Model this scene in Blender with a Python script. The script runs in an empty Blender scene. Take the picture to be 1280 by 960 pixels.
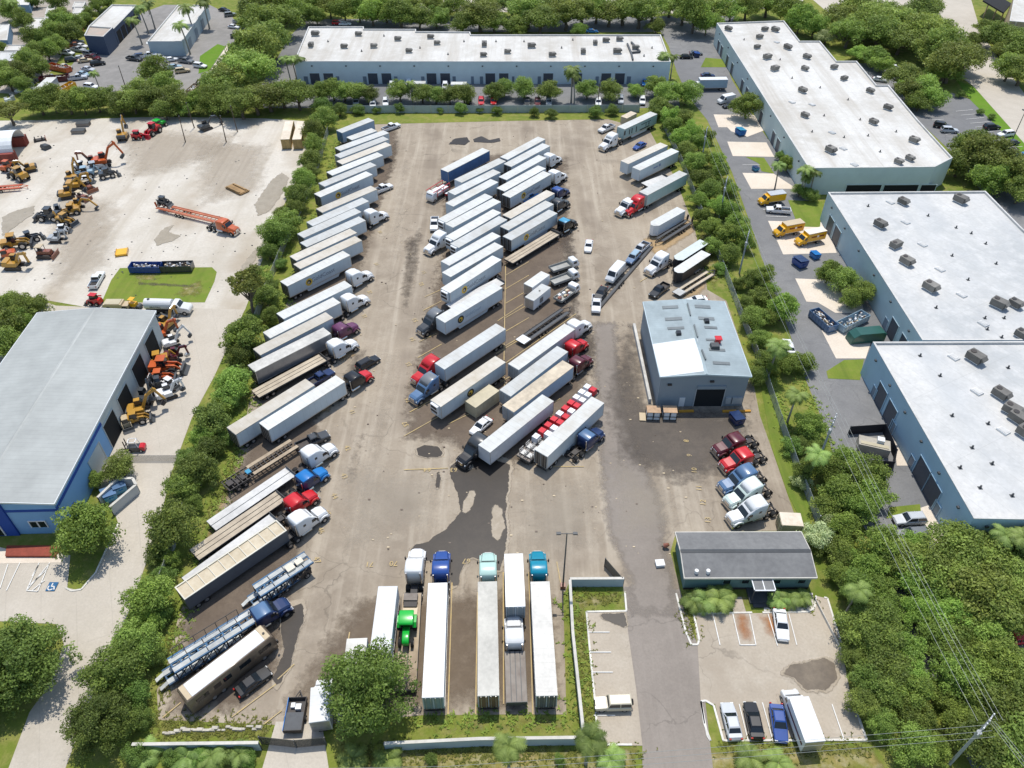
import bpy, math, random
from mathutils import Vector, Matrix, noise
R = math.radians
random.seed(7)
SC = bpy.context.scene
COL = SC.collection
CAM_H, PITCH, FPX = 94.5, R(41.9), 960.0      # eye height, downward tilt, focal length in 1280-wide pixels
CT, ST = math.cos(PITCH), math.sin(PITCH)

def G(px, py, z=0.0):
    """Where the sight line through photo pixel (px, py) meets the level z."""
    x = (px - 640) / FPX; y = (py - 480) / FPX
    t = (z - CAM_H) / (-ST - y * CT)
    return Vector((x * t, (CT - y * ST) * t, z))

def mpp(p):
    """Metres per photo pixel at a point."""
    return (p.y * CT + (CAM_H - p.z) * ST) / FPX

# ------------------------------------------------------------------ materials
MATS = {}
def lk(nt, a, b): nt.links.new(a, b)

def mat(name, col, rough=.6, metal=0., var=.08, ns=1.5, amt=.18, dark=None, spec=.4, obj=True, rib=None, coat=0., trans=0., wet=None):
    """Principled surface: base colour broken up by two noises, a little different on each object."""
    if name in MATS: return MATS[name]
    m = bpy.data.materials.new(name); m.use_nodes = True
    nt = m.node_tree; N = nt.nodes; b = N['Principled BSDF']
    b.inputs['Roughness'].default_value = rough; b.inputs['Metallic'].default_value = metal
    b.inputs['Specular IOR Level'].default_value = spec
    if coat: b.inputs['Coat Weight'].default_value = coat; b.inputs['Coat Roughness'].default_value = .15
    if dark is None: dark = tuple(c * .55 for c in col)
    tc = N.new('ShaderNodeTexCoord'); geo = N.new('ShaderNodeNewGeometry')
    src = tc.outputs['Object'] if obj else geo.outputs['Position']
    n1 = N.new('ShaderNodeTexNoise'); n1.inputs['Scale'].default_value = ns; n1.inputs['Detail'].default_value = 5; n1.inputs['Roughness'].default_value = .65
    n2 = N.new('ShaderNodeTexNoise'); n2.inputs['Scale'].default_value = ns * .17; n2.inputs['Detail'].default_value = 3
    oi = N.new('ShaderNodeObjectInfo')
    add = N.new('ShaderNodeVectorMath'); add.operation = 'ADD'; lk(nt, src, add.inputs[0])
    if obj:
        mul = N.new('ShaderNodeMath'); mul.operation = 'MULTIPLY'; mul.inputs[1].default_value = 57.; lk(nt, oi.outputs['Random'], mul.inputs[0]); lk(nt, mul.outputs[0], add.inputs[1])
    lk(nt, add.outputs[0], n1.inputs['Vector']); lk(nt, add.outputs[0], n2.inputs['Vector'])
    sm = N.new('ShaderNodeMath'); sm.operation = 'ADD'; lk(nt, n1.outputs['Fac'], sm.inputs[0]); lk(nt, n2.outputs['Fac'], sm.inputs[1])
    mr = N.new('ShaderNodeMapRange'); mr.inputs[1].default_value = .72; mr.inputs[2].default_value = 1.32; mr.inputs[3].default_value = 0; mr.inputs[4].default_value = min(1., amt * 2.2); lk(nt, sm.outputs[0], mr.inputs[0])
    mx = N.new('ShaderNodeMix'); mx.data_type = 'RGBA'; mx.inputs[6].default_value = (*col, 1); mx.inputs[7].default_value = (*dark, 1); lk(nt, mr.outputs[0], mx.inputs[0])
    out = mx.outputs[2]
    if rib:
        ax, step, w, k = rib                     # raised seams or joints every «step» metres
        sx = N.new('ShaderNodeSeparateXYZ'); lk(nt, src, sx.inputs[0])
        d = N.new('ShaderNodeMath'); d.operation = 'DIVIDE'; d.inputs[1].default_value = step; lk(nt, sx.outputs[ax], d.inputs[0])
        fr = N.new('ShaderNodeMath'); fr.operation = 'FRACT'; lk(nt, d.outputs[0], fr.inputs[0])
        lt = N.new('ShaderNodeMath'); lt.operation = 'LESS_THAN'; lt.inputs[1].default_value = w; lk(nt, fr.outputs[0], lt.inputs[0])
        kk = N.new('ShaderNodeMath'); kk.operation = 'MULTIPLY'; kk.inputs[1].default_value = k; lk(nt, lt.outputs[0], kk.inputs[0])
        m2 = N.new('ShaderNodeMix'); m2.data_type = 'RGBA'; m2.inputs[7].default_value = (*[c * .5 for c in col], 1); lk(nt, kk.outputs[0], m2.inputs[0]); lk(nt, out, m2.inputs[6]); out = m2.outputs[2]
    if obj and var:
        mv = N.new('ShaderNodeMapRange'); mv.inputs[3].default_value = 1 - var; mv.inputs[4].default_value = 1 + var; lk(nt, oi.outputs['Random'], mv.inputs[0])
        hs = N.new('ShaderNodeHueSaturation'); lk(nt, mv.outputs[0], hs.inputs['Value']); lk(nt, out, hs.inputs['Color']); out = hs.outputs['Color']
    lk(nt, out, b.inputs['Base Color'])
    MATS[name] = m
    return m

def ground_mat(name, cols, scales=(.03, .35, 3.), rough=.9, alpha=False, streak=None, spec=.25, thr=.5, edge=.22, bump=0., crack=None, wave=None, seam=None):
    """A surface of the ground: three colours mixed by noises of three sizes in world space; alpha: its outline is broken by noise (attribute 'in': 0 at the rim)."""
    if name in MATS: return MATS[name]
    m = bpy.data.materials.new(name); m.use_nodes = True
    nt = m.node_tree; N = nt.nodes; b = N['Principled BSDF']
    b.inputs['Roughness'].default_value = rough; b.inputs['Specular IOR Level'].default_value = spec
    geo = N.new('ShaderNodeNewGeometry')
    def nz(sc, det=6, rg=.62, vec=None):
        n = N.new('ShaderNodeTexNoise'); n.inputs['Scale'].default_value = sc; n.inputs['Detail'].default_value = det; n.inputs['Roughness'].default_value = rg
        lk(nt, vec if vec else geo.outputs['Position'], n.inputs['Vector']); return n.outputs['Fac']
    def rng(x, a, c, o0=0., o1=1.):
        r = N.new('ShaderNodeMapRange'); r.inputs[1].default_value = a; r.inputs[2].default_value = c; r.inputs[3].default_value = o0; r.inputs[4].default_value = o1; lk(nt, x, r.inputs[0]); return r.outputs[0]
    def mix(f, a, c):
        x = N.new('ShaderNodeMix'); x.data_type = 'RGBA'; lk(nt, f, x.inputs[0])
        for i, q in ((6, a), (7, c)):
            if isinstance(q, tuple): x.inputs[i].default_value = (*q, 1)
            else: lk(nt, q, x.inputs[i])
        return x.outputs[2]
    c = mix(rng(nz(scales[0]), .4, .62), cols[0], cols[1])
    c = mix(rng(nz(scales[1]), .45, .75, 0, .75), c, cols[2])
    c = mix(rng(nz(scales[2], 4, .75), .38, .68, 0, .35), c, tuple(x * .6 for x in cols[0]))
    if streak:
        ang, sc, col, k = streak
        mp = N.new('ShaderNodeMapping'); mp.inputs['Rotation'].default_value = (0, 0, ang); mp.inputs['Scale'].default_value = (sc, sc * .045, 1); lk(nt, geo.outputs['Position'], mp.inputs['Vector'])
        c = mix(rng(nz(1., 5, .6, mp.outputs[0]), .48, .72, 0, k), c, col)
    if wave:                                     # curved wheel tracks
        sc, col, k = wave
        wv = N.new('ShaderNodeTexWave'); wv.inputs['Scale'].default_value = sc; wv.inputs['Distortion'].default_value = 9.; wv.inputs['Detail'].default_value = 4.; wv.inputs['Detail Scale'].default_value = .35; lk(nt, geo.outputs['Position'], wv.inputs['Vector'])
        g = N.new('ShaderNodeMath'); g.operation = 'MULTIPLY'; lk(nt, rng(wv.outputs['Fac'], .62, .95, 0, k), g.inputs[0]); lk(nt, rng(nz(.05, 3), .42, .6), g.inputs[1]); c = mix(g.outputs[0], c, col)
    if crack:
        sc, k = crack
        nw = N.new('ShaderNodeTexNoise'); nw.inputs['Scale'].default_value = sc * 3; nw.inputs['Detail'].default_value = 4; lk(nt, geo.outputs['Position'], nw.inputs['Vector'])
        va = N.new('ShaderNodeVectorMath'); va.operation = 'MULTIPLY_ADD'; va.inputs[1].default_value = (4, 4, 0); lk(nt, nw.outputs['Color'], va.inputs[0]); lk(nt, geo.outputs['Position'], va.inputs[2])
        vo = N.new('ShaderNodeTexVoronoi'); vo.feature = 'DISTANCE_TO_EDGE'; vo.inputs['Scale'].default_value = sc; lk(nt, va.outputs[0], vo.inputs['Vector'])
        g = N.new('ShaderNodeMath'); g.operation = 'MULTIPLY'; lk(nt, rng(vo.outputs['Distance'], .0, .012, k, 0.), g.inputs[0]); lk(nt, rng(nz(.06, 3), .42, .6), g.inputs[1]); c = mix(g.outputs[0], c, tuple(x * .35 for x in cols[0]))
    if seam:
        ang, step, k = seam
        mp = N.new('ShaderNodeMapping'); mp.inputs['Rotation'].default_value = (0, 0, ang); lk(nt, geo.outputs['Position'], mp.inputs['Vector']); sx = N.new('ShaderNodeSeparateXYZ'); lk(nt, mp.outputs[0], sx.inputs[0])
        for ax, st in (('X', step), ('Y', step * 4)):
            d = N.new('ShaderNodeMath'); d.operation = 'DIVIDE'; d.inputs[1].default_value = st; lk(nt, sx.outputs[ax], d.inputs[0]); fr = N.new('ShaderNodeMath'); fr.operation = 'FRACT'; lk(nt, d.outputs[0], fr.inputs[0])
            c = mix(rng(fr.outputs[0], 0., .14 / st, k, 0.), c, tuple(x * .55 for x in cols[0]))
    lk(nt, c, b.inputs['Base Color'])
    if bump:
        bp = N.new('ShaderNodeBump'); bp.inputs['Strength'].default_value = bump; bp.inputs['Distance'].default_value = .08; lk(nt, nz(5., 5, .7), bp.inputs['Height']); lk(nt, bp.outputs[0], b.inputs['Normal'])
    if alpha:
        at = N.new('ShaderNodeAttribute'); at.attribute_name = 'inside'
        a = N.new('ShaderNodeMath'); a.operation = 'MULTIPLY'; a.inputs[1].default_value = 1.; lk(nt, at.outputs['Fac'], a.inputs[0])
        n = nz(.55, 6, .65); s = N.new('ShaderNodeMath'); s.operation = 'ADD'; lk(nt, a.outputs[0], s.inputs[0]); lk(nt, rng(n, .3, .7, -.35, .35), s.inputs[1])
        lk(nt, rng(s.outputs[0], thr - edge, thr + edge, 0, alpha if isinstance(alpha, float) else 1.), b.inputs['Alpha'])
    MATS[name] = m
    return m

# ------------------------------------------------------------------ meshes
class B:
    """Collects shapes that become one mesh."""
    def __init__(s): s.v = []; s.f = []; s.mi = []; s.cur = 0
    def add(s, vs, fs):
        n = len(s.v); s.v += [tuple(v) for v in vs]; s.f += [tuple(n + i for i in f) for f in fs]; s.mi += [s.cur] * len(fs); return s
    def m(s, i): s.cur = i; return s
    def box(s, x0, x1, y0, y1, z0, z1, tx=0., ty=0.):
        a = [(x0, y0, z0), (x1, y0, z0), (x1, y1, z0), (x0, y1, z0), (x0 + tx, y0 + ty, z1), (x1 - tx, y0 + ty, z1), (x1 - tx, y1 - ty, z1), (x0 + tx, y1 - ty, z1)]
        return s.add(a, [(3, 2, 1, 0), (4, 5, 6, 7), (0, 1, 5, 4), (1, 2, 6, 5), (2, 3, 7, 6), (3, 0, 4, 7)])
    def rings(s, rs, cap=True):
        n = len(rs[0]); v = [p for r in rs for p in r]; f = []
        for i in range(len(rs) - 1):
            for j in range(n):
                k = (j + 1) % n; f.append((i * n + j, i * n + k, (i + 1) * n + k, (i + 1) * n + j))
        if cap: f += [tuple(reversed(range(n))), tuple((len(rs) - 1) * n + j for j in range(n))]
        return s.add(v, f)
    def prism(s, prof, y0, y1, dz=None):
        """Side outline (x, z) given width from y0 to y1."""
        return s.rings([[(x, y0, z) for x, z in prof], [(x, y1, z) for x, z in prof]])
    def cyl(s, p0, p1, r0, r1=None, n=8, cap=True):
        p0 = Vector(p0); p1 = Vector(p1); d = (p1 - p0).normalized(); r1 = r0 if r1 is None else r1
        u = d.orthogonal().normalized(); w = d.cross(u)
        mk = lambda p, r: [p + (u * math.cos(2 * math.pi * i / n) + w * math.sin(2 * math.pi * i / n)) * r for i in range(n)]
        return s.rings([mk(p0, r0), mk(p1, r1)], cap)
    def tube(s, pts, rad, n=6):
        for i in range(len(pts) - 1):
            a = rad[i] if isinstance(rad, (list, tuple)) else rad; b = rad[i + 1] if isinstance(rad, (list, tuple)) else rad
            s.cyl(pts[i], pts[i + 1], a, b, n)
        return s
    def beam(s, p0, p1, w, h=None):
        """A bar of square section from p0 to p1."""
        p0 = Vector(p0); p1 = Vector(p1); d = (p1 - p0).normalized(); h = h or w
        up = Vector((0, 0, 1)) if abs(d.z) < .95 else Vector((1, 0, 0))
        u = d.cross(up).normalized(); q = u.cross(d)
        mk = lambda p: [p + u * a * w / 2 + q * b * h / 2 for a, b in ((-1, -1), (1, -1), (1, 1), (-1, 1))]
        return s.rings([mk(p0), mk(p1)])
    def poly(s, pts): return s.add(pts, [tuple(range(len(pts)))])
    def extrude(s, pts, z0, z1):
        n = len(pts); a = [(p[0], p[1], z0) for p in pts] + [(p[0], p[1], z1) for p in pts]
        return s.add(a, [tuple(reversed(range(n))), tuple(range(n, 2 * n))] + [(i, (i + 1) % n, n + (i + 1) % n, n + i) for i in range(n)])
    def mesh(s, name, m, smooth=False, attr=None):
        me = bpy.data.meshes.new(name); me.from_pydata(s.v, [], s.f)
        for q in (m if isinstance(m, (list, tuple)) else [m]): me.materials.append(q)
        me.polygons.foreach_set('material_index', s.mi)
        if smooth: me.shade_smooth()
        import bmesh
        bm = bmesh.new(); bm.from_mesh(me); bmesh.ops.recalc_face_normals(bm, faces=bm.faces); bm.to_mesh(me); bm.free()
        if attr:
            for an, vals in attr.items():
                a = me.attributes.new(an, 'FLOAT', 'POINT'); a.data.foreach_set('value', vals)
        return me

PROTO = {}
USED = {}
def tagp(o, label=None, cat=None, group=None, kind=None):
    if label: o['label'] = label
    if cat: o['category'] = cat
    if group: o['group'] = group
    if kind: o['kind'] = kind
    return o

def place(name, key, build, loc, rz=0., label=None, cat=None, group=None, scale=1.):
    """Puts one thing: an Empty at its base and a child object per part; the parts' meshes are shared by all things with the same key.
    build() gives a list of (part name, mesh, None, or -1 when it belongs to the part before it)."""
    if key not in PROTO: PROTO[key] = build()
    if label in USED: raise ValueError('label used twice: ' + label)
    if label: USED[label] = 1
    r = bpy.data.objects.new(name, None); COL.objects.link(r)
    r.empty_display_size = .3
    r.location = loc; r.rotation_euler = (0, 0, rz); r.scale = (scale,) * 3 if not isinstance(scale, tuple) else scale
    tagp(r, label, cat, group)
    done = []
    for pn, me, par in PROTO[key]:
        o = bpy.data.objects.new(pn, me); COL.objects.link(o)
        o.parent = r if par is None else done[par] if par >= 0 else main
        done.append(o)
        if par is None: main = o
    return r

def solo(name, me, label=None, cat=None, group=None, kind=None, parent=None, loc=None):
    o = bpy.data.objects.new(name, me); COL.objects.link(o)
    if loc is not None: o.location = loc
    if parent is not None: o.parent = parent
    if label:
        if label in USED: raise ValueError('label used twice: ' + label)
        USED[label] = 1
    return tagp(o, label, cat, group, kind)

def head(a, b):
    """Bearing of the line from pixel-ground point b to a."""
    d = a - b; return math.atan2(d.y, d.x)

ORD = 'first second third fourth fifth sixth seventh eighth ninth tenth eleventh twelfth thirteenth fourteenth fifteenth sixteenth seventeenth eighteenth nineteenth twentieth'.split()
def nth(i):
    """0 -> first, 1 -> second, ... in words."""
    i += 1
    if i <= 20: return ORD[i - 1]
    t, u = divmod(i, 10)
    if u == 0: return ['twentieth', 'thirtieth', 'fortieth', 'fiftieth', 'sixtieth'][t - 2]
    return ['twenty', 'thirty', 'forty', 'fifty', 'sixty'][t - 2] + '-' + ORD[u - 1]

GLYPH = {}
def text_mesh(s, size, m, depth=.01):
    k = (s, size, m.name)
    if k not in GLYPH:
        cu = bpy.data.curves.new('lettering', 'FONT'); cu.body = s; cu.size = size; cu.align_x = 'CENTER'; cu.align_y = 'CENTER'; cu.resolution_u = 2
        o = bpy.data.objects.new('lettering', cu)
        me = bpy.data.meshes.new_from_object(o); bpy.data.objects.remove(o); me.materials.clear(); me.materials.append(m)
        GLYPH[k] = me
    return GLYPH[k]
def turned(me, mx):
    m2 = me.copy(); m2.transform(mx); return m2
# ------------------------------------------------------------------ materials of made things
TYRE = mat('tyre rubber', (.018, .018, .018), .85, amt=.3)
RIM = mat('wheel rim metal', (.5, .5, .5), .35, .7)
CHROME = mat('bright metal', (.6, .6, .6), .2, 1.)
GLASS = mat('dark window glass', (.015, .02, .025), .06, spec=.6, amt=0, var=0)
FRAME = mat('black steel', (.03, .03, .032), .6, amt=.4, dark=(.07, .055, .045))
DGREY = mat('dark grey metal', (.07, .075, .08), .5, amt=.3)
LAMP = mat('lamp lens', (.75, .75, .72), .15, amt=0)
REDL = mat('red lens', (.4, .02, .015), .2, amt=0)
WOOD = mat('weathered deck boards', (.46, .37, .26), .85, amt=.5, dark=(.25, .19, .13), ns=.9)
ALU = mat('bare aluminium', (.55, .55, .53), .32, .6, amt=.4)
WHITE = mat('white paint', (.72, .73, .73), .35, amt=.12, coat=.2, dark=(.6, .58, .54))
TRSIDE = mat('white trailer skin', (.53, .60, .64), .45, amt=.25, dark=(.38, .42, .43), rib=(0, 1.22, .035, .35), ns=.6)
TRROOF = mat('white trailer roof', (.57, .585, .57), .55, amt=.45, var=.16, dark=(.44, .425, .38), rib=(0, 1.22, .06, .4), ns=.7)
TRROOFD = mat('dirty translucent roof', (.55, .52, .46), .6, amt=.55, var=.1, dark=(.42, .37, .29), rib=(0, 1.22, .06, .3), ns=.7)
INK = mat('black lettering', (.03, .03, .035), .6, amt=0)
GREYINK = mat('grey lettering', (.14, .16, .20), .6, amt=0)
GOLD = mat('yellow emblem', (.70, .45, .05), .5, amt=0)
PAINTS = {}
def paint(n):
    c = {'white': (.74, .75, .75), 'silver': (.50, .52, .54), 'grey': (.17, .18, .19), 'black': (.012, .013, .015), 'blue': (.02, .07, .28), 'red': (.55, .015, .02), 'maroon': (.10, .012, .02),
         'navy': (.012, .03, .10), 'bright blue': (.01, .17, .48), 'teal': (.0, .22, .33), 'mint': (.42, .60, .54), 'pale mint': (.60, .70, .64), 'slate blue': (.09, .17, .30), 'dark grey': (.05, .055, .06), 'beige': (.55, .50, .38), 'yellow': (.80, .42, .01),
         'orange': (.52, .105, .025), 'machine yellow': (.46, .25, .04), 'green': (.01, .42, .04), 'purple': (.13, .035, .09), 'light grey': (.38, .40, .41), 'brown': (.11, .075, .05), 'pale blue': (.30, .42, .50), 'dark green': (.02, .09, .07), 'tan': (.55, .44, .28), 'rust': (.25, .09, .05), 'sky blue': (.05, .28, .45)}[n]
    return mat(n + ' paint', c, .32, amt=.14, coat=.35, var=.05)

def wheel(x, y, r=.52, w=.3, z=None):
    """A tyre and its rim, axis across; y is the outer face."""
    z = r if z is None else z; s = 1 if y > 0 else -1
    return [('wheel', B().cyl((x, y - s * w, z), (x, y, z), r, n=14).mesh('wheel', TYRE), None), ('rim', B().cyl((x, y - s * .02, z), (x, y + s * .012, z), r * .55, n=10).mesh('rim', RIM), -1)]

def shell(prof, w, ins=.12, b=None):
    """A side outline (x, z) given width 2w with its edges rounded off."""
    b = b or B(); cx = sum(p[0] for p in prof) / len(prof); cz = sum(p[1] for p in prof) / len(prof)
    def sh(p, k):
        dx, dz = cx - p[0], cz - p[1]; d = math.hypot(dx, dz) or 1
        return (p[0] + dx / d * k, p[1] + dz / d * k)
    q = [sh(p, ins) for p in prof]; q2 = [sh(p, ins * .3) for p in prof]
    return b.rings([[(x, y, z) for x, z in pr] for y, pr in ((-w, q), (-w + ins * .3, q2), (-w + ins, prof), (w - ins, prof), (w - ins * .3, q2), (w, q))])

def lettering(txt, emblem, L, z, size, ink, half=1.31, off=0.):
    parts = []
    for s in (-1, 1):
        if txt:
            mx = Matrix.Translation((off + s * -0.0, s * (half + .012), z)) @ Matrix.Rotation(math.pi if s > 0 else 0, 4, 'Z') @ Matrix.Rotation(math.pi / 2, 4, 'X')
            parts.append(('lettering', turned(text_mesh(txt, size, ink), mx), None))
        if emblem:
            b = B(); x = off - s * -emblem[0]
            y = s * half
            b.cyl((x, y, z), (x, y + s * .014, z), .85, n=20)
            b.m(1).cyl((x, y, z), (x, y + s * .02, z), .55, n=6)
            b.m(2).cyl((x + s * .12, y, z - .1), (x + s * .12, y + s * .026, z - .1), .28, n=8)
            parts.append(('emblem', b.mesh('emblem', emblem[1]), None))
    return parts

def rear_gear(L, parts, z0=1.15, x0=1.3):
    b = B()
    b.box(-L / 2 + .1, L / 2 - .2, -.55, -.4, z0 - .3, z0); b.box(-L / 2 + .1, L / 2 - .2, .4, .55, z0 - .3, z0)
    b.box(-L / 2 + .5, -L / 2 + 3.4, -.6, .6, .5, z0 - .1)
    b.box(-L / 2 + .02, -L / 2 + .12, -1.15, 1.15, .5, .62); b.box(-L / 2 + .04, -L / 2 + .1, -.7, -.6, .5, z0); b.box(-L / 2 + .04, -L / 2 + .1, .6, .7, .5, z0)
    parts.append(('chassis', b.mesh('chassis', FRAME), None))
    g = B()
    for s in (-1, 1): g.box(L / 2 - 3.1, L / 2 - 2.95, s * .75 - .06, s * .75 + .06, .15, z0); g.box(L / 2 - 3.2, L / 2 - 2.85, s * .75 - .15, s * .75 + .15, 0, .15)
    g.box(L / 2 - 3.07, L / 2 - 2.98, -.75, .75, .7, .78)
    parts.append(('landing_gear', g.mesh('landing_gear', DGREY), None))
    for s in (-1, 1):
        for k in (0, 1.28): parts.extend(wheel(-L / 2 + x0 + k, s * 1.25, .5, .55))

def box_trailer(L=16.15, side=None, roof=None, reefer=False, skirt=False, txt=None, emblem=None, h=4.1, ink=None, door=None, gear=True, z0=1.15, size=1.1, off=0, W=1.3, z_txt=None):
    side = side or TRSIDE; roof = roof or TRROOF
    P = []
    b = B().box(-L / 2, L / 2, -W, W, z0, h - .03)
    b.m(1)
    for s in (-1, 1):
        b.box(-L / 2, L / 2, s * W - (.0 if s < 0 else -.0) - .012, s * W + .012, z0 - .02, z0 + .16); b.box(-L / 2, L / 2, s * W - .012, s * W + .012, h - .14, h - .02)
        for x in (-L / 2, L / 2 - .1): b.box(x - .008, x + .108, s * W - .014, s * W + .014, z0, h - .05)
    P.append(('body', b.mesh('body', [side, ALU]), None))
    P.append(('roof', B().box(-L / 2 - .01, L / 2 + .01, -W - .02, W + .02, h - .03, h, .03, .03).mesh('roof', roof), None))
    dm = door or mat('grey door skin', (.42, .43, .43), .5, amt=.4)
    for s in (-1, 1):
        d = B().box(-L / 2 - .05, -L / 2 + .0, s * .62 - .56, s * .62 + .56, z0 + .1, h - .16)
        P.append(('door', d.mesh('door', dm), None)); d = B()
        for k in (.25, .75): d.cyl((-L / 2 - .08, s * k * 1.2, z0 + .05), (-L / 2 - .08, s * k * 1.2, h - .1), .03, n=5)
        P.append(('lock_rod', d.mesh('lock_rod', ALU), -1))
    if gear: rear_gear(L, P, z0)
    if reefer:
        u = B().box(L / 2, L / 2 + .5, -.95, .95, 2.2, h - .15, 0, .08); u.m(1).box(L / 2 + .48, L / 2 + .54, -.7, .7, 3.2, h - .35); u.box(L / 2 + .48, L / 2 + .54, -.8, .8, 2.4, 2.9)
        P.append(('cooling_unit', u.mesh('cooling_unit', [WHITE, FRAME]), None))
    if skirt:
        for s in (-1, 1):
            k = B().rings([[(-L / 2 + 4.6, s * 1.26, .5), (-L / 2 + 4.6, s * 1.28, .5), (L / 2 - 3.8, s * 1.28, .45), (L / 2 - 3.8, s * 1.26, .45)], [(-L / 2 + 4.2, s * 1.26, z0), (-L / 2 + 4.2, s * 1.28, z0), (L / 2 - 3.3, s * 1.28, z0), (L / 2 - 3.3, s * 1.26, z0)]])
            P.append(('side_skirt', k.mesh('side_skirt', TRSIDE), None))
    if txt or emblem: P += lettering(txt, emblem, L, z_txt or (z0 + h) / 2, size, ink or GREYINK, off=off)
    return P

def flatbed(L=14.6, deck=None, z=1.5, groove=2, W=1.3, rail=None, head_board=True):
    deck = deck or WOOD; P = []
    b = B(); n = groove + 1; w = 2 * W / n
    for i in range(n): b.box(-L / 2, L / 2, -W + i * w + (.06 if i else 0), -W + (i + 1) * w - (.06 if i < groove else 0), z - .08, z)
    P.append(('deck', b.mesh('deck', deck), None))
    r = B()
    r.box(-L / 2, L / 2, -W - .04, -W, z - .28, z - .02).box(-L / 2, L / 2, W, W + .04, z - .28, z - .02).box(-L / 2 - .04, -L / 2, -W, W, z - .35, z - .02).box(L / 2, L / 2 + .04, -W, W, z - .35, z - .02)
    r.box(-L / 2, L / 2, -W + .02, W - .02, z - .2, z - .12)
    P.append(('side_rail', r.mesh('side_rail', rail or DGREY), None))
    if head_board: P.append(('headboard', B().box(L / 2 - .02, L / 2 + .06, -W, W, z, z + .5).mesh('headboard', rail or DGREY), None))
    rear_gear(L, P, z - .3, 1.5)
    return P

def tractor(col, roofcol=None, high=True, fifth=True, stretch=0., hoodcol=None):
    """Road tractor, nose towards +x, frame behind."""
    pm = paint(col); rm = paint(roofcol) if roofcol else pm; hm = paint(hoodcol) if hoodcol else pm
    top = 3.9 if high else 3.15; xb = -1.75 if high else -1.1
    P = []
    if high: prof = [(xb, .95), (xb, top - .1), (xb + .25, top), (-.25, top), (.55, top - .3), (1.2, 2.95), (1.42, 2.8), (1.95, 2.02), (1.95, .95)]
    else: prof = [(xb, .95), (xb, top - .1), (xb + .2, top), (.9, top - .02), (1.35, top - .3), (1.95, 2.05), (1.95, .95)]
    P.append(('cab', shell(prof, 1.22, .2).mesh('cab', pm, True), None))
    # roof fairing over the cab, proud of it
    if high: P.append(('roof_fairing', shell([(xb + .1, top - .12), (xb + .3, top + .03), (-.25, top + .03), (.57, top - .26), (1.15, 3.0), (.9, 2.95), (-.4, top - .3)], 1.08, .15).mesh('roof_fairing', rm, True), None))
    else: P.append(('roof_cap', shell([(xb + .08, top - .12), (xb + .2, top + .03), (.9, top + .015), (1.3, top - .25), (.8, top - .2)], 1.08, .12).mesh('roof_cap', rm, True), None))
    hood = B()
    st = [(1.9, 1.08, 2.08), (2.5, 1.04, 2.0), (3.3, .95, 1.82), (3.72, .88, 1.6), (3.86, .80, 1.3)]
    hood.rings([[(x, -w, .85), (x, w, .85), (x, w, z - .25), (x, w * .8, z), (x, -w * .8, z), (x, -w, z - .25)] for x, w, z in st])
    for s in (-1, 1):
        hood.rings([[(2.0, y, .85), (2.05, y, 1.25), (2.5, y, 1.5), (3.1, y, 1.48), (3.6, y, 1.2), (3.75, y, .8), (3.45, y, .85), (3.15, y, 1.15), (2.75, y, 1.2), (2.3, y, 1.0)] for y in (s * .85, s * 1.24)])
    P.append(('hood', hood.mesh('hood', hm), None))
    zt = 2.78 if high else top - .32
    w = B().rings([[(1.99, -1.02, 2.06), (1.99, 1.02, 2.06), (2.03, 1.02, 2.08), (2.03, -1.02, 2.08)], [(1.43, -.92, zt), (1.43, .92, zt), (1.47, .92, zt + .02), (1.47, -.92, zt + .02)]])
    P.append(('windshield', w.mesh('windshield', GLASS), None))
    for s in (-1, 1):
        y = s * 1.225
        P.append(('side_window', B().rings([[(.75, y - .015, 2.0), (1.8, y - .015, 2.0), (1.45, y - .015, 2.62), (.8, y - .015, 2.62)], [(.75, y + .015, 2.0), (1.8, y + .015, 2.0), (1.45, y + .015, 2.62), (.8, y + .015, 2.62)]]).mesh('side_window', GLASS), None))
        if high: P.append(('sleeper_window', B().box(-.75, -.3, y - .015, y + .015, 2.35, 2.8).mesh('sleeper_window', GLASS), None))
        P.append(('headlight', B().box(3.62, 3.84, s * .86 - .16, s * .86 + .16, 1.0, 1.25, .05, .03).mesh('headlight', LAMP), None))
        P.append(('fuel_tank', B().cyl((-1.3, s * .95, .78), (.5, s * .95, .78), .33, n=12).mesh('fuel_tank', CHROME, False), None))
        P.append(('mirror', B().box(1.55, 1.72, s * 1.5 - .09, s * 1.5 + .09, 1.95, 2.6).box(1.6, 1.66, s * 1.35 - .18, s * 1.35 + .18, 2.2, 2.26).mesh('mirror', FRAME), None))
        P.append(('exhaust_stack', B().cyl((xb - .18, s * .98, 1.0), (xb - .18, s * .98, top - .1), .09, n=8).mesh('exhaust_stack', CHROME), None))
        P.extend(wheel(2.85, s * 1.2, .52, .32))
        for k in (0, 1.32): P.extend(wheel(-2.15 - k - stretch, s * 1.22, .52, .6))
    P.append(('grille', B().box(3.84, 3.9, -.5, .5, .82, 1.5).mesh('grille', CHROME), None))
    P.append(('bumper', B().box(3.72, 3.98, -1.2, 1.2, .38, .78, .04, .1).mesh('bumper', CHROME if col not in ('black',) else FRAME), None))
    f = B().box(-4.2 - stretch, 3.6, -.48, -.36, .72, 1.0).box(-4.2 - stretch, 3.6, .36, .48, .72, 1.0)
    for x in (-4.1, -3.2, -2.1, -1.5): f.box(x - stretch * (x < -2), x + .15 - stretch * (x < -2), -.48, .48, .7, .95)
    f.box(-1.5, 1.6, -.6, .6, .5, .95)
    if fifth: f.rings([[(-3.4 - stretch, -.45, 1.02), (-2.3 - stretch, -.5, 1.02), (-2.3 - stretch, .5, 1.02), (-3.4 - stretch, .45, 1.02)], [(-3.4 - stretch, -.45, 1.1), (-2.3 - stretch, -.5, 1.14), (-2.3 - stretch, .5, 1.14), (-3.4 - stretch, .45, 1.1)]])
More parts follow.
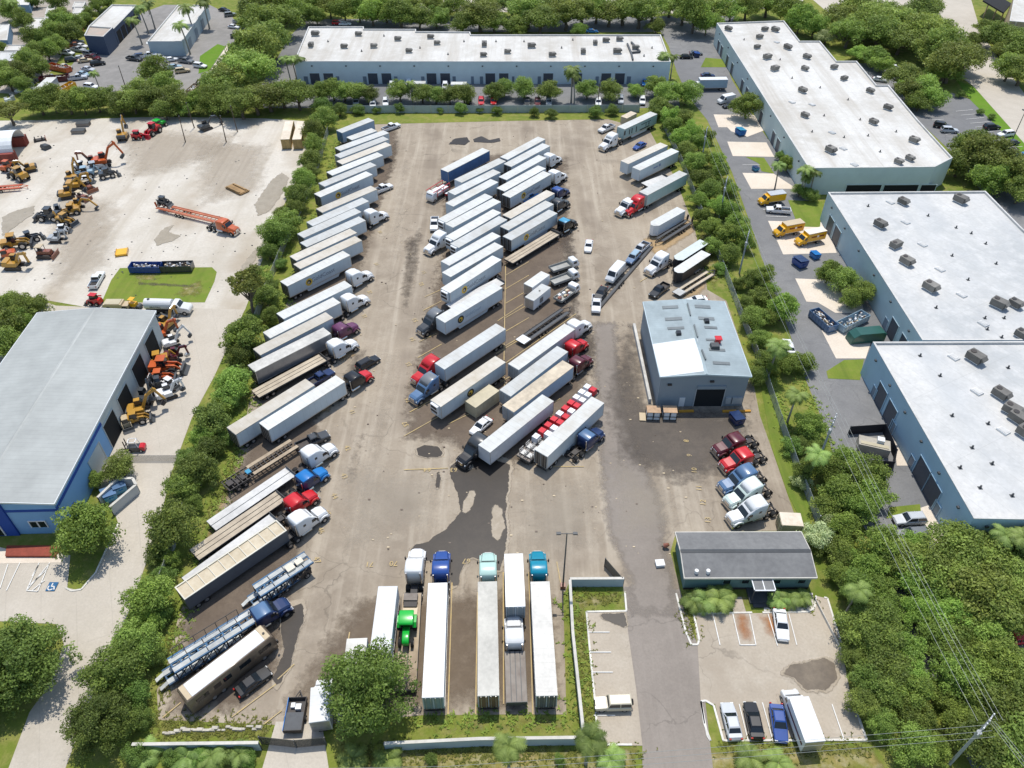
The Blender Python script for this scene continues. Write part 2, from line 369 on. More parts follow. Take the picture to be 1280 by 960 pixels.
    for s in (-1, 1): f.box(-4.25 - stretch, -4.2 - stretch, s * .9 - .3, s * .9 + .3, .3, .95)
    P.append(('frame_rail', f.mesh('frame_rail', FRAME), None))
    return P

def car_shape(kind, col, roofcol=None):
    pm = paint(col); rm = paint(roofcol) if roofcol else pm; P = []
    if kind == 'sedan':
        st = [(2.35, .66, .56), (2.22, .82, .72), (1.2, .90, .88), (.85, .91, .94), (-1.5, .91, .97), (-2.15, .86, .96), (-2.36, .74, .66)]
        gb, gt, zb, zt = (.95, -1.75), (.2, -1.15), .9, 1.38; wx = (1.45, -1.4)
    elif kind == 'suv':
        st = [(2.4, .70, .66), (2.28, .86, .86), (1.25, .93, 1.02), (.95, .94, 1.08), (-2.1, .94, 1.1), (-2.36, .86, 1.02), (-2.42, .80, .7)]
        gb, gt, zb, zt = (1.0, -2.3), (.35, -1.95), 1.04, 1.66; wx = (1.5, -1.45)
    elif kind == 'boxy':
        st = [(2.3, .80, .75), (2.25, .84, 1.05), (.95, .84, 1.12), (.85, .9, 1.15), (-2.1, .9, 1.15), (-2.2, .88, 1.1), (-2.24, .86, .6)]
        gb, gt, zb, zt = (.8, -2.15), (.55, -2.1), 1.1, 1.75; wx = (1.5, -1.35)
    else:  # pickup
        st = [(2.9, .78, .75), (2.78, .92, 1.0), (1.55, .97, 1.12), (1.3, .97, 1.14), (-.6, .97, 1.14), (-.62, .97, 1.14)]
        gb, gt, zb, zt = (1.3, -.6), (.65, -.45), 1.1, 1.78; wx = (1.85, -1.85)
    b = B(); z0 = .3
    b.rings([[(x, -w * .9, z0), (x, w * .9, z0), (x, w, z0 + .25), (x, w * .985, z - .1), (x, w * .88, z), (x, -w * .88, z), (x, -w * .985, z - .1), (x, -w, z0 + .25)] for x, w, z in st])
    if kind == 'pickup':
        b.box(-2.85, -.6, -.97, -.86, .42, 1.14).box(-2.85, -.6, .86, .97, .42, 1.14).box(-2.92, -2.8, -.95, .95, .42, 1.12)
    P.append(('body', b.mesh('body', pm, False), None))
    if kind == 'pickup': P.append(('cargo_bed', B().box(-2.8, -.62, -.86, .86, .55, .68).mesh('cargo_bed', FRAME), None))
    wb, wt = st[3][1] * .88, st[3][1] * .72
    g = B().rings([[(gb[0], -wb, zb), (gb[1], -wb, zb), (gb[1], wb, zb), (gb[0], wb, zb)], [(gt[0], -wt, zt), (gt[1], -wt, zt), (gt[1], wt, zt), (gt[0], wt, zt)]])
    P.append(('window', g.mesh('window', GLASS), None))
    r = B().rings([[(gt[0] + .06, -wt - .03, zt - .03), (gt[1] - .06, -wt - .03, zt - .03), (gt[1] - .06, wt + .03, zt - .03), (gt[0] + .06, wt + .03, zt - .03)], [(gt[0] - .1, -wt + .1, zt + .07), (gt[1] + .1, -wt + .1, zt + .07), (gt[1] + .1, wt - .1, zt + .07), (gt[0] - .1, wt - .1, zt + .07)]])
    mid = (gb[0] + gb[1]) / 2 - .1
    for s in (-1, 1):
        for x0, x1 in ((gb[0] + .02, gt[0]), (mid, mid), (gb[1] - .02, gt[1])): r.beam((x0, s * (wb + .015), zb), (x1, s * (wt + .02), zt), .09)
    P.append(('roof', r.mesh('roof', rm, False), None))
    for s in (-1, 1):
        w = st[2][1]
        for x in wx: P.extend(wheel(x, s * (w - .01), .34 if kind == 'sedan' else .39, .24))
        P.append(('headlight', B().box(st[1][0] - .05, st[1][0] + .1, s * w * .7 - .17, s * w * .7 + .17, st[1][2] - .2, st[1][2] - .04).mesh('headlight', LAMP), None))
        xr = -2.93 if kind == 'pickup' else st[-1][0]
        P.append(('tail_light', B().box(xr - .03, xr + .12, s * w * .78 - .12, s * w * .78 + .12, .72, .95).mesh('tail_light', REDL), None))
    P.append(('bumper', B().box(st[0][0] - .1, st[0][0] + .06, -st[0][1], st[0][1], .3, .5).mesh('bumper', FRAME if kind != 'sedan' else pm), None))
    if kind == 'boxy': P.append(('spare_wheel', B().cyl((-2.26, 0, 1.0), (-2.46, 0, 1.0), .38, n=14).mesh('spare_wheel', TYRE), None))
    return P

def van_shape(col, L=5.9, h=2.5, txt=None):
    pm = paint(col); x = L / 2; P = []
    P.append(('body', shell([(-x, .4), (-x, h - .12), (-x + .15, h), (x - 1.9, h), (x - 1.55, h - .15), (x - .95, 1.45), (x - .2, 1.15), (x, .8), (x, .4)], 1.0, .12).mesh('body', pm, True), None))
    P.append(('windshield', B().rings([[(x - .93, -.88, 1.47), (x - .93, .88, 1.47), (x - .89, .88, 1.5), (x - .89, -.88, 1.5)], [(x - 1.53, -.78, h - .17), (x - 1.53, .78, h - .17), (x - 1.49, .78, h - .14), (x - 1.49, -.78, h - .14)]]).mesh('windshield', GLASS), None))
    for s in (-1, 1):
        y = s * 1.0
        P.append(('side_window', B().box(x - 2.1, x - 1.25, y - .015, y + .015, 1.4, 2.05, .1, 0).mesh('side_window', GLASS), None))
        P.append(('headlight', B().box(x - .2, x - .02, s * .75 - .15, s * .75 + .15, .85, 1.08).mesh('headlight', LAMP), None))
        for k in (x - 1.0, -x + 1.3): P.extend(wheel(k, s * .99, .36, .24))
    if txt: P += lettering(txt, None, L, 1.5, .6, INK, 1.0, -.7)
    return P

def box_truck(col, boxcol=None, L=8.0, bh=3.3, txt=None, ink=None, small=False, roof=None, stripe=None):
    """Delivery truck with a separate van box behind its cab."""
    x = L / 2; P = []; pm = paint(col); bl = L - 2.1
    P.append(('cab', shell([(x - 2.2, .5), (x - 2.2, 2.3), (x - 2.05, 2.45), (x - 1.5, 2.42), (x - .95, 1.62), (x - .2, 1.35), (x, 1.0), (x, .5)], 1.02, .12).mesh('cab', pm, True), None))
    P.append(('windshield', B().rings([[(x - .93, -.9, 1.64), (x - .93, .9, 1.64), (x - .89, .9, 1.66), (x - .89, -.9, 1.66)], [(x - 1.48, -.8, 2.36), (x - 1.48, .8, 2.36), (x - 1.44, .8, 2.38), (x - 1.44, -.8, 2.38)]]).mesh('windshield', GLASS), None))
    bm = paint(boxcol) if boxcol else WHITE; W = 1.05 if small else 1.22
    bx = B().box(-x, -x + bl, -W, W, .95, bh - .03)
    bx.m(1)
    for s in (-1, 1): bx.box(-x, -x + bl, s * W - .012, s * W + .012, .93, 1.05); bx.box(-x, -x + bl, s * W - .012, s * W + .012, bh - .14, bh - .02)
    P.append(('cargo_box', bx.mesh('cargo_box', [bm, ALU]), None))
    P.append(('roof', B().box(-x - .01, -x + bl + .01, -W - .015, W + .015, bh - .03, bh, .03, .03).mesh('roof', roof or (bm if boxcol else TRROOF)), None))
    P.append(('rear_door', B().box(-x - .04, -x, -W + .1, W - .1, 1.05, bh - .15).mesh('rear_door', ALU), None))
    for s in (-1, 1):
        P.append(('side_window', B().box(x - 2.0, x - 1.3, s * 1.02 - .015, s * 1.02 + .015, 1.5, 2.1, .1, 0).mesh('side_window', GLASS), None))
        P.append(('headlight', B().box(x - .2, x - .01, s * .78 - .15, s * .78 + .15, .95, 1.2).mesh('headlight', LAMP), None))
        P.extend(wheel(x - 1.0, s * 1.02, .42, .28)); P.extend(wheel(-x + 1.9, s * 1.08, .42, .5))
        if stripe: P.append(('stripe', B().box(-x + .3, -x + bl - .2, s * W - .016, s * W + .016, 1.9, 2.3).mesh('stripe', paint(stripe)), None))
    P.append(('chassis', B().box(-x + .1, x - .4, -.5, .5, .5, .93).mesh('chassis', FRAME), None))
    if txt: P += lettering(txt, None, L, 2.15, .75, ink or INK, W, -1.1)
    return P

def small_flatbed(col='white', L=6.5, load=None):
    x = L / 2; P = []; pm = paint(col)
    P.append(('cab', shell([(x - 1.9, .5), (x - 1.9, 2.1), (x - 1.75, 2.25), (x - .55, 2.22), (x - .2, 1.4), (x, 1.2), (x, .5)], 1.0, .12).mesh('cab', pm, True), None))
    P.append(('windshield', B().rings([[(x - .19, -.85, 1.42), (x - .19, .85, 1.42), (x - .15, .85, 1.44), (x - .15, -.85, 1.44)], [(x - .54, -.8, 2.14), (x - .54, .8, 2.14), (x - .5, .8, 2.16), (x - .5, -.8, 2.16)]]).mesh('windshield', GLASS), None))
    d = B().box(-x, x - 2.0, -1.1, 1.1, .9, 1.0)
    for s in (-1, 1):
        d.box(-x, x - 2.0, s * 1.08 - .04, s * 1.08 + .04, 1.0, 1.45)
        P.append(('side_window', B().box(x - 1.6, x - .7, s * 1.0 - .015, s * 1.0 + .015, 1.35, 1.95, .1, 0).mesh('side_window', GLASS), None))
        P.extend(wheel(x - .9, s * 1.0, .4, .26)); P.extend(wheel(-x + 1.3, s * 1.05, .4, .45))
    d.box(-x, -x + .06, -1.1, 1.1, 1.0, 1.4).box(x - 2.08, x - 2.0, -1.1, 1.1, 1.0, 1.7)
    P.append(('load_bed', d.mesh('load_bed', mat('grey bed metal', (.40, .40, .37), .6, amt=.4)), None))
    P.append(('chassis', B().box(-x + .1, x - .4, -.45, .45, .5, .88).mesh('chassis', FRAME), None))
    if load:
        q = B(); rn = random.Random(5)
        for i in range(12):
            u, v = rn.uniform(-x + .5, x - 2.9), rn.uniform(-.75, .75); s = rn.uniform(.2, .42); q.m(i % 3).box(u - s, u + s, v - s * .7, v + s * .7, 1.0, 1.15 + s)
        P.append(('load', q.mesh('load', [WHITE, paint('tan'), paint('rust')]), None))
    return P

def container(L, side, h=2.6, roof=None, W=1.22):
    P = []
    b = B(); n = int(L / .3)
    for s in (-1, 1):
        pts = []
        for i in range(n + 1):
            xx = -L / 2 + L * i / n; pts.append((xx, s * (W if i % 4 < 2 else W - .05)))
        for i in range(n): b.add([(pts[i][0], pts[i][1], .15), (pts[i + 1][0], pts[i + 1][1], .15), (pts[i + 1][0], pts[i + 1][1], h - .1), (pts[i][0], pts[i][1], h - .1)], [(0, 1, 2, 3)])
        b.box(-L / 2, L / 2, s * W - .06, s * W + .01, 0, .16).box(-L / 2, L / 2, s * W - .06, s * W + .01, h - .12, h)
        for x in (-L / 2, L / 2 - .15): b.box(x, x + .15, s * W - .15, s * W + .012, 0, h)
    b.box(-L / 2 + .02, -L / 2 + .06, -W + .1, W - .1, .1, h - .05).box(L / 2 - .06, L / 2 - .02, -W + .1, W - .1, .1, h - .05)
    P.append(('body', b.mesh('body', side), None))
    P.append(('roof', B().box(-L / 2, L / 2, -W, W, h - .03, h + .005, .02, .02).mesh('roof', roof or side), None))
    for s in (-1, 1):
        d = B().box(-L / 2 - .05, -L / 2, s * .6 - .52, s * .6 + .52, .2, h - .15)
        for k in (.3, .85): d.cyl((-L / 2 - .08, s * k, .15), (-L / 2 - .08, s * k, h - .1), .03, n=5)
        P.append(('door', d.mesh('door', side), None))
    return P

def cargo_trailer(L, col='white', h=2.9, vnose=0., W=1.15, side=None, roof=None):
    """Enclosed trailer on two small axles, V nose when asked."""
    x = L / 2; P = []
    out = [(-x, -W), (x - vnose, -W), (x, -W * .35), (x, W * .35), (x - vnose, W), (-x, W)] if vnose else [(-x, -W), (x, -W), (x, W), (-x, W)]
    b = B().extrude(out, .55, h - .04); P.append(('body', b.mesh('body', side or paint(col)), None))
    P.append(('roof', B().extrude([(p[0] * 1.004, p[1] * 1.015) for p in out], h - .04, h).mesh('roof', roof or TRROOF), None))
    P.append(('rear_door', B().box(-x - .04, -x, -W + .1, W - .1, .65, h - .15).mesh('rear_door', ALU), None))
    for s in (-1, 1):
        for k in (-.45, .45): P.extend(wheel(-.6 + k * 1.1 - x * .1, s * (W + .03), .36, .22))
        P.append(('fender', B().prism([(-1.7 - x * .1, .72), (-1.5 - x * .1, .86), (.3 - x * .1, .86), (.5 - x * .1, .72)], s * W - .02 if s > 0 else s * W - .16, s * W + .16 if s > 0 else s * W + .02).mesh('fender', ALU), None))
    P.append(('tow_bar', B().beam((x - .2, -.6, .5), (x + 1.2, 0, .5), .1).beam((x - .2, .6, .5), (x + 1.2, 0, .5), .1).cyl((x + .9, 0, 0), (x + .9, 0, .6), .05).mesh('tow_bar', FRAME), None))
    return P

def open_trailer(L, W=1.15, deck=None, z=.75, ramps=True, frame=None, wheels=2, plate=None):
    """Bare equipment trailer: ladder frame, deck boards, ramps at the back."""
    x = L / 2; P = []; fm = frame or FRAME
    f = B()
    for s in (-1, 1): f.box(-x, x, s * W - .06, s * W + .06, z - .18, z); f.box(-x, x, s * W * .4 - .04, s * W * .4 + .04, z - .2, z - .06)
    for i in range(int(L / 1.2) + 1): f.box(-x + i * 1.2, -x + i * 1.2 + .1, -W, W, z - .18, z - .08)
    P.append(('frame', f.mesh('frame', fm), None))
    d = B()
    for s in (-1, 1): d.box(-x + .3, x - .2, s * W * .62 - .3, s * W * .62 + .3, z - .07, z - .02)
    P.append(('deck', d.mesh('deck', deck or DGREY), None))
    if plate: P.append(('loading_plate', B().box(-x - .1, -x + 2.0, -W * .9, W * .9, z + .02, z + .09).mesh('loading_plate', plate), None))
    for s in (-1, 1):
        for k in range(wheels): P.extend(wheel(-x * .3 + k * 1.0 - .5, s * (W + .28), .38, .24))
        if ramps: P.append(('ramp', B().beam((-x, s * W * .6, z), (-x - .25, s * W * .6, z + 1.3), .5, .08).mesh('ramp', fm), None))
    P.append(('tow_bar', B().beam((x - .1, -.8, z - .1), (x + 1.6, 0, z - .1), .12).beam((x - .1, .8, z - .1), (x + 1.6, 0, z - .1), .12).cyl((x + 1.2, 0, 0), (x + 1.2, 0, z), .06).mesh('tow_bar', fm), None))
    return P

def dump_trailer(L=12.5, h=3.4):
    """Open-topped hopper semitrailer with grey sides; canvas hoops over a pale load."""
    x = L / 2; P = []; sm = mat('slate grey trailer skin', (.10, .115, .135), .45, amt=.25, ns=.5)
    b = B()
    for s in (-1, 1): b.box(-x, x, s * 1.3 - .05, s * 1.3 + .0 if s > 0 else s * 1.3 + .05, 1.0, h)
    b.box(-x, -x + .06, -1.25, 1.25, 1.0, h).box(x - .06, x, -1.25, 1.25, 1.0, h).box(-x, x, -1.25, 1.25, 1.0, 1.1)
    P.append(('body', b.mesh('body', sm), None))
    rim = B()
    for s in (-1, 1): rim.box(-x - .02, x + .02, s * 1.3 - .1, s * 1.3 + .1, h, h + .12)
    rim.box(-x - .02, -x + .16, -1.2, 1.2, h, h + .12).box(x - .16, x + .02, -1.2, 1.2, h, h + .12)
    n = 10
    for i in range(1, n): rim.box(-x + L * i / n - .05, -x + L * i / n + .05, -1.2, 1.2, h + .01, h + .08)
    P.append(('top_rim', rim.mesh('top_rim', mat('cream canvas edge', (.70, .66, .55), .7, amt=.2)), None))
    P.append(('cover', B().box(-x + .1, x - .1, -1.2, 1.2, h - .12, h - .05).mesh('cover', mat('sun bleached canvas', (.62, .54, .40), .9, amt=.6, dark=(.45, .37, .25), ns=1.2)), None))
    rear_gear(L, P, 1.0)
    pm = mat('pale blue marking', (.42, .50, .62), .5, amt=0)
    for s in (-1, 1):
        y = s * 1.3; e = B()
        xs = x - 2.6
        e.rings([[(xs - 1.5, y, 1.5), (xs + .1, y, 1.5), (xs + .5, y, 1.95), (xs - .9, y, 1.95)], [(xs - 1.5, y + s * .015, 1.5), (xs + .1, y + s * .015, 1.5), (xs + .5, y + s * .015, 1.95), (xs - .9, y + s * .015, 1.95)]])
        e.rings([[(xs + .6, y, 2.75), (xs + 2.2, y, 2.75), (xs + 1.8, y, 3.15), (xs + .2, y, 3.15)], [(xs + .6, y + s * .015, 2.75), (xs + 2.2, y + s * .015, 2.75), (xs + 1.8, y + s * .015, 3.15), (xs + .2, y + s * .015, 3.15)]])
        e.cyl((xs + .35, y, 2.35), (xs + .35, y + s * .016, 2.35), .42, n=16)
        P.append(('emblem', e.mesh('emblem', pm), None))
    return P

def car_hauler(L=15.5, col='sky blue', head=False):
    """Two-storey car carrier: worn white runways over blue deck frames, dark side frames, hand rail, ramps."""
    x = L / 2; P = []; cm = mat('worn blue deck steel', (.02, .12, .25), .5, amt=.5, dark=(.03, .05, .08)); wm = mat('worn white runway', (.55, .56, .53), .6, amt=.6, dark=(.28, .29, .28), ns=1.1)
    for zz, nm, x0, x1 in ((.95, 'lower_deck', -x, x - 2.5), (2.55, 'upper_deck', -x + 1.2, x)):
        d = B(); i = x0; k = 0
        while i < x1 - .3:
            j = min(x1, i + 2.3)
            for s in (-1, 1): d.box(i, j - .12, s * .74 - .36, s * .74 + .36, zz - .02, zz + .05 + .03 * (k % 2))
            i = j; k += 1
        P.append((nm, d.mesh(nm, wm), None))
        r = B()
        for s in (-1, 1): r.box(x0, x1, s * 1.2 - .1, s * 1.2 + .1, zz - .16, zz + .1); r.box(x0, x1, s * .3 - .08, s * .3 + .08, zz - .16, zz - .05)
        i = x0
        while i < x1: r.box(i, i + .2, -1.2, 1.2, zz - .15, zz - .04); i += 1.15
        P.append(('deck_frame', r.mesh('deck_frame', cm), None))
    f = B(); n = 6
    for i in range(n + 1):
        xx = -x + 1.3 + (L - 2.8) * i / n
        for s in (-1, 1):
            f.beam((xx, s * 1.22, .5), (xx, s * 1.22, 2.6), .16)
            if i < n: f.beam((xx, s * 1.22, .95), (xx + (L - 2.8) / n, s * 1.22, 2.55), .09)
    f.box(-x + 2, x - 3, -.5, .5, .45, .75)
    P.append(('side_frame', f.mesh('side_frame', FRAME), None))
    h = B()
    for i in range(n + 1):
        xx = -x + 2.0 + (L - 4) * i / n; h.beam((xx, 1.3, 2.6), (xx, 1.3, 3.9), .08)
        if i < n: h.beam((xx, 1.3, 3.9), (xx + (L - 4) / n, 1.3, 3.9), .08)
    if not head: P.append(('hand_rail', h.mesh('hand_rail', FRAME), None))
    for s in (-1, 1):
        P.append(('ramp', B().beam((-x + .1, s * .74, .95), (-x - 1.1, s * .74, .5), .55, .1).mesh('ramp', wm), None))
        for k in (0, 1.2): P.extend(wheel(-x + 3.6 + k, s * 1.24, .42, .45))
        P.append(('hydraulic_ram', B().cyl((x - 3, s * 1.1, 1.0), (x - .6, s * 1.1, 2.5), .09).cyl((-x + 4, s * 1.1, 1.0), (-x + 6, s * 1.1, 2.5), .08).mesh('hydraulic_ram', CHROME), None))
    if head:
        P.append(('chassis', B().box(-x + 1, x - .3, -.5, .5, .5, .9).box(x - 3.2, x - .6, -1.15, 1.15, .5, 1.5).mesh('chassis', FRAME), None))
        P.append(('load', B().box(x - 3.6, x - 2.4, -.5, .6, 2.64, 2.95).box(x - 2.1, x - 1.0, -.4, .5, 2.64, 3.0).mesh('load', mat('cream pads', (.68, .62, .50), .8, amt=.2)), None))
        for s in (-1, 1): P.extend(wheel(x - 1.4, s * 1.22, .52, .35))
    return P

def coach(L=13.5, h=3.65):
    x = L / 2; P = []
    body = mat('brown and tan coach paint', (.10, .072, .052), .3, amt=.5, dark=(.22, .17, .12), ns=.45, coat=.4)
    P.append(('body', shell([(-x, .45), (-x, h - .3), (-x + .3, h - .02), (x - .5, h - .02), (x - .15, h - .5), (x, 1.6), (x, .45)], 1.28, .16).mesh('body', body, True), None))
    P.append(('roof', B().box(-x + .9, x - 1.3, -1.1, 1.1, h - .01, h + .05, .1, .08).mesh('roof', WHITE), None))
    P.append(('roof_edge', B().box(-x + .25, -x + .88, -1.12, 1.12, h - .01, h + .03).box(x - 1.28, x - .5, -1.12, 1.12, h - .01, h + .03).mesh('roof_edge', paint('tan')), None))
    P.append(('roof_vent', B().cyl((x - .9, -.2, h), (x - .9, -.2, h + .14), .16, n=12).mesh('roof_vent', FRAME), None))
    P.append(('windshield', B().rings([[(x + .01, -1.15, 1.65), (x + .01, 1.15, 1.65), (x + .04, 1.15, 1.67), (x + .04, -1.15, 1.67)], [(x - .13, -1.1, h - .55), (x - .13, 1.1, h - .55), (x - .1, 1.1, h - .53), (x - .1, -1.1, h - .53)]]).mesh('windshield', GLASS), None))
    for s in (-1, 1):
        y = s * 1.283
        for a, c in ((-x + 1.0, -x + 2.7), (-x + 3.4, -x + 4.4), (-1.5, -.4), (.8, 2.4), (x - 2.6, x - .8)): P.append(('window', B().box(a, c, y - .012, y + .012, 1.9, 2.75).mesh('window', GLASS), None))
        P.append(('mirror', B().box(x - .1, x + .1, s * 1.5 - .12, s * 1.5 + .12, 1.9, 2.5).mesh('mirror', FRAME), None))
        for k in (x - 2.2, -x + 3.0, -x + 4.3): P.extend(wheel(k, s * 1.27, .5, .3))
        P.append(('headlight', B().box(x - .05, x + .02, s * .95 - .18, s * .95 + .18, .8, 1.0).mesh('headlight', LAMP), None))
    return P

def tank_truck():
    P = []; x = 4.6
    P.append(('tank', B().cyl((-x, 0, 2.0), (x - 3.6, 0, 2.0), 1.1, n=20).cyl((-x - .18, 0, 2.0), (-x, 0, 2.0), .8, 1.1, n=20).mesh('tank', WHITE, False), None))
    P.append(('manhole', B().cyl((-x + .9, 0, 3.05), (-x + .9, 0, 3.2), .28, n=12).mesh('manhole', DGREY), None))
    P.append(('cab', shell([(x - 3.4, .7), (x - 3.4, 2.6), (x - 3.2, 2.75), (x - 2.3, 2.72), (x - 1.75, 1.95), (x - .3, 1.65), (x, 1.3), (x, .6), (x - 3.4, .6)], 1.1, .15).mesh('cab', paint('white'), True), None))
    P.append(('windshield', B().rings([[(x - 1.73, -.95, 1.97), (x - 1.73, .95, 1.97), (x - 1.69, .95, 1.99), (x - 1.69, -.95, 1.99)], [(x - 2.28, -.85, 2.66), (x - 2.28, .85, 2.66), (x - 2.24, .85, 2.68), (x - 2.24, -.85, 2.68)]]).mesh('windshield', GLASS), None))
    for s in (-1, 1):
        P.append(('side_window', B().box(x - 3.1, x - 2.15, s * 1.1 - .015, s * 1.1 + .015, 1.85, 2.45, .1, 0).mesh('side_window', GLASS), None))
        P.extend(wheel(x - 1.1, s * 1.15, .5, .3))
        for k in (-2.6, -1.3): P.extend(wheel(k, s * 1.15, .5, .5))
        P.append(('headlight', B().box(x - .15, x + .01, s * .85 - .15, s * .85 + .15, .95, 1.2).mesh('headlight', LAMP), None))
    P.append(('chassis', B().box(-x, x - .4, -.5, .5, .55, 1.0).box(-x, x - 3.7, -1.1, 1.1, .9, 1.0).mesh('chassis', FRAME), None))
    for s in (-1, 1): P.append(('lettering', turned(text_mesh('PROTEC', .62, INK), Matrix.Translation((-2.2, s * 1.115, 1.85)) @ Matrix.Rotation(math.pi if s > 0 else 0, 4, 'Z') @ Matrix.Rotation(math.pi / 2, 4, 'X')), None))
    return P

# ------------------------------------------------------------------ plant and yard machines
def tracks(P, L=3.6, w=.5, gy=1.05, h=.8):
    for s in (-1, 1):
        pr = [(-L / 2 + .3, .02), (L / 2 - .3, .02), (L / 2, h * .5), (L / 2 - .3, h), (-L / 2 + .3, h), (-L / 2, h * .5)]
        P.append(('track', B().prism(pr, s * gy - w / 2, s * gy + w / 2).mesh('track', FRAME), None))

def excavator(col, pose=0, k=1.0, bucket=None):
    """Tracked digger; pose 0 boom raised high, 1 boom folded and low, 2 reaching out."""
    P = []; tracks(P); pm = paint(col)
    P.append(('house', B().box(-1.9, 1.0, -1.25, 1.25, .95, 1.75, .05, .05).box(-1.95, -.6, -1.2, 1.2, 1.7, 2.0, .1, .1).mesh('house', pm), None))
    P.append(('counterweight', shell([(-2.3, 1.0), (-2.35, 1.7), (-2.1, 1.95), (-1.6, 1.95), (-1.6, 1.0)], 1.2, .15).mesh('counterweight', DGREY if col == 'machine yellow' else pm), None))
    P.append(('cab', shell([(-.5, 1.7), (-.45, 2.75), (-.3, 2.85), (.6, 2.85), (.95, 2.4), (1.0, 1.7)], .48, .08).mesh('cab', GLASS, False), None)); c = P[-1][1]; c.transform(Matrix.Translation((0, .72, 0)))
    P.append(('cab_roof', B().box(-.45, .6, .28, 1.16, 2.84, 2.92).mesh('cab_roof', pm), None))
    J = {0: [(.8, 1.5), (2.2, 4.2), (4.0, 5.2), (4.9, 2.4), (4.4, 1.5)], 1: [(.8, 1.5), (2.0, 3.6), (3.7, 3.7), (3.5, 1.6), (2.9, 1.1)], 2: [(.8, 1.5), (2.4, 3.4), (4.6, 3.0), (5.9, 1.3), (5.4, .5)]}[pose]
    y = -.25
    v = [Vector((a, y, z)) for a, z in J]
    P.append(('boom', B().beam(v[0], v[1], .42, .5).beam(v[1], v[2], .4, .45).mesh('boom', pm), None))
    P.append(('stick', B().beam(v[2] + Vector((-.5, 0, .35)), v[3], .32, .38).mesh('stick', pm), None))
    P.append(('bucket', B().prism([(v[3].x - .1, v[3].z), (v[3].x + .25, v[3].z - .5), (v[4].x, v[4].z - .35), (v[4].x - .45, v[4].z + .1), (v[4].x - .1, v[4].z + .35)], y - .5, y + .5).mesh('bucket', bucket or DGREY), None))
    P.append(('hydraulic_ram', B().cyl(v[0] + Vector((.3, .3, .1)), (v[1] + v[0]) / 2 + Vector((.5, .3, .5)), .08).cyl(v[1] + Vector((.1, 0, .4)), v[2] + Vector((-.4, 0, .5)), .08).mesh('hydraulic_ram', CHROME), None))
    return P

def loader(col, back=False):
    """Wheeled loader; back: with a digging arm behind."""
    P = []; pm = paint(col)
    P.append(('body', B().box(-2.4, -.3, -.95, .95, .9, 1.9, .1, .08).box(-.4, 1.5, -.6, .6, .8, 1.35).mesh('body', pm), None))
    P.append(('cab', B().box(-1.0, .4, -.7, .7, 1.6, 2.9, .12, .08).mesh('cab', GLASS), None))
    P.append(('cab_roof', B().box(-1.0, .45, -.78, .78, 2.9, 3.02).mesh('cab_roof', pm), None))
    for s in (-1, 1):
        P.extend(wheel(-1.5, s * 1.2, .72, .5)); P.extend(wheel(1.2, s * 1.2, .72, .5))
        P.append(('lift_arm', B().beam((.3, s * .5, 1.7), (1.9, s * .5, 1.5), .2, .3).beam((1.9, s * .5, 1.5), (2.7, s * .5, .5), .2, .3).mesh('lift_arm', pm), None))
    P.append(('bucket', B().prism([(2.5, .1), (3.5, .05), (3.0, .35), (2.75, .9), (3.0, 1.2), (2.6, 1.2), (2.4, .6)], -1.25, 1.25).mesh('bucket', DGREY if col != 'red' else pm), None))
    if back:
        P.append(('digging_arm', B().beam((-2.4, 0, 1.0), (-3.0, 0, 3.0), .3).beam((-3.0, 0, 3.0), (-3.9, 0, 1.4), .25).prism([(-4.2, 1.4), (-3.6, 1.4), (-3.5, .7), (-4.1, .8)], -.3, .3).mesh('digging_arm', pm), None))
    return P

def dozer(col):
    P = []; tracks(P, 3.0, .5, .9, .85); pm = paint(col)
    P.append(('body', B().box(-1.4, 1.5, -.62, .62, .75, 1.55, .08, .06).mesh('body', pm), None))
    P.append(('canopy', B().box(-1.3, .1, -.75, .75, 2.5, 2.62).mesh('canopy', paint('tan')), None))
    P.append(('canopy_post', B().beam((-1.2, -.65, 1.5), (-1.2, -.65, 2.5), .09).beam((-1.2, .65, 1.5), (-1.2, .65, 2.5), .09).beam((0, -.65, 1.5), (0, -.65, 2.5), .09).beam((0, .65, 1.5), (0, .65, 2.5), .09).mesh('canopy_post', FRAME), None))
    P.append(('seat', B().box(-.9, -.4, -.3, .3, 1.55, 1.8).box(-1.0, -.88, -.3, .3, 1.6, 2.2).mesh('seat', FRAME), None))
    P.append(('blade', B().prism([(2.0, .1), (2.15, .1), (2.05, .6), (2.25, 1.1), (2.1, 1.1), (1.9, .6)], -1.5, 1.5).beam((.4, -.95, .5), (2.0, -1.0, .4), .14).beam((.4, .95, .5), (2.0, 1.0, .4), .14).mesh('blade', paint('rust')), None))
    return P

def skid_steer(col, arms=True):
    P = []; pm = paint(col)
    P.append(('body', B().box(-1.3, .7, -.6, .6, .45, 1.25, .08, .04).mesh('body', pm), None))
    P.append(('cab', B().box(-.7, .55, -.45, .45, 1.2, 2.05, .1, .05).mesh('cab', GLASS), None))
    P.append(('cab_roof', B().box(-.75, .6, -.5, .5, 2.05, 2.15).mesh('cab_roof', pm), None))
    for s in (-1, 1):
        for x in (-.75, .5): P.extend(wheel(x, s * .85, .4, .28))
        P.append(('lift_arm', B().beam((-1.2, s * .68, 1.5), (.9, s * .68, 1.15), .14, .2).beam((.9, s * .68, 1.15), (1.3, s * .68, .35), .14, .2).mesh('lift_arm', pm), None))
    P.append(('bucket', B().prism([(1.2, .05), (2.0, .05), (1.6, .3), (1.45, .75), (1.25, .7)], -.9, .9).mesh('bucket', DGREY), None))
    return P

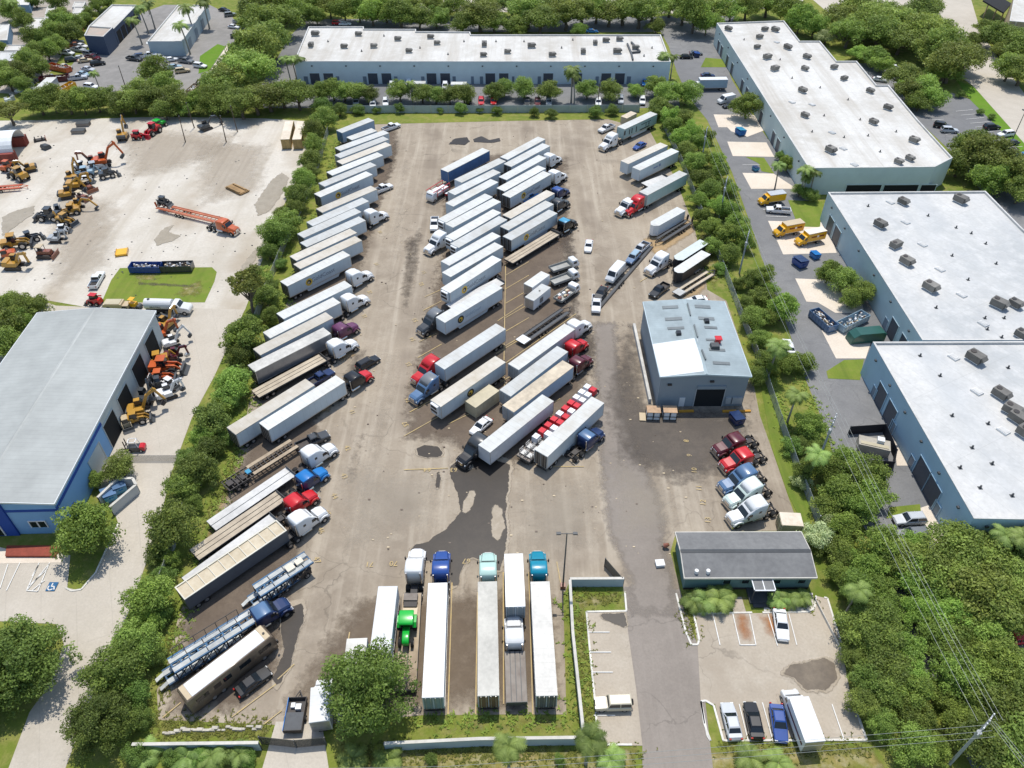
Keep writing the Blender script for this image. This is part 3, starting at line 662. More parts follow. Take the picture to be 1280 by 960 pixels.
def forklift(col='dark grey'):
    P = []; pm = paint(col)
    P.append(('body', B().box(-1.2, .9, -.55, .55, .3, 1.0, .1, .06).mesh('body', pm), None))
    P.append(('counterweight', shell([(-1.7, .3), (-1.75, .9), (-1.5, 1.1), (-1.0, 1.1), (-1.0, .3)], .55, .1).mesh('counterweight', paint('red')), None))
    P.append(('guard', B().beam((-.9, -.45, 1), (-.7, -.45, 2.1), .06).beam((-.9, .45, 1), (-.7, .45, 2.1), .06).beam((.8, -.45, 1), (.4, -.45, 2.1), .06).beam((.8, .45, 1), (.4, .45, 2.1), .06).box(-.75, .45, -.5, -.42, 2.08, 2.15).box(-.75, .45, .42, .5, 2.08, 2.15).box(-.75, -.65, -.5, .5, 2.08, 2.15).box(.35, .45, -.5, .5, 2.08, 2.15).mesh('guard', WHITE), None))
    P.append(('mast', B().box(1.0, 1.12, -.4, -.28, .1, 2.3).box(1.0, 1.12, .28, .4, .1, 2.3).box(1.0, 1.1, -.4, .4, 1.2, 1.3).mesh('mast', FRAME), None))
    P.append(('fork', B().box(1.1, 2.2, -.35, -.23, .1, .17).box(1.1, 2.2, .23, .35, .1, .17).mesh('fork', FRAME), None))
    for s in (-1, 1): P.extend(wheel(.6, s * .6, .35, .22)); P.extend(wheel(-1.1, s * .58, .3, .2))
    return P

def farm_tractor():
    pm = paint('green'); P = []
    P.append(('hood', shell([(.3, 1.0), (.3, 1.95), (2.2, 1.75), (2.6, 1.5), (2.6, .9)], .45, .1).mesh('hood', pm, True), None))
    P.append(('cab', B().box(-1.3, .35, -.8, .8, 1.1, 2.65, .12, .08).mesh('cab', GLASS), None))
    P.append(('cab_roof', shell([(-1.5, 2.65), (-1.5, 2.85), (-1.2, 2.95), (.4, 2.95), (.65, 2.8), (.65, 2.65)], .95, .12).mesh('cab_roof', pm, True), None))
    P.append(('chassis', B().box(-1.2, 2.5, -.35, .35, .6, 1.1).mesh('chassis', FRAME), None))
    for s in (-1, 1):
        P.extend(wheel(-.7, s * 1.25, .95, .5)); P.extend(wheel(2.0, s * 1.0, .6, .38))
        P.append(('fender', B().prism([(-1.6, 1.6), (-1.2, 2.0), (-.2, 2.0), (.3, 1.5), (.2, 1.45), (-.3, 1.9), (-1.1, 1.9), (-1.5, 1.55)], s * 1.0 - .28, s * 1.0 + .28).mesh('fender', pm), None))
    return P

def rolloff(col, L=6.2):
    P = []; x = L / 2
    b = B().box(-x, x, -1.15, -1.08, .2, 1.7).box(-x, x, 1.08, 1.15, .2, 1.7).box(-x, -x + .08, -1.1, 1.1, .2, 1.7).box(x - .08, x, -1.1, 1.1, .2, 1.7).box(-x, x, -1.1, 1.1, .15, .3)
    for i in range(7):
        xx = -x + .3 + i * (L - .7) / 6
        for s in (-1, 1): b.box(xx, xx + .1, s * 1.15 - (.0 if s > 0 else .07), s * 1.15 + (.07 if s > 0 else 0.), .2, 1.65)
    P.append(('bin', b.mesh('bin', paint(col)), None))
    q = B(); rn = random.Random(hash(col) % 97)
    for i in range(46):
        u, v = rn.uniform(-x + .4, x - .4), rn.uniform(-.85, .85); s = rn.uniform(.1, .35); q.m(i % 4).box(u - s, u + s, v - s * .6, v + s * .6, .9, 1.2 + s * .8, s * .3, s * .2)
    P.append(('rubbish', q.mesh('rubbish', [WHITE, paint('tan'), paint('brown'), paint('light grey')]), None))
    return P

def dumpster(col, lid=None):
    P = []
    b = B().rings([[(-.75, -1.0, .15), (.7, -1.0, .15), (.7, 1.0, .15), (-.75, 1.0, .15)], [(-.9, -1.0, 1.15), (.85, -1.0, 1.15), (.85, 1.0, 1.15), (-.9, 1.0, 1.15)]]).box(-.3, .3, -1.12, -1.0, .6, .8).box(-.3, .3, 1.0, 1.12, .6, .8)
    P.append(('bin', b.mesh('bin', paint(col)), None))
    for s in (-1, 1): P.append(('lid', B().rings([[(-.92, s * .5 - .5, 1.42), (.86, s * .5 - .5, 1.16), (.86, s * .5 + .48, 1.16), (-.92, s * .5 + .48, 1.42)], [(-.92, s * .5 - .5, 1.47), (.86, s * .5 - .5, 1.21), (.86, s * .5 + .48, 1.21), (-.92, s * .5 + .48, 1.47)]]).mesh('lid', paint(lid or col)), None))
    return P

def ac_unit(big=1):
    P = []; gm = mat('weathered unit housing', (.21, .20, .18), .6, .1, amt=.45, var=.25)
    P.append(('housing', B().box(-1.1, 1.1, -.75, .75, .25, 1.35).box(-1.13, -.4, -.78, .78, .3, 1.3).mesh('housing', gm), None))
    P.append(('curb', B().box(-.95, .95, -.6, .6, 0, .25).mesh('curb', WHITE), None))
    P.append(('fan', B().cyl((.55, .0, 1.35), (.55, .0, 1.43), .42, n=14).mesh('fan', FRAME), None))
    P.append(('louvre', B().box(-1.15, -1.12, -.65, .65, .4, 1.2).box(-.3, 1.0, -.785, -.755, .45, 1.15).mesh('louvre', FRAME), None))
    P.append(('hood', B().prism([(-1.1, 1.35), (-1.55, 1.0), (-1.5, .75), (-1.1, .8)], -.6, .6).mesh('hood', gm), None))
    return P

def lamp_post(h=12.5):
    P = []
    P.append(('pole', B().cyl((0, 0, .6), (0, 0, h), .13, .08, n=8).mesh('pole', DGREY), None))
    P.append(('base', B().box(-.4, .4, -.4, .4, 0, .65, .05, .05).mesh('base', paint('rust')), None))
    P.append(('arm', B().beam((-.9, 0, h - .1), (.9, 0, h - .1), .08).mesh('arm', DGREY), None))
    for s in (-1, 1): P.append(('lamp_head', B().box(s * 1.1 - .3, s * 1.1 + .3, -.2, .2, h - .15, h + .05).mesh('lamp_head', DGREY), None))
    return P

def utility_pole(h=10.5, can=True):
    P = []; wm = mat('grey weathered pole', (.40, .42, .43), .8, amt=.3)
    P.append(('pole', B().cyl((0, 0, 0), (0, 0, h), .2, .13, n=9).mesh('pole', wm), None))
    P.append(('crossarm', B().beam((-1.3, 0, h - .5), (1.3, 0, h - .5), .14).beam((-1.1, 0, h - 2.1), (.2, 0, h - 2.1), .12).mesh('crossarm', wm), None))
    for x in (-1.2, -.4, .4, 1.2): P.append(('insulator', B().cyl((x, 0, h - .43), (x, 0, h - .12), .08, n=7).mesh('insulator', WHITE), None))
    if can: P.append(('transformer', B().cyl((-.5, 0, h - 3.0), (-.5, 0, h - 2.15), .28, n=12).mesh('transformer', paint('light grey')), None))
    return P

def skeletal(L):
    """Flatbed with most of its planks gone: side planks in front, bare black frame behind."""
    P = []; x = L / 2; b = B()
    for s in (-1, 1): b.box(-x * .3, x, s * .98 - .32, s * .98 + .32, 1.42, 1.5)
    P.append(('deck', b.mesh('deck', WOOD), None)); b = B()
    for i in range(int(L / .8)): b.box(-x + .8 * i, -x + .8 * i + .16, -1.25, 1.25, 1.25, 1.4)
    for s in (-1, 1): b.box(-x, x, s * 1.26 - .05, s * 1.26 + .05, 1.2, 1.42)
    b.box(-x * .95, -x * .8, -.6, .6, 1.4, 1.7).box(-x * .6, -x * .5, -.9, .2, 1.4, 1.6)
    P.append(('side_rail', b.mesh('side_rail', FRAME), None)); P.append(('tool_box', B().box(-x * .42, -x * .3, -.5, .4, 1.42, 1.7).mesh('tool_box', paint('sky blue')), None))
    rear_gear(L, P, 1.2, 1.5); return P

def marks(boxes, half, m, name='marking'):
    """Flat painted blocks (x0, x1, z0, z1) on both sides of a body."""
    b = B()
    for s in (-1, 1):
        for x0, x1, z0, z1 in boxes: b.box(x0, x1, s * half - .014, s * half + .014, z0, z1)
    return [(name, b.mesh(name, m), None)]
# ------------------------------------------------------------------ trees and plants
def leaf_mat(name, lo, hi, trans=.30):
    if name in MATS: return MATS[name]
    m = bpy.data.materials.new(name); m.use_nodes = True; nt = m.node_tree; N = nt.nodes; b = N['Principled BSDF']
    b.inputs['Roughness'].default_value = .55; b.inputs['Specular IOR Level'].default_value = .25
    at = N.new('ShaderNodeAttribute'); at.attribute_name = 'tone'
    oi = N.new('ShaderNodeObjectInfo')
    a = N.new('ShaderNodeMath'); a.operation = 'MULTIPLY_ADD'; a.inputs[1].default_value = .5; lk(nt, oi.outputs['Random'], a.inputs[0]); 
    s = N.new('ShaderNodeMath'); s.operation = 'SUBTRACT'; s.inputs[1].default_value = .25; lk(nt, at.outputs['Fac'], s.inputs[0]); lk(nt, s.outputs[0], a.inputs[2])
    mx = N.new('ShaderNodeMix'); mx.data_type = 'RGBA'; mx.inputs[6].default_value = (*lo, 1); mx.inputs[7].default_value = (*hi, 1); lk(nt, a.outputs[0], mx.inputs[0])
    hv = N.new('ShaderNodeHueSaturation'); hv.inputs['Saturation'].default_value = .93; m1 = N.new('ShaderNodeMapRange'); m1.inputs[3].default_value = .478; m1.inputs[4].default_value = .514; lk(nt, oi.outputs['Random'], m1.inputs[0]); lk(nt, m1.outputs[0], hv.inputs['Hue'])
    q1 = N.new('ShaderNodeMath'); q1.operation = 'MULTIPLY'; q1.inputs[1].default_value = 7.31; lk(nt, oi.outputs['Random'], q1.inputs[0]); q2 = N.new('ShaderNodeMath'); q2.operation = 'FRACT'; lk(nt, q1.outputs[0], q2.inputs[0])
    m3 = N.new('ShaderNodeMapRange'); m3.inputs[3].default_value = 1.0; m3.inputs[4].default_value = 1.5; lk(nt, q2.outputs[0], m3.inputs[0]); lk(nt, m3.outputs[0], hv.inputs['Value']); lk(nt, mx.outputs[2], hv.inputs['Color'])
    lk(nt, hv.outputs[0], b.inputs['Base Color'])
    tr = N.new('ShaderNodeBsdfTranslucent'); hs = N.new('ShaderNodeHueSaturation'); hs.inputs['Value'].default_value = 1.5; hs.inputs['Hue'].default_value = .485; lk(nt, hv.outputs[0], hs.inputs['Color']); lk(nt, hs.outputs[0], tr.inputs['Color'])
    ms = N.new('ShaderNodeMixShader'); ms.inputs[0].default_value = trans; lk(nt, b.outputs[0], ms.inputs[1]); lk(nt, tr.outputs[0], ms.inputs[2]); lk(nt, ms.outputs[0], N['Material Output'].inputs['Surface'])
    MATS[name] = m
    return m
LEAF = {
    'giant': leaf_mat('deep green foliage', (.048, .084, .014), (.150, .225, .034)),
    'dense': leaf_mat('dark green foliage', (.070, .112, .018), (.23, .315, .046)),
    'bright': leaf_mat('fresh green foliage', (.078, .130, .017), (.25, .36, .048)),
    'olive': leaf_mat('olive foliage', (.088, .125, .020), (.25, .335, .052)),
    'open': leaf_mat('yellow green foliage', (.075, .095, .015), (.20, .215, .038)),
    'shrub': leaf_mat('glossy shrub foliage', (.064, .112, .018), (.185, .28, .045)),
    'flower': leaf_mat('pale blossoming foliage', (.11, .19, .04), (.50, .54, .28)),
    'palm': leaf_mat('palm fronds', (.085, .14, .025), (.25, .34, .075)),
}
BARK = mat('grey brown bark', (.16, .13, .10), .9, amt=.4)
PALE_BARK = mat('pale palm trunk', (.36, .33, .28), .9, amt=.4)
def rnd_dir(rn):
    z = rn.uniform(-1, 1); t = rn.uniform(0, 2 * math.pi); q = math.sqrt(1 - z * z); return Vector((q * math.cos(t), q * math.sin(t), z))

STYLE = {  # lobes, leaves, leaf size, crown half-height, crown centre height, lobe size, trunk radius
    'giant': (64, 21000, .20, 3.3, 3.2, (.62, 1.15), .24), 'dense': (36, 11000, .28, 3.2, 3.3, (.9, 1.6), .26), 'bright': (32, 10500, .29, 3.0, 3.2, (.85, 1.5), .22), 'olive': (42, 11500, .28, 2.4, 3.7, (.85, 1.5), .30),
    'open': (16, 4600, .30, 2.4, 5.6, (.7, 1.15), .26), 'shrub': (24, 8000, .31, 2.6, 2.6, (.9, 1.5), .12), 'flower': (24, 7000, .31, 2.5, 2.9, (.8, 1.4), .14)}
def tree(style, seed):
    """Crown of 4 m radius made of leaf faces spread over many lobes, on a trunk with limbs."""
    nl, nq, ls, rz, cz, lr, tr = STYLE[style]; rn = random.Random(seed * 31 + len(style))
    lobes = []; tries = 0
    while len(lobes) < nl and tries < 4000:
        tries += 1
        d = rnd_dir(rn)
        if d.z < -.45: continue
        r = rn.uniform(lr[0] * .75, lr[1] * 1.05); k = rn.uniform(.62, 1.16) if style != 'open' else rn.uniform(.45, 1.0)
        c = Vector((d.x * (4 - r) * k, d.y * (4 - r) * k, d.z * (rz - r * .55) * k))
        c *= 1 + .26 * noise.noise(d * 1.3 + Vector((seed, 0, 0)))
        if style == 'open' and any((c - q[0]).length < .9 for q in lobes): continue
        lobes.append((c + Vector((0, 0, cz)), r, rn.uniform(0, 1)))
    for i in range(5 if style != 'open' else 0): lobes.append((Vector((rn.uniform(-1, 1), rn.uniform(-1, 1), cz + rn.uniform(-.6, .4))), 1.6, .4))
    b = B(); tone = []
    w = [q[1] ** 2 for q in lobes]; tot = sum(w)
    for (c, r, t), ww in zip(lobes, w):
        for i in range(int(nq * ww / tot)):
            d = rnd_dir(rn)
            if d.z < -.2 and rn.random() < .55: d.z = -d.z
            p = c + Vector((d.x, d.y, d.z * .8)) * r * (rn.uniform(.74, 1.08) if rn.random() < .80 else rn.uniform(.3, .8) if rn.random() < .6 else rn.uniform(1.08, 1.42))
            if p.z < .15: continue
            n = (d * .7 + rnd_dir(rn) * .75 + Vector((0, 0, .25))).normalized()
            u = n.orthogonal().normalized(); u.rotate(Matrix.Rotation(rn.uniform(0, 6.28), 3, n)); v = n.cross(u)
            s = ls * rn.uniform(.5, 1.4); e = s * rn.uniform(.45, .8)
            b.add([p - u * s * .6, p - v * e * .5 + u * s * .05, p + u * s * .6, p + v * e * .5 + u * s * .05], [(0, 1, 2, 3)])
            tn = min(1, max(0, t * .55 + rn.uniform(-.1, .5))); tone += [tn] * 4
    me = bpy.data.meshes.new('crown'); me.from_pydata(b.v, [], b.f); me.materials.append(LEAF[style])
    a = me.attributes.new('tone', 'FLOAT', 'POINT'); a.data.foreach_set('value', tone)
    t = B(); fork = cz * .45
    if style in ('shrub', 'flower'):
        for i in range(5):
            q = rnd_dir(rn); t.tube([(q.x * .2, q.y * .2, 0), (q.x * .6, q.y * .6, 1.2), (q.x * 1.4, q.y * 1.4, 2.4)], [tr, tr * .7, tr * .3], 5)
    else:
        t.tube([(0, 0, 0), (rn.uniform(-.15, .15), rn.uniform(-.15, .15), fork * .5), (rn.uniform(-.2, .2), rn.uniform(-.2, .2), fork)], [tr * 1.25, tr, tr * .85], 8)
        top = Vector(t.v[-1]); base = Vector((0, 0, fork))
        for c, r, _ in lobes[:12 if style != 'open' else 16]:
            mid = base.lerp(c, .5) + Vector((0, 0, -.25)) + rnd_dir(rn) * .25
            t.tube([base, mid, c], [tr * .6, tr * .38, tr * .12], 5)
    return [('trunk', t.mesh('trunk', BARK), None), ('crown', me, None)]

def palm(seed, low=False):
    rn = random.Random(seed); P = []
    h = rn.uniform(6.3, 7.2) if not low else 1.0
    lean = Vector((rn.uniform(-.7, .7), rn.uniform(-.5, .5), 0))
    pts = [Vector((0, 0, 0)) + lean * (k / 5) ** 1.5 + Vector((0, 0, h * k / 5)) for k in range(6)]
    P.append(('trunk', B().tube(pts, [.24, .19, .17, .16, .15, .14], 7).mesh('trunk', PALE_BARK), None))
    b = B(); tone = []; top = pts[-1]; nf = 22 if not low else 16
    for i in range(nf):
        az = 2 * math.pi * i / nf + rn.uniform(-.2, .2); up = rn.uniform(-.1, 1.1); L = rn.uniform(2.0, 2.6); t = rn.uniform(0, 1)
        d = Vector((math.cos(az), math.sin(az), 0)); side = Vector((-d.y, d.x, 0)); pr = top.copy(); el = up
        for k in range(9):
            q = pr + (d * math.cos(el) + Vector((0, 0, math.sin(el)))) * L / 9; el -= .22
            wl = .62 * math.sin(math.pi * (k + 1.2) / 10.5)
            for s in (-1, 1):
                for j in range(2):
                    o = pr.lerp(q, j * .5); e = o + side * s * wl + d * .22 + Vector((0, 0, -.22 * wl - rn.uniform(0, .12)))
                    wd = (q - pr) * .42; b.add([o - wd * .5, o + wd, e + wd * .3, e], [(0, 1, 2, 3)]); tone += [min(1, t * .7 + rn.uniform(0, .3))] * 4
            pr = q
    me = bpy.data.meshes.new('crown'); me.from_pydata(b.v, [], b.f); me.materials.append(LEAF['palm'])
    a = me.attributes.new('tone', 'FLOAT', 'POINT'); a.data.foreach_set('value', tone)
    P.append(('crown', me, None))
    return P

NVAR = {'giant': 2, 'dense': 6, 'bright': 5, 'olive': 5, 'open': 2, 'shrub': 4, 'flower': 2}
CROWN_Z = {k: v[4] for k, v in STYLE.items()}
TCOUNT = [0]
GROW = {'giant': 1.08, 'dense': 1.22, 'bright': 1.2, 'olive': 1.25, 'shrub': 1.15, 'open': 1.05}
def plant(px, py, rpx, style, label, group=None, cat='tree', squash=1.0, name='tree'):
    """A tree whose crown is centred on the sight line through (px, py), rpx photo pixels in radius."""
    TCOUNT[0] += 1; i = TCOUNT[0]; rn = random.Random(i)
    sc = 1.0
    for _ in range(4):
        p = G(px, py, CROWN_Z.get(style, 0) * sc * squash); sc = rpx * GROW.get(style, 1.1) * mpp(p) / 4.0
    v = rn.randrange(NVAR[style])
    return place(name, ('tree', style, v), lambda: tree(style, v), (p.x, p.y, -.02), rn.uniform(0, 6.28), label, cat, group, (sc * rn.uniform(.88, 1.15), sc * rn.uniform(.88, 1.15), sc * squash * rn.uniform(.9, 1.15)))

def palm_at(px, py, s, label, group=None, low=False):
    """A palm standing on the ground pixel (px, py), s times its usual size."""
    TCOUNT[0] += 1; v = TCOUNT[0] % 4; p = G(px, py)
    return place('palm_tree' if not low else 'palm_shrub', ('palm', v, low), lambda: palm(v * 7 + 3, low), (p.x, p.y, -.02), TCOUNT[0] * 1.7, label, 'palm', group, s)
# ------------------------------------------------------------------ ground surfaces
ASPH = ground_mat('worn pale asphalt', ((.345, .288, .217), (.255, .21, .158), (.42, .36, .28)), (.04, .3, 2.2), streak=(R(8), .6, (.46, .40, .315), .6), bump=.12, crack=(.11, .55), wave=(.022, (.21, .17, .128), .75))
BAYS = ground_mat('dark stained asphalt', ((.15, .114, .084), (.195, .152, .113), (.115, .088, .068)), (.08, .5, 2.5), alpha=.85, bump=.1, edge=.35)
ROADG = ground_mat('blue grey asphalt', ((.182, .182, .182), (.235, .232, .225), (.15, .15, .15)), (.03, .3, 3.), bump=.1, crack=(.1, .4))
DRIVE = ground_mat('grey brown asphalt', ((.27, .235, .20), (.225, .195, .165), (.31, .27, .23)), (.05, .4, 3.), streak=(R(4), .6, (.33, .29, .25), .4), bump=.1, crack=(.12, .5))
SAND = ground_mat('packed pale sand', ((.585, .54, .465), (.48, .435, .36), (.64, .60, .53)), (.025, .16, 1.6), streak=(R(60), .25, (.40, .35, .275), .6), bump=.3, wave=(.018, (.36, .30, .225), .7))
CONC = ground_mat('pale concrete', ((.51, .46, .385), (.44, .395, .325), (.545, .495, .42)), (.04, .3, 3.), streak=(R(-24), .35, (.42, .375, .31), .4), bump=.08, seam=(R(-24), 4.5, .35))
LOTC = ground_mat('stained concrete', ((.44, .38, .30), (.37, .315, .245), (.48, .425, .345)), (.06, .4, 3.), bump=.08, crack=(.13, .5), wave=(.03, (.30, .25, .19), .4))
APRON = ground_mat('cream concrete apron', ((.70, .61, .50), (.63, .545, .44), (.72, .645, .545)), (.06, .4, 3.))
GRASS = ground_mat('rough grass', ((.13, .175, .026), (.20, .225, .038), (.33, .27, .10)), (.06, .5, 3.5), rough=1., bump=.5)
LAWN = ground_mat('mown lawn', ((.15, .21, .028), (.185, .235, .034), (.23, .23, .055)), (.07, .5, 4.), rough=1., streak=(R(90), .3, (.06, .10, .018), .5), bump=.4)
DRYG = ground_mat('dry yellow grass', ((.17, .175, .035), (.30, .24, .085), (.46, .40, .27)), (.2, .9, 4.), rough=1., alpha=True, edge=.3, bump=.5)
EARTH = ground_mat('bare orange earth', ((.42, .29, .15), (.36, .26, .15), (.50, .40, .27)), (.1, .8, 4.), rough=1., alpha=.9, edge=.35, bump=.3)
WETA = ground_mat('wet asphalt', ((.045, .037, .030), (.056, .046, .037), (.036, .031, .027)), (.1, .6, 3.), rough=.38, alpha=True, edge=.05, thr=.5, spec=.2)
MUDR = ground_mat('dried mud rim', ((.42, .355, .27), (.36, .30, .22), (.50, .43, .34)), (.2, .9, 4.), alpha=.9, edge=.12)
MUDP = ground_mat('muddy water', ((.36, .30, .21), (.41, .35, .26), (.30, .25, .17)), (.1, .6, 3.), rough=.25, alpha=.9, edge=.1, spec=.5)
RUSTS = ground_mat('rust stain', ((.40, .16, .055), (.44, .21, .09), (.36, .15, .06)), (.2, .9, 4.), alpha=.8, edge=.5)
PALES = ground_mat('pale worn patch', ((.43, .375, .295), (.39, .335, .26), (.47, .41, .33)), (.2, .9, 4.), alpha=.4, edge=.6)
OILS = ground_mat('oil stained asphalt', ((.10, .082, .066), (.13, .105, .082), (.085, .068, .055)), (.2, .9, 3.), alpha=.8, edge=.45)
YEL = ground_mat('faded yellow paint', ((.58, .43, .19), (.46, .36, .20), (.36, .29, .19)), (.3, 1.5, 6.))
WHL = ground_mat('white road paint', ((.76, .75, .71), (.70, .69, .65), (.6, .58, .53)), (.3, 1.5, 6.))
KERB = mat('painted kerb concrete', (.74, .71, .64), .8, amt=.4, obj=False)

LAYER = [0]
def up(z):
    LAYER[0] += 1; return z + LAYER[0] * .0006
def sheet(name, px, m, z):
    z = up(z); b = B().poly([G(x, y, z) for x, y in px]); return solo(name, b.mesh(name, m), kind='structure')

def fine(pts, step):
    """The outline with its long edges cut into shorter ones."""
    out = []
    for i, p in enumerate(pts):
        q = pts[(i + 1) % len(pts)]; n = max(1, int((q - p).length / step))
        out += [p.lerp(q, k / n) for k in range(n)]
    return out

def area(pts): return sum(pts[i].x * pts[(i + 1) % len(pts)].y - pts[(i + 1) % len(pts)].x * pts[i].y for i in range(len(pts))) / 2

def inset(pts, d):
    if area(pts) < 0: pts = pts[::-1]
    out = []
    for i, p in enumerate(pts):
        a = (p - pts[i - 1]); c = (pts[(i + 1) % len(pts)] - p); a.z = c.z = 0; a.normalize(); c.normalize()
        n1 = Vector((-a.y, a.x, 0)); n2 = Vector((-c.y, c.x, 0)); n = n1 + n2
        if n.length < 1e-4: n = n1.copy()
        n.normalize(); k = max(.35, n.dot(n1)); out.append(p + n * min(d / k, d * 2.5))
    return pts, out

def patch(name, px, m, z, d=1.5):
    """A stain, puddle or worn place lying on another surface; attribute «inside» grows from 0 at its outline to 1 at d metres within, and falls below 0 outside."""
    z = up(z) if z > .012 else z + LAYER[0] * .00008; LAYER[0] += 1
    P = [G(x, y, 0) for x, y in px]; n = len(P); st = min(1.4, max(.4, d * .45))
    def dist(x, y):
        best = 1e9; ins = False
        for i in range(n):
            a, c = P[i], P[(i + 1) % n]; ex, ey = c.x - a.x, c.y - a.y; t = max(0., min(1., ((x - a.x) * ex + (y - a.y) * ey) / (ex * ex + ey * ey)))
            q = (x - a.x - ex * t) ** 2 + (y - a.y - ey * t) ** 2
            if q < best: best = q
            if (a.y > y) != (c.y > y) and x < ex * (y - a.y) / ey + a.x: ins = not ins
        return math.sqrt(best) * (1 if ins else -1)
    x0, y0 = min(p.x for p in P) - d, min(p.y for p in P) - d; nx = int((max(p.x for p in P) + d - x0) / st) + 2; ny = int((max(p.y for p in P) + d - y0) / st) + 2
    val = [[max(-1., min(1.3, dist(x0 + i * st, y0 + j * st) / d)) for i in range(nx)] for j in range(ny)]
    ids = {}; b = B(); vals = []
    def vid(i, j):
        if (i, j) not in ids: ids[i, j] = len(b.v); b.v.append((x0 + i * st, y0 + j * st, z)); vals.append(val[j][i])
        return ids[i, j]
    for j in range(ny - 1):
        for i in range(nx - 1):
            if max(val[j][i], val[j][i + 1], val[j + 1][i], val[j + 1][i + 1]) > -.6: b.f.append((vid(i, j), vid(i + 1, j), vid(i + 1, j + 1), vid(i, j + 1))); b.mi.append(0)
    return solo(name, b.mesh(name, m, attr={'inside': vals}), kind='structure')

def strip_lines(name, segs, m, z, w):
    b = B()
    for (x0, y0), (x1, y1) in segs:
        a, c = G(x0, y0, z), G(x1, y1, z); d = (c - a).normalized(); n = Vector((-d.y, d.x, 0)) * w / 2
        b.add([a - n, c - n, c + n, a + n], [(0, 1, 2, 3)])
    return solo(name, b.mesh(name, m), kind='structure')

def kerb(px, w=.25, h=.13):
    b = B(); pts = [G(x, y) for x, y in px]
    for i in range(len(pts) - 1): b.beam(pts[i] + Vector((0, 0, h / 2)), pts[i + 1] + Vector((0, 0, h / 2)), w, h + .002 * (i % 2))
    return solo('kerb', b.mesh('kerb', KERB), kind='structure')

solo('ground', B().poly([(-2500, -300, 0), (2500, -300, 0), (2500, 4000, 0), (-2500, 4000, 0)]).mesh('ground', GRASS), kind='structure')
YARD = [(432, 158), (478, 155), (640, 151), (760, 149), (812, 163), (845, 225), (868, 285), (880, 335), (884, 362), (908, 376), (940, 470), (950, 520), (965, 562), (985, 620), (1000, 663), (845, 665), (838, 690), (850, 737), (779, 733), (780, 722), (712, 727), (704, 745), (708, 893), (640, 893), (527, 894), (400, 906), (340, 906), (198, 900), (196, 862), (206, 845), (222, 775), (250, 700), (275, 640), (300, 562), (312, 500), (322, 465), (348, 405), (370, 350), (386, 310), (401, 265), (416, 225), (428, 190), (424, 170)]
sheet('yard', YARD, ASPH, .02)
sheet('entrance_drive', [(779, 733), (850, 737), (858, 765), (872, 805), (882, 880), (893, 975), (803, 975), (803, 932), (795, 860), (785, 790), (783, 764)], DRIVE, .024)
sheet('access_road', [(836, 58), (900, 58), (915, 100), (950, 160), (1003, 232), (1030, 275), (1060, 330), (1120, 420), (1085, 470), (1195, 685), (1190, 705), (1105, 705), (1075, 650), (1052, 600), (1028, 525), (1002, 462), (985, 410), (962, 350), (940, 285), (915, 215), (884, 150), (860, 120), (846, 90)], ROADG, .02)
sheet('loading_yard', [(366, 104), (846, 103), (850, 134), (800, 135), (330, 135), (322, 108)], ROADG, .024)
sheet('side_road', [(385, 24), (398, 24), (386, 45), (368, 106), (324, 110), (340, 85), (362, 45)], ROADG, .028)
sheet('rear_road', [(398, 24), (920, 20), (905, 42), (900, 58), (836, 58), (826, 40), (385, 40)], ROADG, .016)
sheet('far_road', [(500, 14), (860, 17), (1000, 8), (1010, -10), (480, -10)], CONC, .012)
sheet('pale_road', [(1000, -14), (1210, -14), (1226, 40), (1250, 75), (1290, 130), (1290, 190), (1217, 108), (1190, 88), (1150, 62), (1040, 20)], CONC, .012)
sheet('visitor_parking', [(1050, 78), (1110, 80), (1165, 118), (1190, 116), (1212, 124), (1240, 152), (1300, 210), (1300, 320), (1240, 260), (1200, 200), (1110, 115)], ROADG, .02)
sheet('shaded_lane', [(1105, 705), (1190, 705), (1300, 720), (1300, 990), (1230, 990), (1180, 890), (1120, 760)], ROADG, .014)
sheet('upper_lot', [(60, 120), (100, 68), (128, 62), (178, 16), (205, 6), (262, 6), (290, 20), (300, 40), (262, 100), (250, 128), (110, 125), (50, 135)], mat and ground_mat('light grey asphalt', ((.27, .255, .235), (.22, .21, .195), (.33, .31, .29)), (.04, .3, 3.)), .02)
sheet('junk_lot', [(-30, -12), (150, -12), (100, 34), (60, 95), (20, 118), (-60, 110)], ground_mat('littered dirt', ((.38, .335, .29), (.30, .265, .225), (.46, .42, .37)), (.05, .35, 2.)), .016)
sheet('sand_lot', [(-80, 152), (60, 150), (200, 146), (330, 148), (390, 152), (384, 198), (348, 270), (326, 330), (312, 372), (306, 388), (196, 386), (120, 386), (40, 372), (-80, 372)], SAND, .016)
sheet('concrete_drive', [(-60, 372), (40, 372), (70, 382), (120, 384), (196, 384), (306, 387), (268, 470), (240, 522), (214, 592), (196, 665), (164, 757), (118, 865), (76, 975), (5, 975), (37, 890), (62, 855), (80, 805), (70, 780), (-30, 775), (-30, 692), (88, 694), (84, 735), (102, 738), (122, 715), (148, 655), (143, 640), (126, 612), (108, 604), (140, 520), (178, 430), (196, 390), (60, 392), (8, 470), (-60, 560)], CONC, .024)
sheet('lawn', [(150, 335), (265, 334), (271, 340), (268, 352), (256, 378), (127, 378), (139, 350)], LAWN, .03)
sheet('gate_pad', [(345, 902), (402, 902), (414, 980), (322, 980)], MATS['pale concrete'], .03)
for q_ in ([(160, 342), (200, 338), (210, 350), (165, 356)], [(215, 362), (258, 345), (256, 372), (220, 374)]): patch('dry_grass', q_, DRYG, .032, 3.)
patch('wheel_ruts', [(172, 352), (245, 356), (244, 360), (172, 357)], OILS, .036, .8)
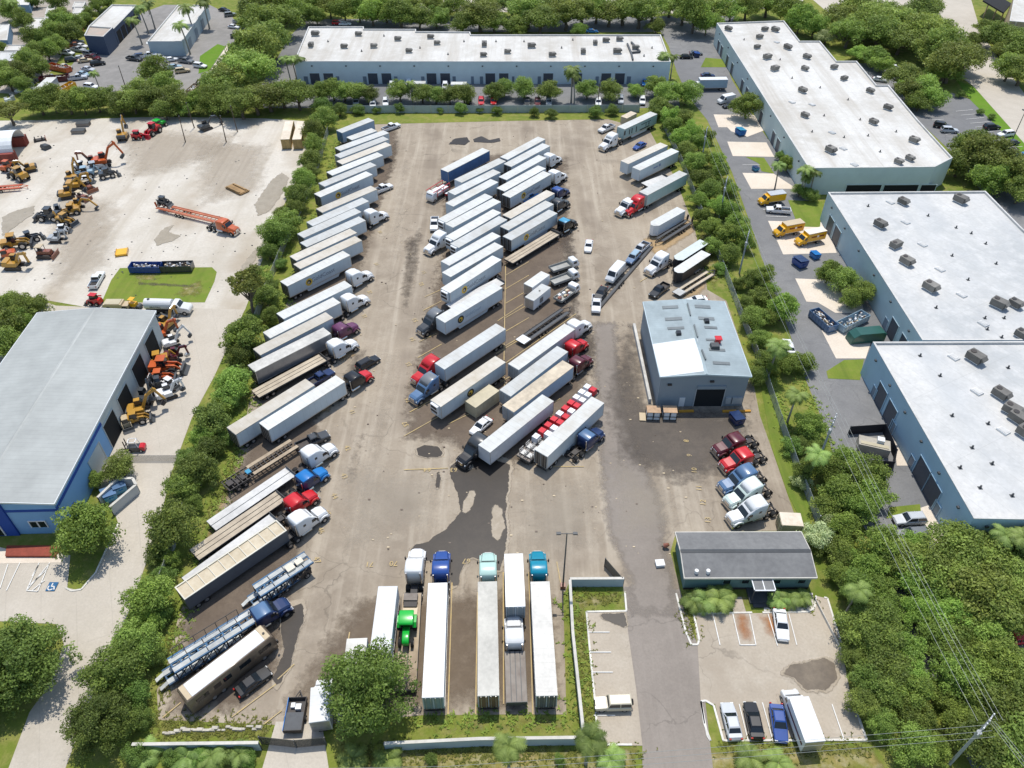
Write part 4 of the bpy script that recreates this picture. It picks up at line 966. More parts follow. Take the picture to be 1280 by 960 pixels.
sheet('parking_lot', [(866, 768), (1018, 765), (1021, 745), (1034, 748), (1052, 808), (1062, 862), (1084, 925), (904, 927), (894, 880), (876, 877), (872, 805)], LOTC, .028)
sheet('side_parking', [(733, 765), (783, 764), (785, 790), (795, 860), (803, 932), (748, 931), (740, 850)], LOTC, .03)
for q in ([(892, 143), (945, 144), (955, 163), (934, 171), (914, 164), (909, 159), (898, 159)], [(909, 177), (958, 178), (968, 196), (916, 195)], [(928, 216), (967, 217), (996, 236), (939, 236)], [(960, 276), (1032, 278), (1046, 316), (979, 318)], [(994, 348), (1040, 350), (1075, 365), (1080, 391), (1044, 391), (1034, 385), (1022, 378), (1008, 377)], [(1027, 413), (1091, 413), (1088, 430), (1082, 448), (1045, 448)], [(1118, 551), (1127, 556), (1137, 582), (1121, 582)], [(1120, 645), (1165, 630), (1176, 650), (1192, 684), (1180, 690), (1150, 655)]):
    sheet('concrete_apron', q, APRON, .03)
for q in ([(1033, 464), (1055, 450), (1080, 449), (1075, 475), (1035, 473)], [(985, 250), (1028, 252), (1025, 284), (998, 283)], [(932, 196), (955, 197), (968, 217), (952, 214), (948, 204)], [(882, 72), (905, 74), (908, 84), (876, 84)], [(1112, 634), (1150, 630), (1152, 645), (1108, 648)], [(950, 478), (962, 470), (975, 500), (990, 545), (1015, 640), (1010, 668), (985, 618), (965, 560)]):
    sheet('grass_verge', q, LAWN, .036)
sheet('grass_verge', [(478, 155), (640, 151), (760, 149), (800, 152), (800, 141), (560, 142), (430, 143), (436, 156)], GRASS, .03)
sheet('roadside_lawn', [(1195, 100), (1217, 108), (1290, 190), (1290, 205), (1240, 152), (1212, 124)], ground_mat('bright lawn', ((.10, .21, .015), (.13, .24, .02), (.16, .22, .04)), (.07, .5, 4.), rough=1., bump=.4), .024)
sheet('roadside_lawn', [(124, 56), (148, 50), (150, 62), (122, 88)] and [(250, 70), (272, 55), (282, 58), (262, 88), (248, 92)], MATS['bright lawn'], .03)
sheet('footpath', [(262, 90), (284, 56), (288, 57), (268, 92)], APRON, .028)
sheet('footpath', [(862, 741), (0, 0)] and [(912, 746), (927, 746), (933, 766), (917, 766)], LOTC, .034)
sheet('footpath', [(-30, 676), (8, 686), (75, 688), (83, 703), (-30, 705)], APRON, .03)
sheet('gravel_bed', [(955, 741), (1016, 741), (1018, 763), (955, 764)], ground_mat('white gravel', ((.62, .58, .52), (.52, .48, .42), (.40, .36, .29)), (.2, 1.5, 6.), bump=.5), .034)
# worn, stained and wet places in the yard
patch('drive_surface', [(782, 775), (860, 775), (849, 730), (840, 690), (836, 640), (805, 560), (782, 480), (774, 400), (735, 400), (738, 480), (742, 560), (752, 660), (775, 715)], ground_mat('grey brown asphalt, ragged', ((.27, .235, .20), (.225, .195, .165), (.31, .27, .23)), (.05, .4, 3.), alpha=.95, edge=.4), .024, 2.2)
for q_ in ([(440, 440), (462, 432), (450, 470), (432, 500), (418, 520), (424, 480)], [(505, 300), (530, 280), (525, 330), (508, 400), (500, 380)], [(540, 235), (552, 215), (556, 240), (545, 262)], [(470, 200), (498, 170), (500, 188), (476, 260)], [(440, 545), (458, 540), (446, 600), (432, 620)], [(690, 280), (716, 270), (724, 330), (712, 345)]): patch('oil_stain', q_, OILS, .026, 2.5)
patch('parking_bays', [(545, 318), (632, 296), (722, 286), (716, 330), (726, 400), (742, 470), (748, 520), (690, 585), (600, 590), (560, 560), (498, 555), (505, 480), (520, 420), (532, 370)], BAYS, .024, 4.)
patch('parking_bays', [(560, 200), (630, 190), (712, 195), (716, 300), (632, 330), (548, 340), (548, 260)], BAYS, .024, 3.)
patch('parking_bays', [(424, 172), (500, 160), (498, 200), (468, 300), (448, 370), (420, 440), (404, 540), (386, 640), (380, 700), (350, 850), (300, 900), (200, 900), (220, 780), (262, 680), (300, 562), (345, 405), (400, 265)], BAYS, .024, 3.)
patch('parking_bays', [(436, 740), (700, 728), (706, 892), (420, 900), (330, 905)], ground_mat('brown stained asphalt', ((.19, .145, .10), (.15, .112, .08), (.24, .19, .14)), (.12, .6, 3.), alpha=.75, edge=.4), .024, 4.)
patch('shop_forecourt', [(780, 400), (800, 400), (815, 500), (935, 505), (950, 560), (905, 600), (850, 612), (770, 580), (752, 500)], ground_mat('dark shop asphalt', ((.115, .098, .082), (.145, .122, .10), (.09, .078, .068)), (.12, .6, 3.), alpha=.85, edge=.5), .024, 5.)
patch('oil_stain', [(702, 350), (722, 345), (726, 395), (748, 430), (742, 470), (726, 470), (720, 420)], OILS, .028, 1.6)
for q in ([(480, 440), (500, 440), (486, 540), (460, 680), (440, 690), (462, 540)], [(650, 600), (760, 596), (740, 690), (640, 700)], [(420, 580), (560, 590), (545, 660), (430, 690)], [(760, 560), (840, 610), (860, 660), (770, 680)], [(498, 210), (512, 200), (500, 320), (490, 330)]):
    patch('pale_patch', q, PALES, .028, 4.)
for q in ([(395, 560), (418, 556), (420, 575), (400, 580)], [(395, 497), (420, 492), (416, 515), (396, 520)], [(420, 432), (450, 420), (446, 445), (424, 458)], [(300, 562), (308, 560), (282, 640), (262, 690), (250, 702), (262, 650)], [(800, 300), (860, 268), (872, 290), (820, 322)], [(860, 340), (884, 335), (884, 362), (872, 372), (850, 372)]):
    patch('bare_earth', q, EARTH, .032, 1.2)
PUD = [[(572, 572), (600, 566), (640, 580), (639, 600), (634, 640), (637, 665), (634, 692), (628, 716), (605, 716), (600, 702), (590, 700), (580, 712), (574, 735), (562, 735), (556, 704), (540, 703), (526, 706), (512, 700), (510, 688), (516, 680), (532, 676), (542, 668), (556, 660), (565, 650), (574, 640), (572, 628), (567, 612), (562, 600), (560, 585)],
       [(518, 560), (528, 555), (548, 556), (556, 565), (552, 573), (535, 575), (520, 571)], [(545, 587), (554, 588), (552, 606), (547, 616), (542, 606)],
       [(559, 181), (567, 173), (585, 171), (589, 177), (582, 182)], [(590, 174), (602, 170), (612, 175), (625, 172), (627, 177), (618, 179), (605, 179), (592, 178)],
       [(976, 838), (985, 829), (1010, 824), (1030, 820), (1046, 828), (1050, 850), (1034, 866), (1008, 866), (990, 850), (978, 846)],
       [(744, 766), (783, 764), (787, 790), (770, 784), (755, 777)], [(350, 760), (380, 752), (384, 770), (374, 800), (366, 835), (348, 862), (338, 850), (352, 812), (348, 790)]]
for i, q in enumerate(PUD):
    cx = sum(p[0] for p in q) / len(q); cy = sum(p[1] for p in q) / len(q); k = 1.07 if i == 0 else 1.16
    if i not in (3, 4): patch('mud_rim', [(cx + (x - cx) * k, cy + (y - cy) * k) for x, y in q], MUDR, .034, .9)
    patch('puddle', q, WETA if i != 5 else ground_mat('brown damp concrete', ((.13, .10, .07), (.19, .15, .105), (.095, .075, .055)), (.25, .9, 3.), rough=.4, alpha=.92, edge=.12, spec=.3), .04, .7 if i != 4 else .45)
for q in ([(577, 628), (586, 612), (595, 612), (597, 621), (590, 640), (582, 646), (575, 640)], [(612, 636), (620, 627), (630, 636), (634, 660), (624, 682), (612, 672)], [(582, 580), (594, 578), (595, 589), (583, 590)]): patch('mud_rim', q, MUDR, .046, .7)
for q in ([(352, 214), (364, 222), (356, 242), (338, 266), (320, 272), (316, 256), (336, 226)], [(300, 332), (318, 310), (327, 300), (322, 326), (306, 350), (296, 346)], [(190, 300), (205, 283), (221, 280), (213, 290), (232, 294), (215, 303), (194, 310)], [(0, 272), (20, 262), (46, 256), (44, 268), (20, 285), (0, 300)]): patch('puddle', q, MUDP, .03, 1.)
for q in ([(140, 160), (300, 165), (290, 190), (220, 215), (160, 225)], [(60, 240), (150, 250), (140, 330), (60, 370)], [(240, 175), (340, 180), (330, 240), (250, 260)]): patch('wheel_tracks', q, ground_mat('churned sand', ((.44, .375, .29), (.50, .43, .34), (.38, .32, .245)), (.1, .7, 2.5), alpha=.6, edge=.6, streak=(R(50), .8, (.30, .25, .19), .6)), .024, 5.)
patch('rust_stain', [(914, 764), (936, 764), (942, 806), (926, 806)], RUSTS, .034, 1.3); patch('rust_stain', [(946, 766), (985, 766), (988, 800), (952, 796)], RUSTS, .034, 1.8)
for q in ([(196, 862), (220, 780), (236, 770), (226, 830), (212, 880), (205, 905)], [(198, 902), (345, 905), (340, 925), (196, 930)], [(530, 896), (712, 894), (724, 918), (530, 918)], [(712, 740), (778, 738), (770, 760), (735, 763), (742, 900), (728, 905)], [(808, 935), (900, 930), (1090, 928), (1130, 975), (800, 975)], [(420, 930), (800, 930), (800, 975), (420, 975)], [(866, 742), (950, 742), (948, 762), (868, 766), (876, 806), (862, 806)], [(868, 240), (885, 290), (905, 345), (890, 375), (872, 300)]): patch('dry_grass', q, DRYG, .01, 2.)
# painted lines
dx, dy = 29, -17
SL = [((632, y), (632 + dx, y + dy)) for y in (344, 361, 379, 397, 414, 432)] + [((648, 530), (700, 498))] + [((531, 371), (551, 362)), ((529, 388), (552, 376)), ((524, 427), (547, 416)), ((522, 447), (552, 430)), ((512, 515), (540, 500)), ((505, 545), (560, 514)), ((560, 530), (612, 505)), ((622, 401), (654, 380)), ((620, 442), (660, 418)), ((625, 478), (700, 434)), ((630, 455), (720, 392)), ((632, 330), (630, 450)), ((630, 455), (631, 500))]
SL += [((565, 728), (560, 893)), ((597, 740), (594.5, 893)), ((629, 715), (629.5, 880)), ((661, 715), (666, 893)), ((696, 702), (702, 735)), ((437, 790), (433, 815)), ((203, 897), (226, 878)), ((207, 854), (259, 819)), ((290, 896), (345, 855)), ((347, 849), (368, 830)), ((330, 905), (352, 888)), ((505, 587), (560, 585)), ((676, 583), (730, 583)), ((305, 545), (340, 525)), ((375, 312), (418, 292)), ((350, 398), (412, 366)), ((322, 470), (345, 458)), ((288, 640), (330, 614)), ((782, 255), (792, 251)), ((790, 232), (800, 227)), ((840, 285), (862, 274)), ((790, 320), (815, 306)), ((820, 340), (800, 352))]
strip_lines('stall_markings', SL, YEL, .15, .14)
WL = [((x, y), (x + 27, y)) for x, y in ((735, 790), (737, 815), (739, 840), (742, 894))] + [((891, 767), (900, 806)), ((916, 767), (925, 806)), ((925, 806), (945, 806)), ((937, 767), (945, 806)), ((960, 767), (972, 807)), ((986, 767), (996, 806)), ((924, 880), (935, 925)), ((953, 878), (966, 925)), ((984, 880), (998, 925)), ((1040, 880), (1055, 924))]
WL += [((0, 735), (10, 705)), ((8, 738), (25, 703)), ((33, 738), (49, 703)), ((47, 739), (62, 703)), ((33, 738), (47, 739)), ((36, 732), (58, 712)), ((34, 737), (61, 705)), ((40, 738), (56, 725)), ((40, 720), (48, 706))]
WL += [((1195 + 6 * i, 139 + 5 * i), (1216 + 7 * i, 137 + 5 * i)) for i in range(5)] + [((1230, 165), (1252, 163)), ((1237, 171), (1260, 169)), ((1255, 184), (1278, 183)), ((1262, 190), (1283, 190)), ((1182, 168), (1197, 166)), ((1165, 150), (1180, 149)), ((1160, 144), (1172, 144))] + [((912, 136 + 9 * i), (922, 136 + 9 * i)) for i in range(0)] + [((928, 206), (950, 206)), ((954, 262), (962, 262)), ((957, 270), (984, 271)), ((346, 74), (352, 73)), ((344, 82), (350, 82)), ((340, 90), (347, 90)), ((336, 98), (344, 98)), ((325, 103), (334, 103)), ((360, 52), (366, 52)), ((356, 60), (362, 60))]
strip_lines('parking_lines', WL, WHL, .152, .13)
for s_, x, y, rz in (('71', 462, 705, 180), ('70', 492, 704, 180), ('67', 583, 701, 180), ('64', 534, 587, 180), ('63', 567, 587, 180)) + tuple((str(n), x, y, -60) for n, x, y in ((44, 418, 620), (45, 409, 641), (43, 430, 595), (42, 434, 560), (41, 440, 515), (46, 401, 663), (47, 396, 700), (40, 450, 480))) + tuple((str(n), x, y, 80) for n, x, y in ((8, 858, 551), (9, 862, 569), (10, 868, 588), (11, 874, 610), (12, 879, 628), (13, 885, 650))) + tuple((str(n), x, y, 120) for n, x, y in ((54, 516, 424), (53, 519, 400), (55, 511, 455), (56, 510, 500), (57, 507, 530), (52, 527, 355), (51, 530, 340))) + tuple((str(n), x, y, -60) for n, x, y in ((30, 475, 290), (31, 470, 330), (32, 462, 365), (33, 455, 395), (34, 482, 268))):
    p = G(x, y, .154); o = solo('stall_number', text_mesh(s_, 1.25, YEL), kind='structure', loc=p); o.rotation_euler = (0, 0, R(rz))
sg = B(); c0 = G(65, 733, .15)
sg.add([c0 + Vector((a, b_, 0)) for a, b_ in ((-.65, -.72), (.65, -.72), (.65, .72), (-.65, .72))], [(0, 1, 2, 3)]).m(1)
c1 = c0 + Vector((0, 0, .006))
for a, b_ in (((-.1, .55), (-.1, .0)), ((-.1, .0), (.3, 0.)), ((.3, 0.), (.5, -.5)), ((-.45, .1), (-.5, -.35)), ((-.5, -.35), (-.1, -.6)), ((-.1, -.6), (.25, -.4))):
    p, q = Vector((*a, 0)), Vector((*b_, 0)); d = (q - p).normalized(); n = Vector((-d.y, d.x, 0)) * .08; sg.add([c1 + p - n, c1 + q - n, c1 + q + n, c1 + p + n], [(0, 1, 2, 3)])
solo('disabled_bay_symbol', sg.mesh('disabled_bay_symbol', [mat('faded blue road paint', (.03, .14, .30), .8, amt=.4, obj=False), WHL]), kind='structure')
for q in ([(733, 765), (783, 764), (781, 740)], [(733, 765), (737, 810), (743, 870), (748, 931), (790, 931)], [(866, 767), (940, 766)], [(953, 766), (1010, 765), (1018, 760), (1020, 745)], [(845, 742), (857, 790), (864, 806), (872, 806), (874, 800), (867, 768)], [(876, 877), (884, 920), (888, 926)], [(876, 877), (882, 876), (892, 882), (904, 926), (1083, 925), (1066, 876), (1076, 871)], [(1034, 748), (1053, 810)], [(1030, 747), (1034, 748)], [(82, 735), (90, 739), (102, 737), (120, 716), (148, 655)]): kerb(q)
kerb([(876, 877), (880, 905), (888, 926)], .22)

# ------------------------------------------------------------------ buildings
def onwall(px, py, a, b):
    """Where the sight line meets the upright plane over a-b: (distance from a, height)."""
    d = G(px, py, 0) - Vector((0, 0, CAM_H)); o = Vector((0, 0, CAM_H)); u = (b - a); u.z = 0; u.normalize(); n = Vector((-u.y, u.x, 0))
    t = (a - o).dot(n) / d.dot(n); p = o + d * t
    return (p - a).dot(u), p.z
def wall_panel(parent, name, a, b, s0, s1, z0, z1, m, th=.07, frame=None, label=None):
    """A door, window or sign standing proud of the wall a-b, between s0 and s1 along it."""
    u = (b - a); u.z = 0; u.normalize(); n = Vector((-u.y, u.x, 0))
    if n.dot(Vector((0, 0, CAM_H)) - a) < 0: n = -n
    def bx(bm, s0, s1, z0, z1, t0, t1):
        pts = [a + u * s + n * t for t in (t0, t1) for s in (s0, s1)]
        v = [Vector((p.x, p.y, z)) for z in (z0, z1) for p in pts]; bm.add(v, [(0, 1, 3, 2), (4, 6, 7, 5), (0, 4, 5, 1), (2, 3, 7, 6), (0, 2, 6, 4), (1, 5, 7, 3)])
    q = B(); bx(q, s0, s1, z0, z1, -.05, th); mats = [m]
    if frame:
        q.m(1); mats.append(frame); w = .14
        bx(q, s0 - w, s0, z0, z1 + w, -.05, th + .08); bx(q, s1, s1 + w, z0, z1 + w, -.05, th + .08); bx(q, s0, s1, z1, z1 + w, -.05, th + .08)
    me = q.mesh(name, mats); me.transform(parent.matrix_basis.inverted()); o = solo(name, me, parent=parent)
    if label: o['label'] = label
    return o
def wall_px(parent, name, a, b, x0, x1, ytop, ybot, m, z0=None, frame=None, th=.07):
    s0, _ = onwall(x0, ybot, a, b); s1, _ = onwall(x1, ybot, a, b); _, z1 = onwall((x0 + x1) / 2, ytop, a, b); zz = onwall((x0 + x1) / 2, ybot, a, b)[1] if z0 is None else z0
    return wall_panel(parent, name, a, b, min(s0, s1), max(s0, s1), zz, z1, m, th, frame)

DOORM = mat('shade-toned roller door', (.060, .075, .10), .5, amt=.2, rib=(2, .3, .14, .5))  # blue grey door; the shade of its recess is put into the colour
SMALLD = mat('blue grey door', (.16, .22, .28), .5, amt=.2)
DARKIN = mat('dark interior', (.012, .013, .014), .9, amt=.1)  # near-black that paints the shade inside open doorways onto flat panels
def blockmat(n, c): return mat(n, c, .8, amt=.14, obj=False, ns=.35)
WROOF = ground_mat('white membrane roof', ((.62, .605, .565), (.49, .465, .415), (.68, .665, .63)), (.05, .35, 1.5), rough=.6, streak=(R(12), .25, (.38, .34, .28), .75), seam=(R(2), 3.2, .45), wave=(.02, (.45, .42, .37), .35))
WROOF2 = ground_mat('grey white membrane roof', ((.59, .58, .55), (.42, .43, .425), (.66, .65, .625)), (.04, .3, 1.5), rough=.6, streak=(R(95), .2, (.40, .41, .41), .6), seam=(R(-28), 3.2, .42), wave=(.015, (.40, .42, .43), .4))
def flat_building(name, px, h, wm, rm, label, cat='warehouse', par=.45, cap=None, group=None):
    """Flat-roofed block under the roof outline px, with a parapet."""
    pts = [G(x, y, h) for x, y in px]; pts, inn = inset(pts, .35); n = len(pts); cen = sum(pts, Vector()) / n; cen.z = 0
    r = bpy.data.objects.new(name, None); COL.objects.link(r); r.location = cen; tagp(r, label, cat, group)
    sh = lambda P, z: [Vector((p.x - cen.x, p.y - cen.y, z)) for p in P]
    b = B().rings([sh(pts, 0), sh(pts, h - .12)], cap=False); solo('wall', b.mesh('wall', wm), parent=r)
    c = B(); v = sh(pts, h - .12) + sh(pts, h) + sh(inn, h) + sh(inn, h - par); k = lambda i, j: j * n + i % n
    v2 = [Vector((p.x * 1.0, p.y, p.z)) for p in v]
    c.add(v2, [f for i in range(n) for f in ((k(i, 0), k(i + 1, 0), k(i + 1, 1), k(i, 1)), (k(i, 1), k(i + 1, 1), k(i + 1, 2), k(i, 2)), (k(i, 2), k(i + 1, 2), k(i + 1, 3), k(i, 3)))])
    solo('parapet', c.mesh('parapet', cap or mat('parapet cap', (.60, .59, .56), .6, amt=.3, obj=False)), parent=r)
    solo('roof', B().poly(sh(inn, h - par)).mesh('roof', rm), parent=r)
    bpy.context.view_layer.update()
    return r, [Vector((p.x, p.y, 0)) for p in pts]

FARW = blockmat('pale blue grey block wall', (.58, .68, .71))
# the long block across the far side of the yard
fb, fc = flat_building('warehouse', [(367.5, 76.5), (838.7, 77), (826, 43), (588.7, 43), (587.5, 39.5), (520, 39), (520, 36.2), (455, 36), (454.5, 33), (385.5, 33)], 7.2, FARW, WROOF, 'long white-roofed warehouse across the far end of the truck yard')
A_, B_ = G(367.5, 76.5, 7.2), G(838.7, 77, 7.2); A_.z = B_.z = 0
for x0, x1 in ((389, 401), (406, 418), (461, 473), (478, 490), (534, 546), (551, 563), (607, 619), (624, 635.5), (679, 691), (714, 727), (751, 763), (768, 780)): wall_px(fb, 'loading_door', A_, B_, x0, x1, 91.5, 104, DOORM, 0, FARW)
for x0, x1 in ((381, 386), (421, 425), (454.5, 459), (493.5, 497.5), (527, 531), (566, 570), (589, 592.5), (600, 604), (672, 676), (744, 748), (783, 788), (640, 643)): wall_px(fb, 'door', A_, B_, x0, x1, 95.5, 104, SMALLD, 0)
# three blocks along the access road
B1W = blockmat('grey green block wall', (.53, .61, .60)); B2W = blockmat('blue green block wall', (.42, .53, .57)); B3W = blockmat('sky blue block wall', (.34, .49, .60))
b1, c1_ = flat_building('warehouse', [(896, 28.5), (1011, 210), (1168.7, 208.5), (1191, 197), (1148, 150), (1111, 106), (1096, 106), (1071, 76), (1046, 76), (1025, 51), (1000, 51), (980, 25.5)], 7.3, B1W, WROOF, 'stepped white-roofed warehouse at the far end of the grey access road')
A1, B1_, C1 = G(896, 28.5, 7.3), G(1011, 210, 7.3), G(1168.7, 208.5, 7.3)
for v in (A1, B1_, C1): v.z = 0
for y in ((49, 64), (58, 68), (74, 86), (79, 91), (102, 112), (107, 118), (166, 178), (171, 184)):
    s0, z0 = onwall(887 + y[0] * .62 - 30 + 16, y[0] + 16, A1, B1_)
for (px_, py_) in ((897.5, 62), (901, 70), (908, 82), (914, 92), (927, 111), (933, 119), (951, 148), (966, 176), (972, 184)):
    s, _ = onwall(px_, py_, A1, B1_); wall_panel(b1, 'loading_door', A1, B1_, s - 1.5, s + 1.5, 0, 3.6, DOORM, .07, B1W)
for x0, x1 in ((1056, 1099), (1102.5, 1145), (1148.5, 1186)): wall_px(b1, 'loading_door', B1_, C1, x0, min(x1, 1167), 231, 240, DARKIN, 0, B1W)  # wide openings, their inner shade painted as flat dark panels
b2, c2_ = flat_building('warehouse', [(1035, 240), (1153, 425), (1390, 425), (1330, 330), (1279, 286), (1232, 238.5)], 7.3, B2W, WROOF2, 'middle warehouse of the access road with a row of six roof units')
A2, B2_ = G(1035, 240, 7.3), G(1153, 425, 7.3); A2.z = B2_.z = 0
for px_, py_, w in ((1036, 288, 1.7), (1044, 301, 1.9), (1107, 405, .8), (1115, 415, 1.6), (1127, 436, 1.6)):
    s, _ = onwall(px_, py_, A2, B2_); wall_panel(b2, 'loading_door' if w > 1 else 'door', A2, B2_, s - w, s + w, 0, 4.0 if w > 1 else 2.3, DOORM if w > 1 else SMALLD, .07, B2W)
b3, c3_ = flat_building('warehouse', [(1091, 427), (1217.5, 648), (1390, 651), (1390, 426)], 7.6, B3W, WROOF2, 'nearest warehouse of the access road with sky blue side wall')
A3, B3_ = G(1091, 427, 7.6), G(1217.5, 648, 7.6); A3.z = B3_.z = 0; C3 = G(1390, 651, 7.6); C3.z = 0
for px_, py_, w in ((1092, 492, .8), (1098, 502, 1.7), (1110, 524, 1.7), (1115, 536, .7), (1139, 578, .7), (1149, 597, 1.9), (1162, 620, 1.9), (1170, 637, .8)):
    s, _ = onwall(px_, py_, A3, B3_); wall_panel(b3, 'loading_door' if w > 1 else 'door', A3, B3_, s - w, s + w, 0, 4.2 if w > 1 else 2.2, DOORM if w > 1 else SMALLD, .07, B3W)

def gable(name, L, W, h, rise, wm, rm, loc, rz, label, cat, over=.3, fascia=None, axis=0):
    """Pitched-roof building, ridge along local x; L by W."""
    r = bpy.data.objects.new(name, None); COL.objects.link(r); r.location = loc; r.rotation_euler = (0, 0, rz); tagp(r, label, cat)
    x, y = L / 2, W / 2
    w = B().add([(-x, -y, 0), (x, -y, 0), (x, y, 0), (-x, y, 0), (-x, -y, h), (x, -y, h), (x, y, h), (-x, y, h), (-x, 0, h + rise), (x, 0, h + rise)], [(0, 1, 5, 4), (2, 3, 7, 6), (1, 2, 6, 9, 5), (3, 0, 4, 8, 7)])
    solo('wall', w.mesh('wall', wm), parent=r)
    X, Y = x + over, y + over; e = h - rise * over / y
    f = B()
    for s in (-1, 1): f.add([(-X, 0, h + rise + .05), (X, 0, h + rise + .05), (X, s * Y, e + .05), (-X, s * Y, e + .05), (-X, 0, h + rise + .17), (X, 0, h + rise + .17), (X, s * Y, e + .17), (-X, s * Y, e + .17)], [(0, 1, 2, 3), (4, 5, 6, 7), (0, 3, 7, 4), (1, 2, 6, 5), (2, 3, 7, 6)])
    solo('roof', f.mesh('roof', rm), parent=r)
    solo('ridge_cap', B().prism([(-.3, 0), (0, .1), (.3, 0)], -X, X).mesh('ridge_cap', DGREY if name == 'office' else rm), parent=r).matrix_local = Matrix.Translation((0, 0, h + rise + .15)) @ Matrix.Rotation(math.pi / 2, 4, 'Z')
    if fascia:
        t = B()
        for s in (-1, 1):
            t.box(-X, X, s * Y - .06, s * Y + .06, e - .12, e + .19)
            for q in (-1, 1): t.beam((q * X, 0, h + rise + .04), (q * X, s * Y, e + .04), .1, .3)
        solo('fascia', t.mesh('fascia', fascia), parent=r)
    bpy.context.view_layer.update()
    return r
def corner(r, x, y): return r.matrix_basis @ Vector((x, y, 0))

# the grey metal hall on the left: right eave from (195,388) to (67.5,629.5)
MROOF = mat('grey ribbed metal roof', (.40, .415, .395), .6, 0., amt=.3, ns=.25, rib=(0, .9, .09, .3), var=0)
ea, eb = G(195, 388, 7.2), G(67.5, 629.5, 7.2); ea.z = eb.z = 0
d_ = (ea - eb).normalized(); nrm = Vector((-d_.y, d_.x, 0)); LW = 22.4
hc_ = (ea + eb) / 2 + nrm * LW / 2
HWH = blockmat('pale grey metal wall', (.48, .52, .52)); HBL = blockmat('light blue wall', (.21, .40, .66)); HDB = blockmat('deep blue wall', (.02, .07, .33)); 
hall = gable('hall', (ea - eb).length - .6, LW - .6, 7.0, .9, HWH, MROOF, hc_, math.atan2(d_.y, d_.x), 'big grey metal-roofed hall with a blue front beside the sand lot', 'hall', .3, mat('white eave trim', (.70, .72, .72), .5, amt=.2))
HL = ((ea - eb).length - .6) / 2; HW = (LW - .6) / 2
fr, fl_, br = corner(hall, -HL, -HW), corner(hall, -HL, HW), corner(hall, HL, -HW)
# front in blues, side wall blue near the corner
wall_panel(hall, 'front_cladding', fr, fl_, .02, 9.5, 0, 5.2, HBL, .05); wall_panel(hall, 'front_cladding', fr, fl_, .02, 9.0, 5.65, 6.95, HBL, .05)
wall_panel(hall, 'front_band', fr, fl_, -.1, 10.5, 5.2, 5.65, HDB, .14); wall_panel(hall, 'entrance_bay', fr, fl_, 7.6, 21.5, 0, 7.3, HDB, .35)
wall_panel(hall, 'side_cladding', fr, br, .02, 17.5, 0, 5.6, HBL, .05); wall_panel(hall, 'side_band', fr, br, -.1, 17.5, 5.6, 6.1, HDB, .14); wall_panel(hall, 'side_cladding', fr, br, .02, 17.5, 6.1, 6.9, HBL, .05)
s, z = onwall(52, 660, fr, fl_); WFR = mat('white window frame', (.75, .76, .76), .5, amt=.1)
for k in (-.62, .62): wall_panel(hall, 'window', fr, fl_, s + k - .52, s + k + .52, 1.6, 3.0, GLASS, .12, WFR)
for k in (9.6, 10.9, 12.2, 13.5): wall_panel(hall, 'entrance_window', fr, fl_, k, k + 1.1, .2, 3.6, GLASS, .42, WFR)
for px_, py_ in ((93, 640), (84, 655)):
    s, z = onwall(px_, py_, fr, br); wall_panel(hall, 'window', fr, br, s - .7, s + .7, 1.5, 2.9, GLASS, .12, HDB)
for px_, py_, w, zt in ((124, 580, 2.2, 4.2), (145, 545, 2.2, 5.0), (161, 510, 2.2, 5.0), (177, 470, 2.3, 5.4), (192, 438, 2.3, 5.4)):
    s, z = onwall(px_, py_, fr, br); wall_panel(hall, 'loading_door', fr, br, s - w, s + w, 0, zt, DARKIN if px_ > 130 else HWH, .07, HWH)
rp = B(); q0 = G(8, 692); q1 = G(75, 694)
solo('entrance_plinth', B().extrude([G(8, 697), G(70, 697), G(78, 684), G(10, 684)], 0, .45).mesh('entrance_plinth', mat('red brown tiles', (.28, .055, .03), .7, amt=.4, obj=False)), 'low red tiled plinth along the blue front of the hall', 'plinth')
# workshop
W0, W1, W2, W3 = G(825.6, 471.5, 7.3), G(939.4, 469.4, 7.3), G(905.6, 376.3, 7.3), G(803.8, 377.5, 7.3)
wc = (W0 + W1 + W2 + W3) / 4; wc.z = 0; dv = ((W3 + W2) - (W0 + W1)); dv.z = 0; wl = dv.length / 2; dv.normalize(); ww = ((W0 - W1).length + (W2 - W3).length) / 2
SHOPW = blockmat('slate grey metal wall', (.26, .30, .33)); SROOF = mat('pale blue metal roof', (.34, .41, .43), .5, 0., amt=.4, ns=.3, rib=(0, .6, .1, .22), var=0)
shop = gable('workshop', wl - .5, ww - .5, 7.1, .55, SHOPW, SROOF, wc, math.atan2(dv.y, dv.x), 'blue grey metal workshop with a white roof patch and open door', 'workshop', .28, mat('pale blue trim', (.50, .60, .63), .5, amt=.2))
SL_, SW_ = (wl - .5) / 2, (ww - .5) / 2; inv = shop.matrix_basis.inverted()
def shop_roof(px, py, lift=.2):
    p = inv @ G(px, py, 7.5); p.z = 7.1 + .55 * (1 - abs(p.y) / SW_) + lift; return p
def shop_quad(name, pts, m, th=.1):
    v = [shop_roof(x, y, .19) for x, y in pts]; t = [p + Vector((0, 0, th)) for p in v]
    return solo(name, B().rings([v, t]).mesh(name, m), parent=shop)
shop_quad('roof_patch', [(815.5, 429), (871, 424), (879.5, 466), (826, 470)], mat('white roof coating', (.66, .69, .70), .55, amt=.1), .03)
SKY = mat('grey skylight', (.20, .22, .22), .3, amt=.3)
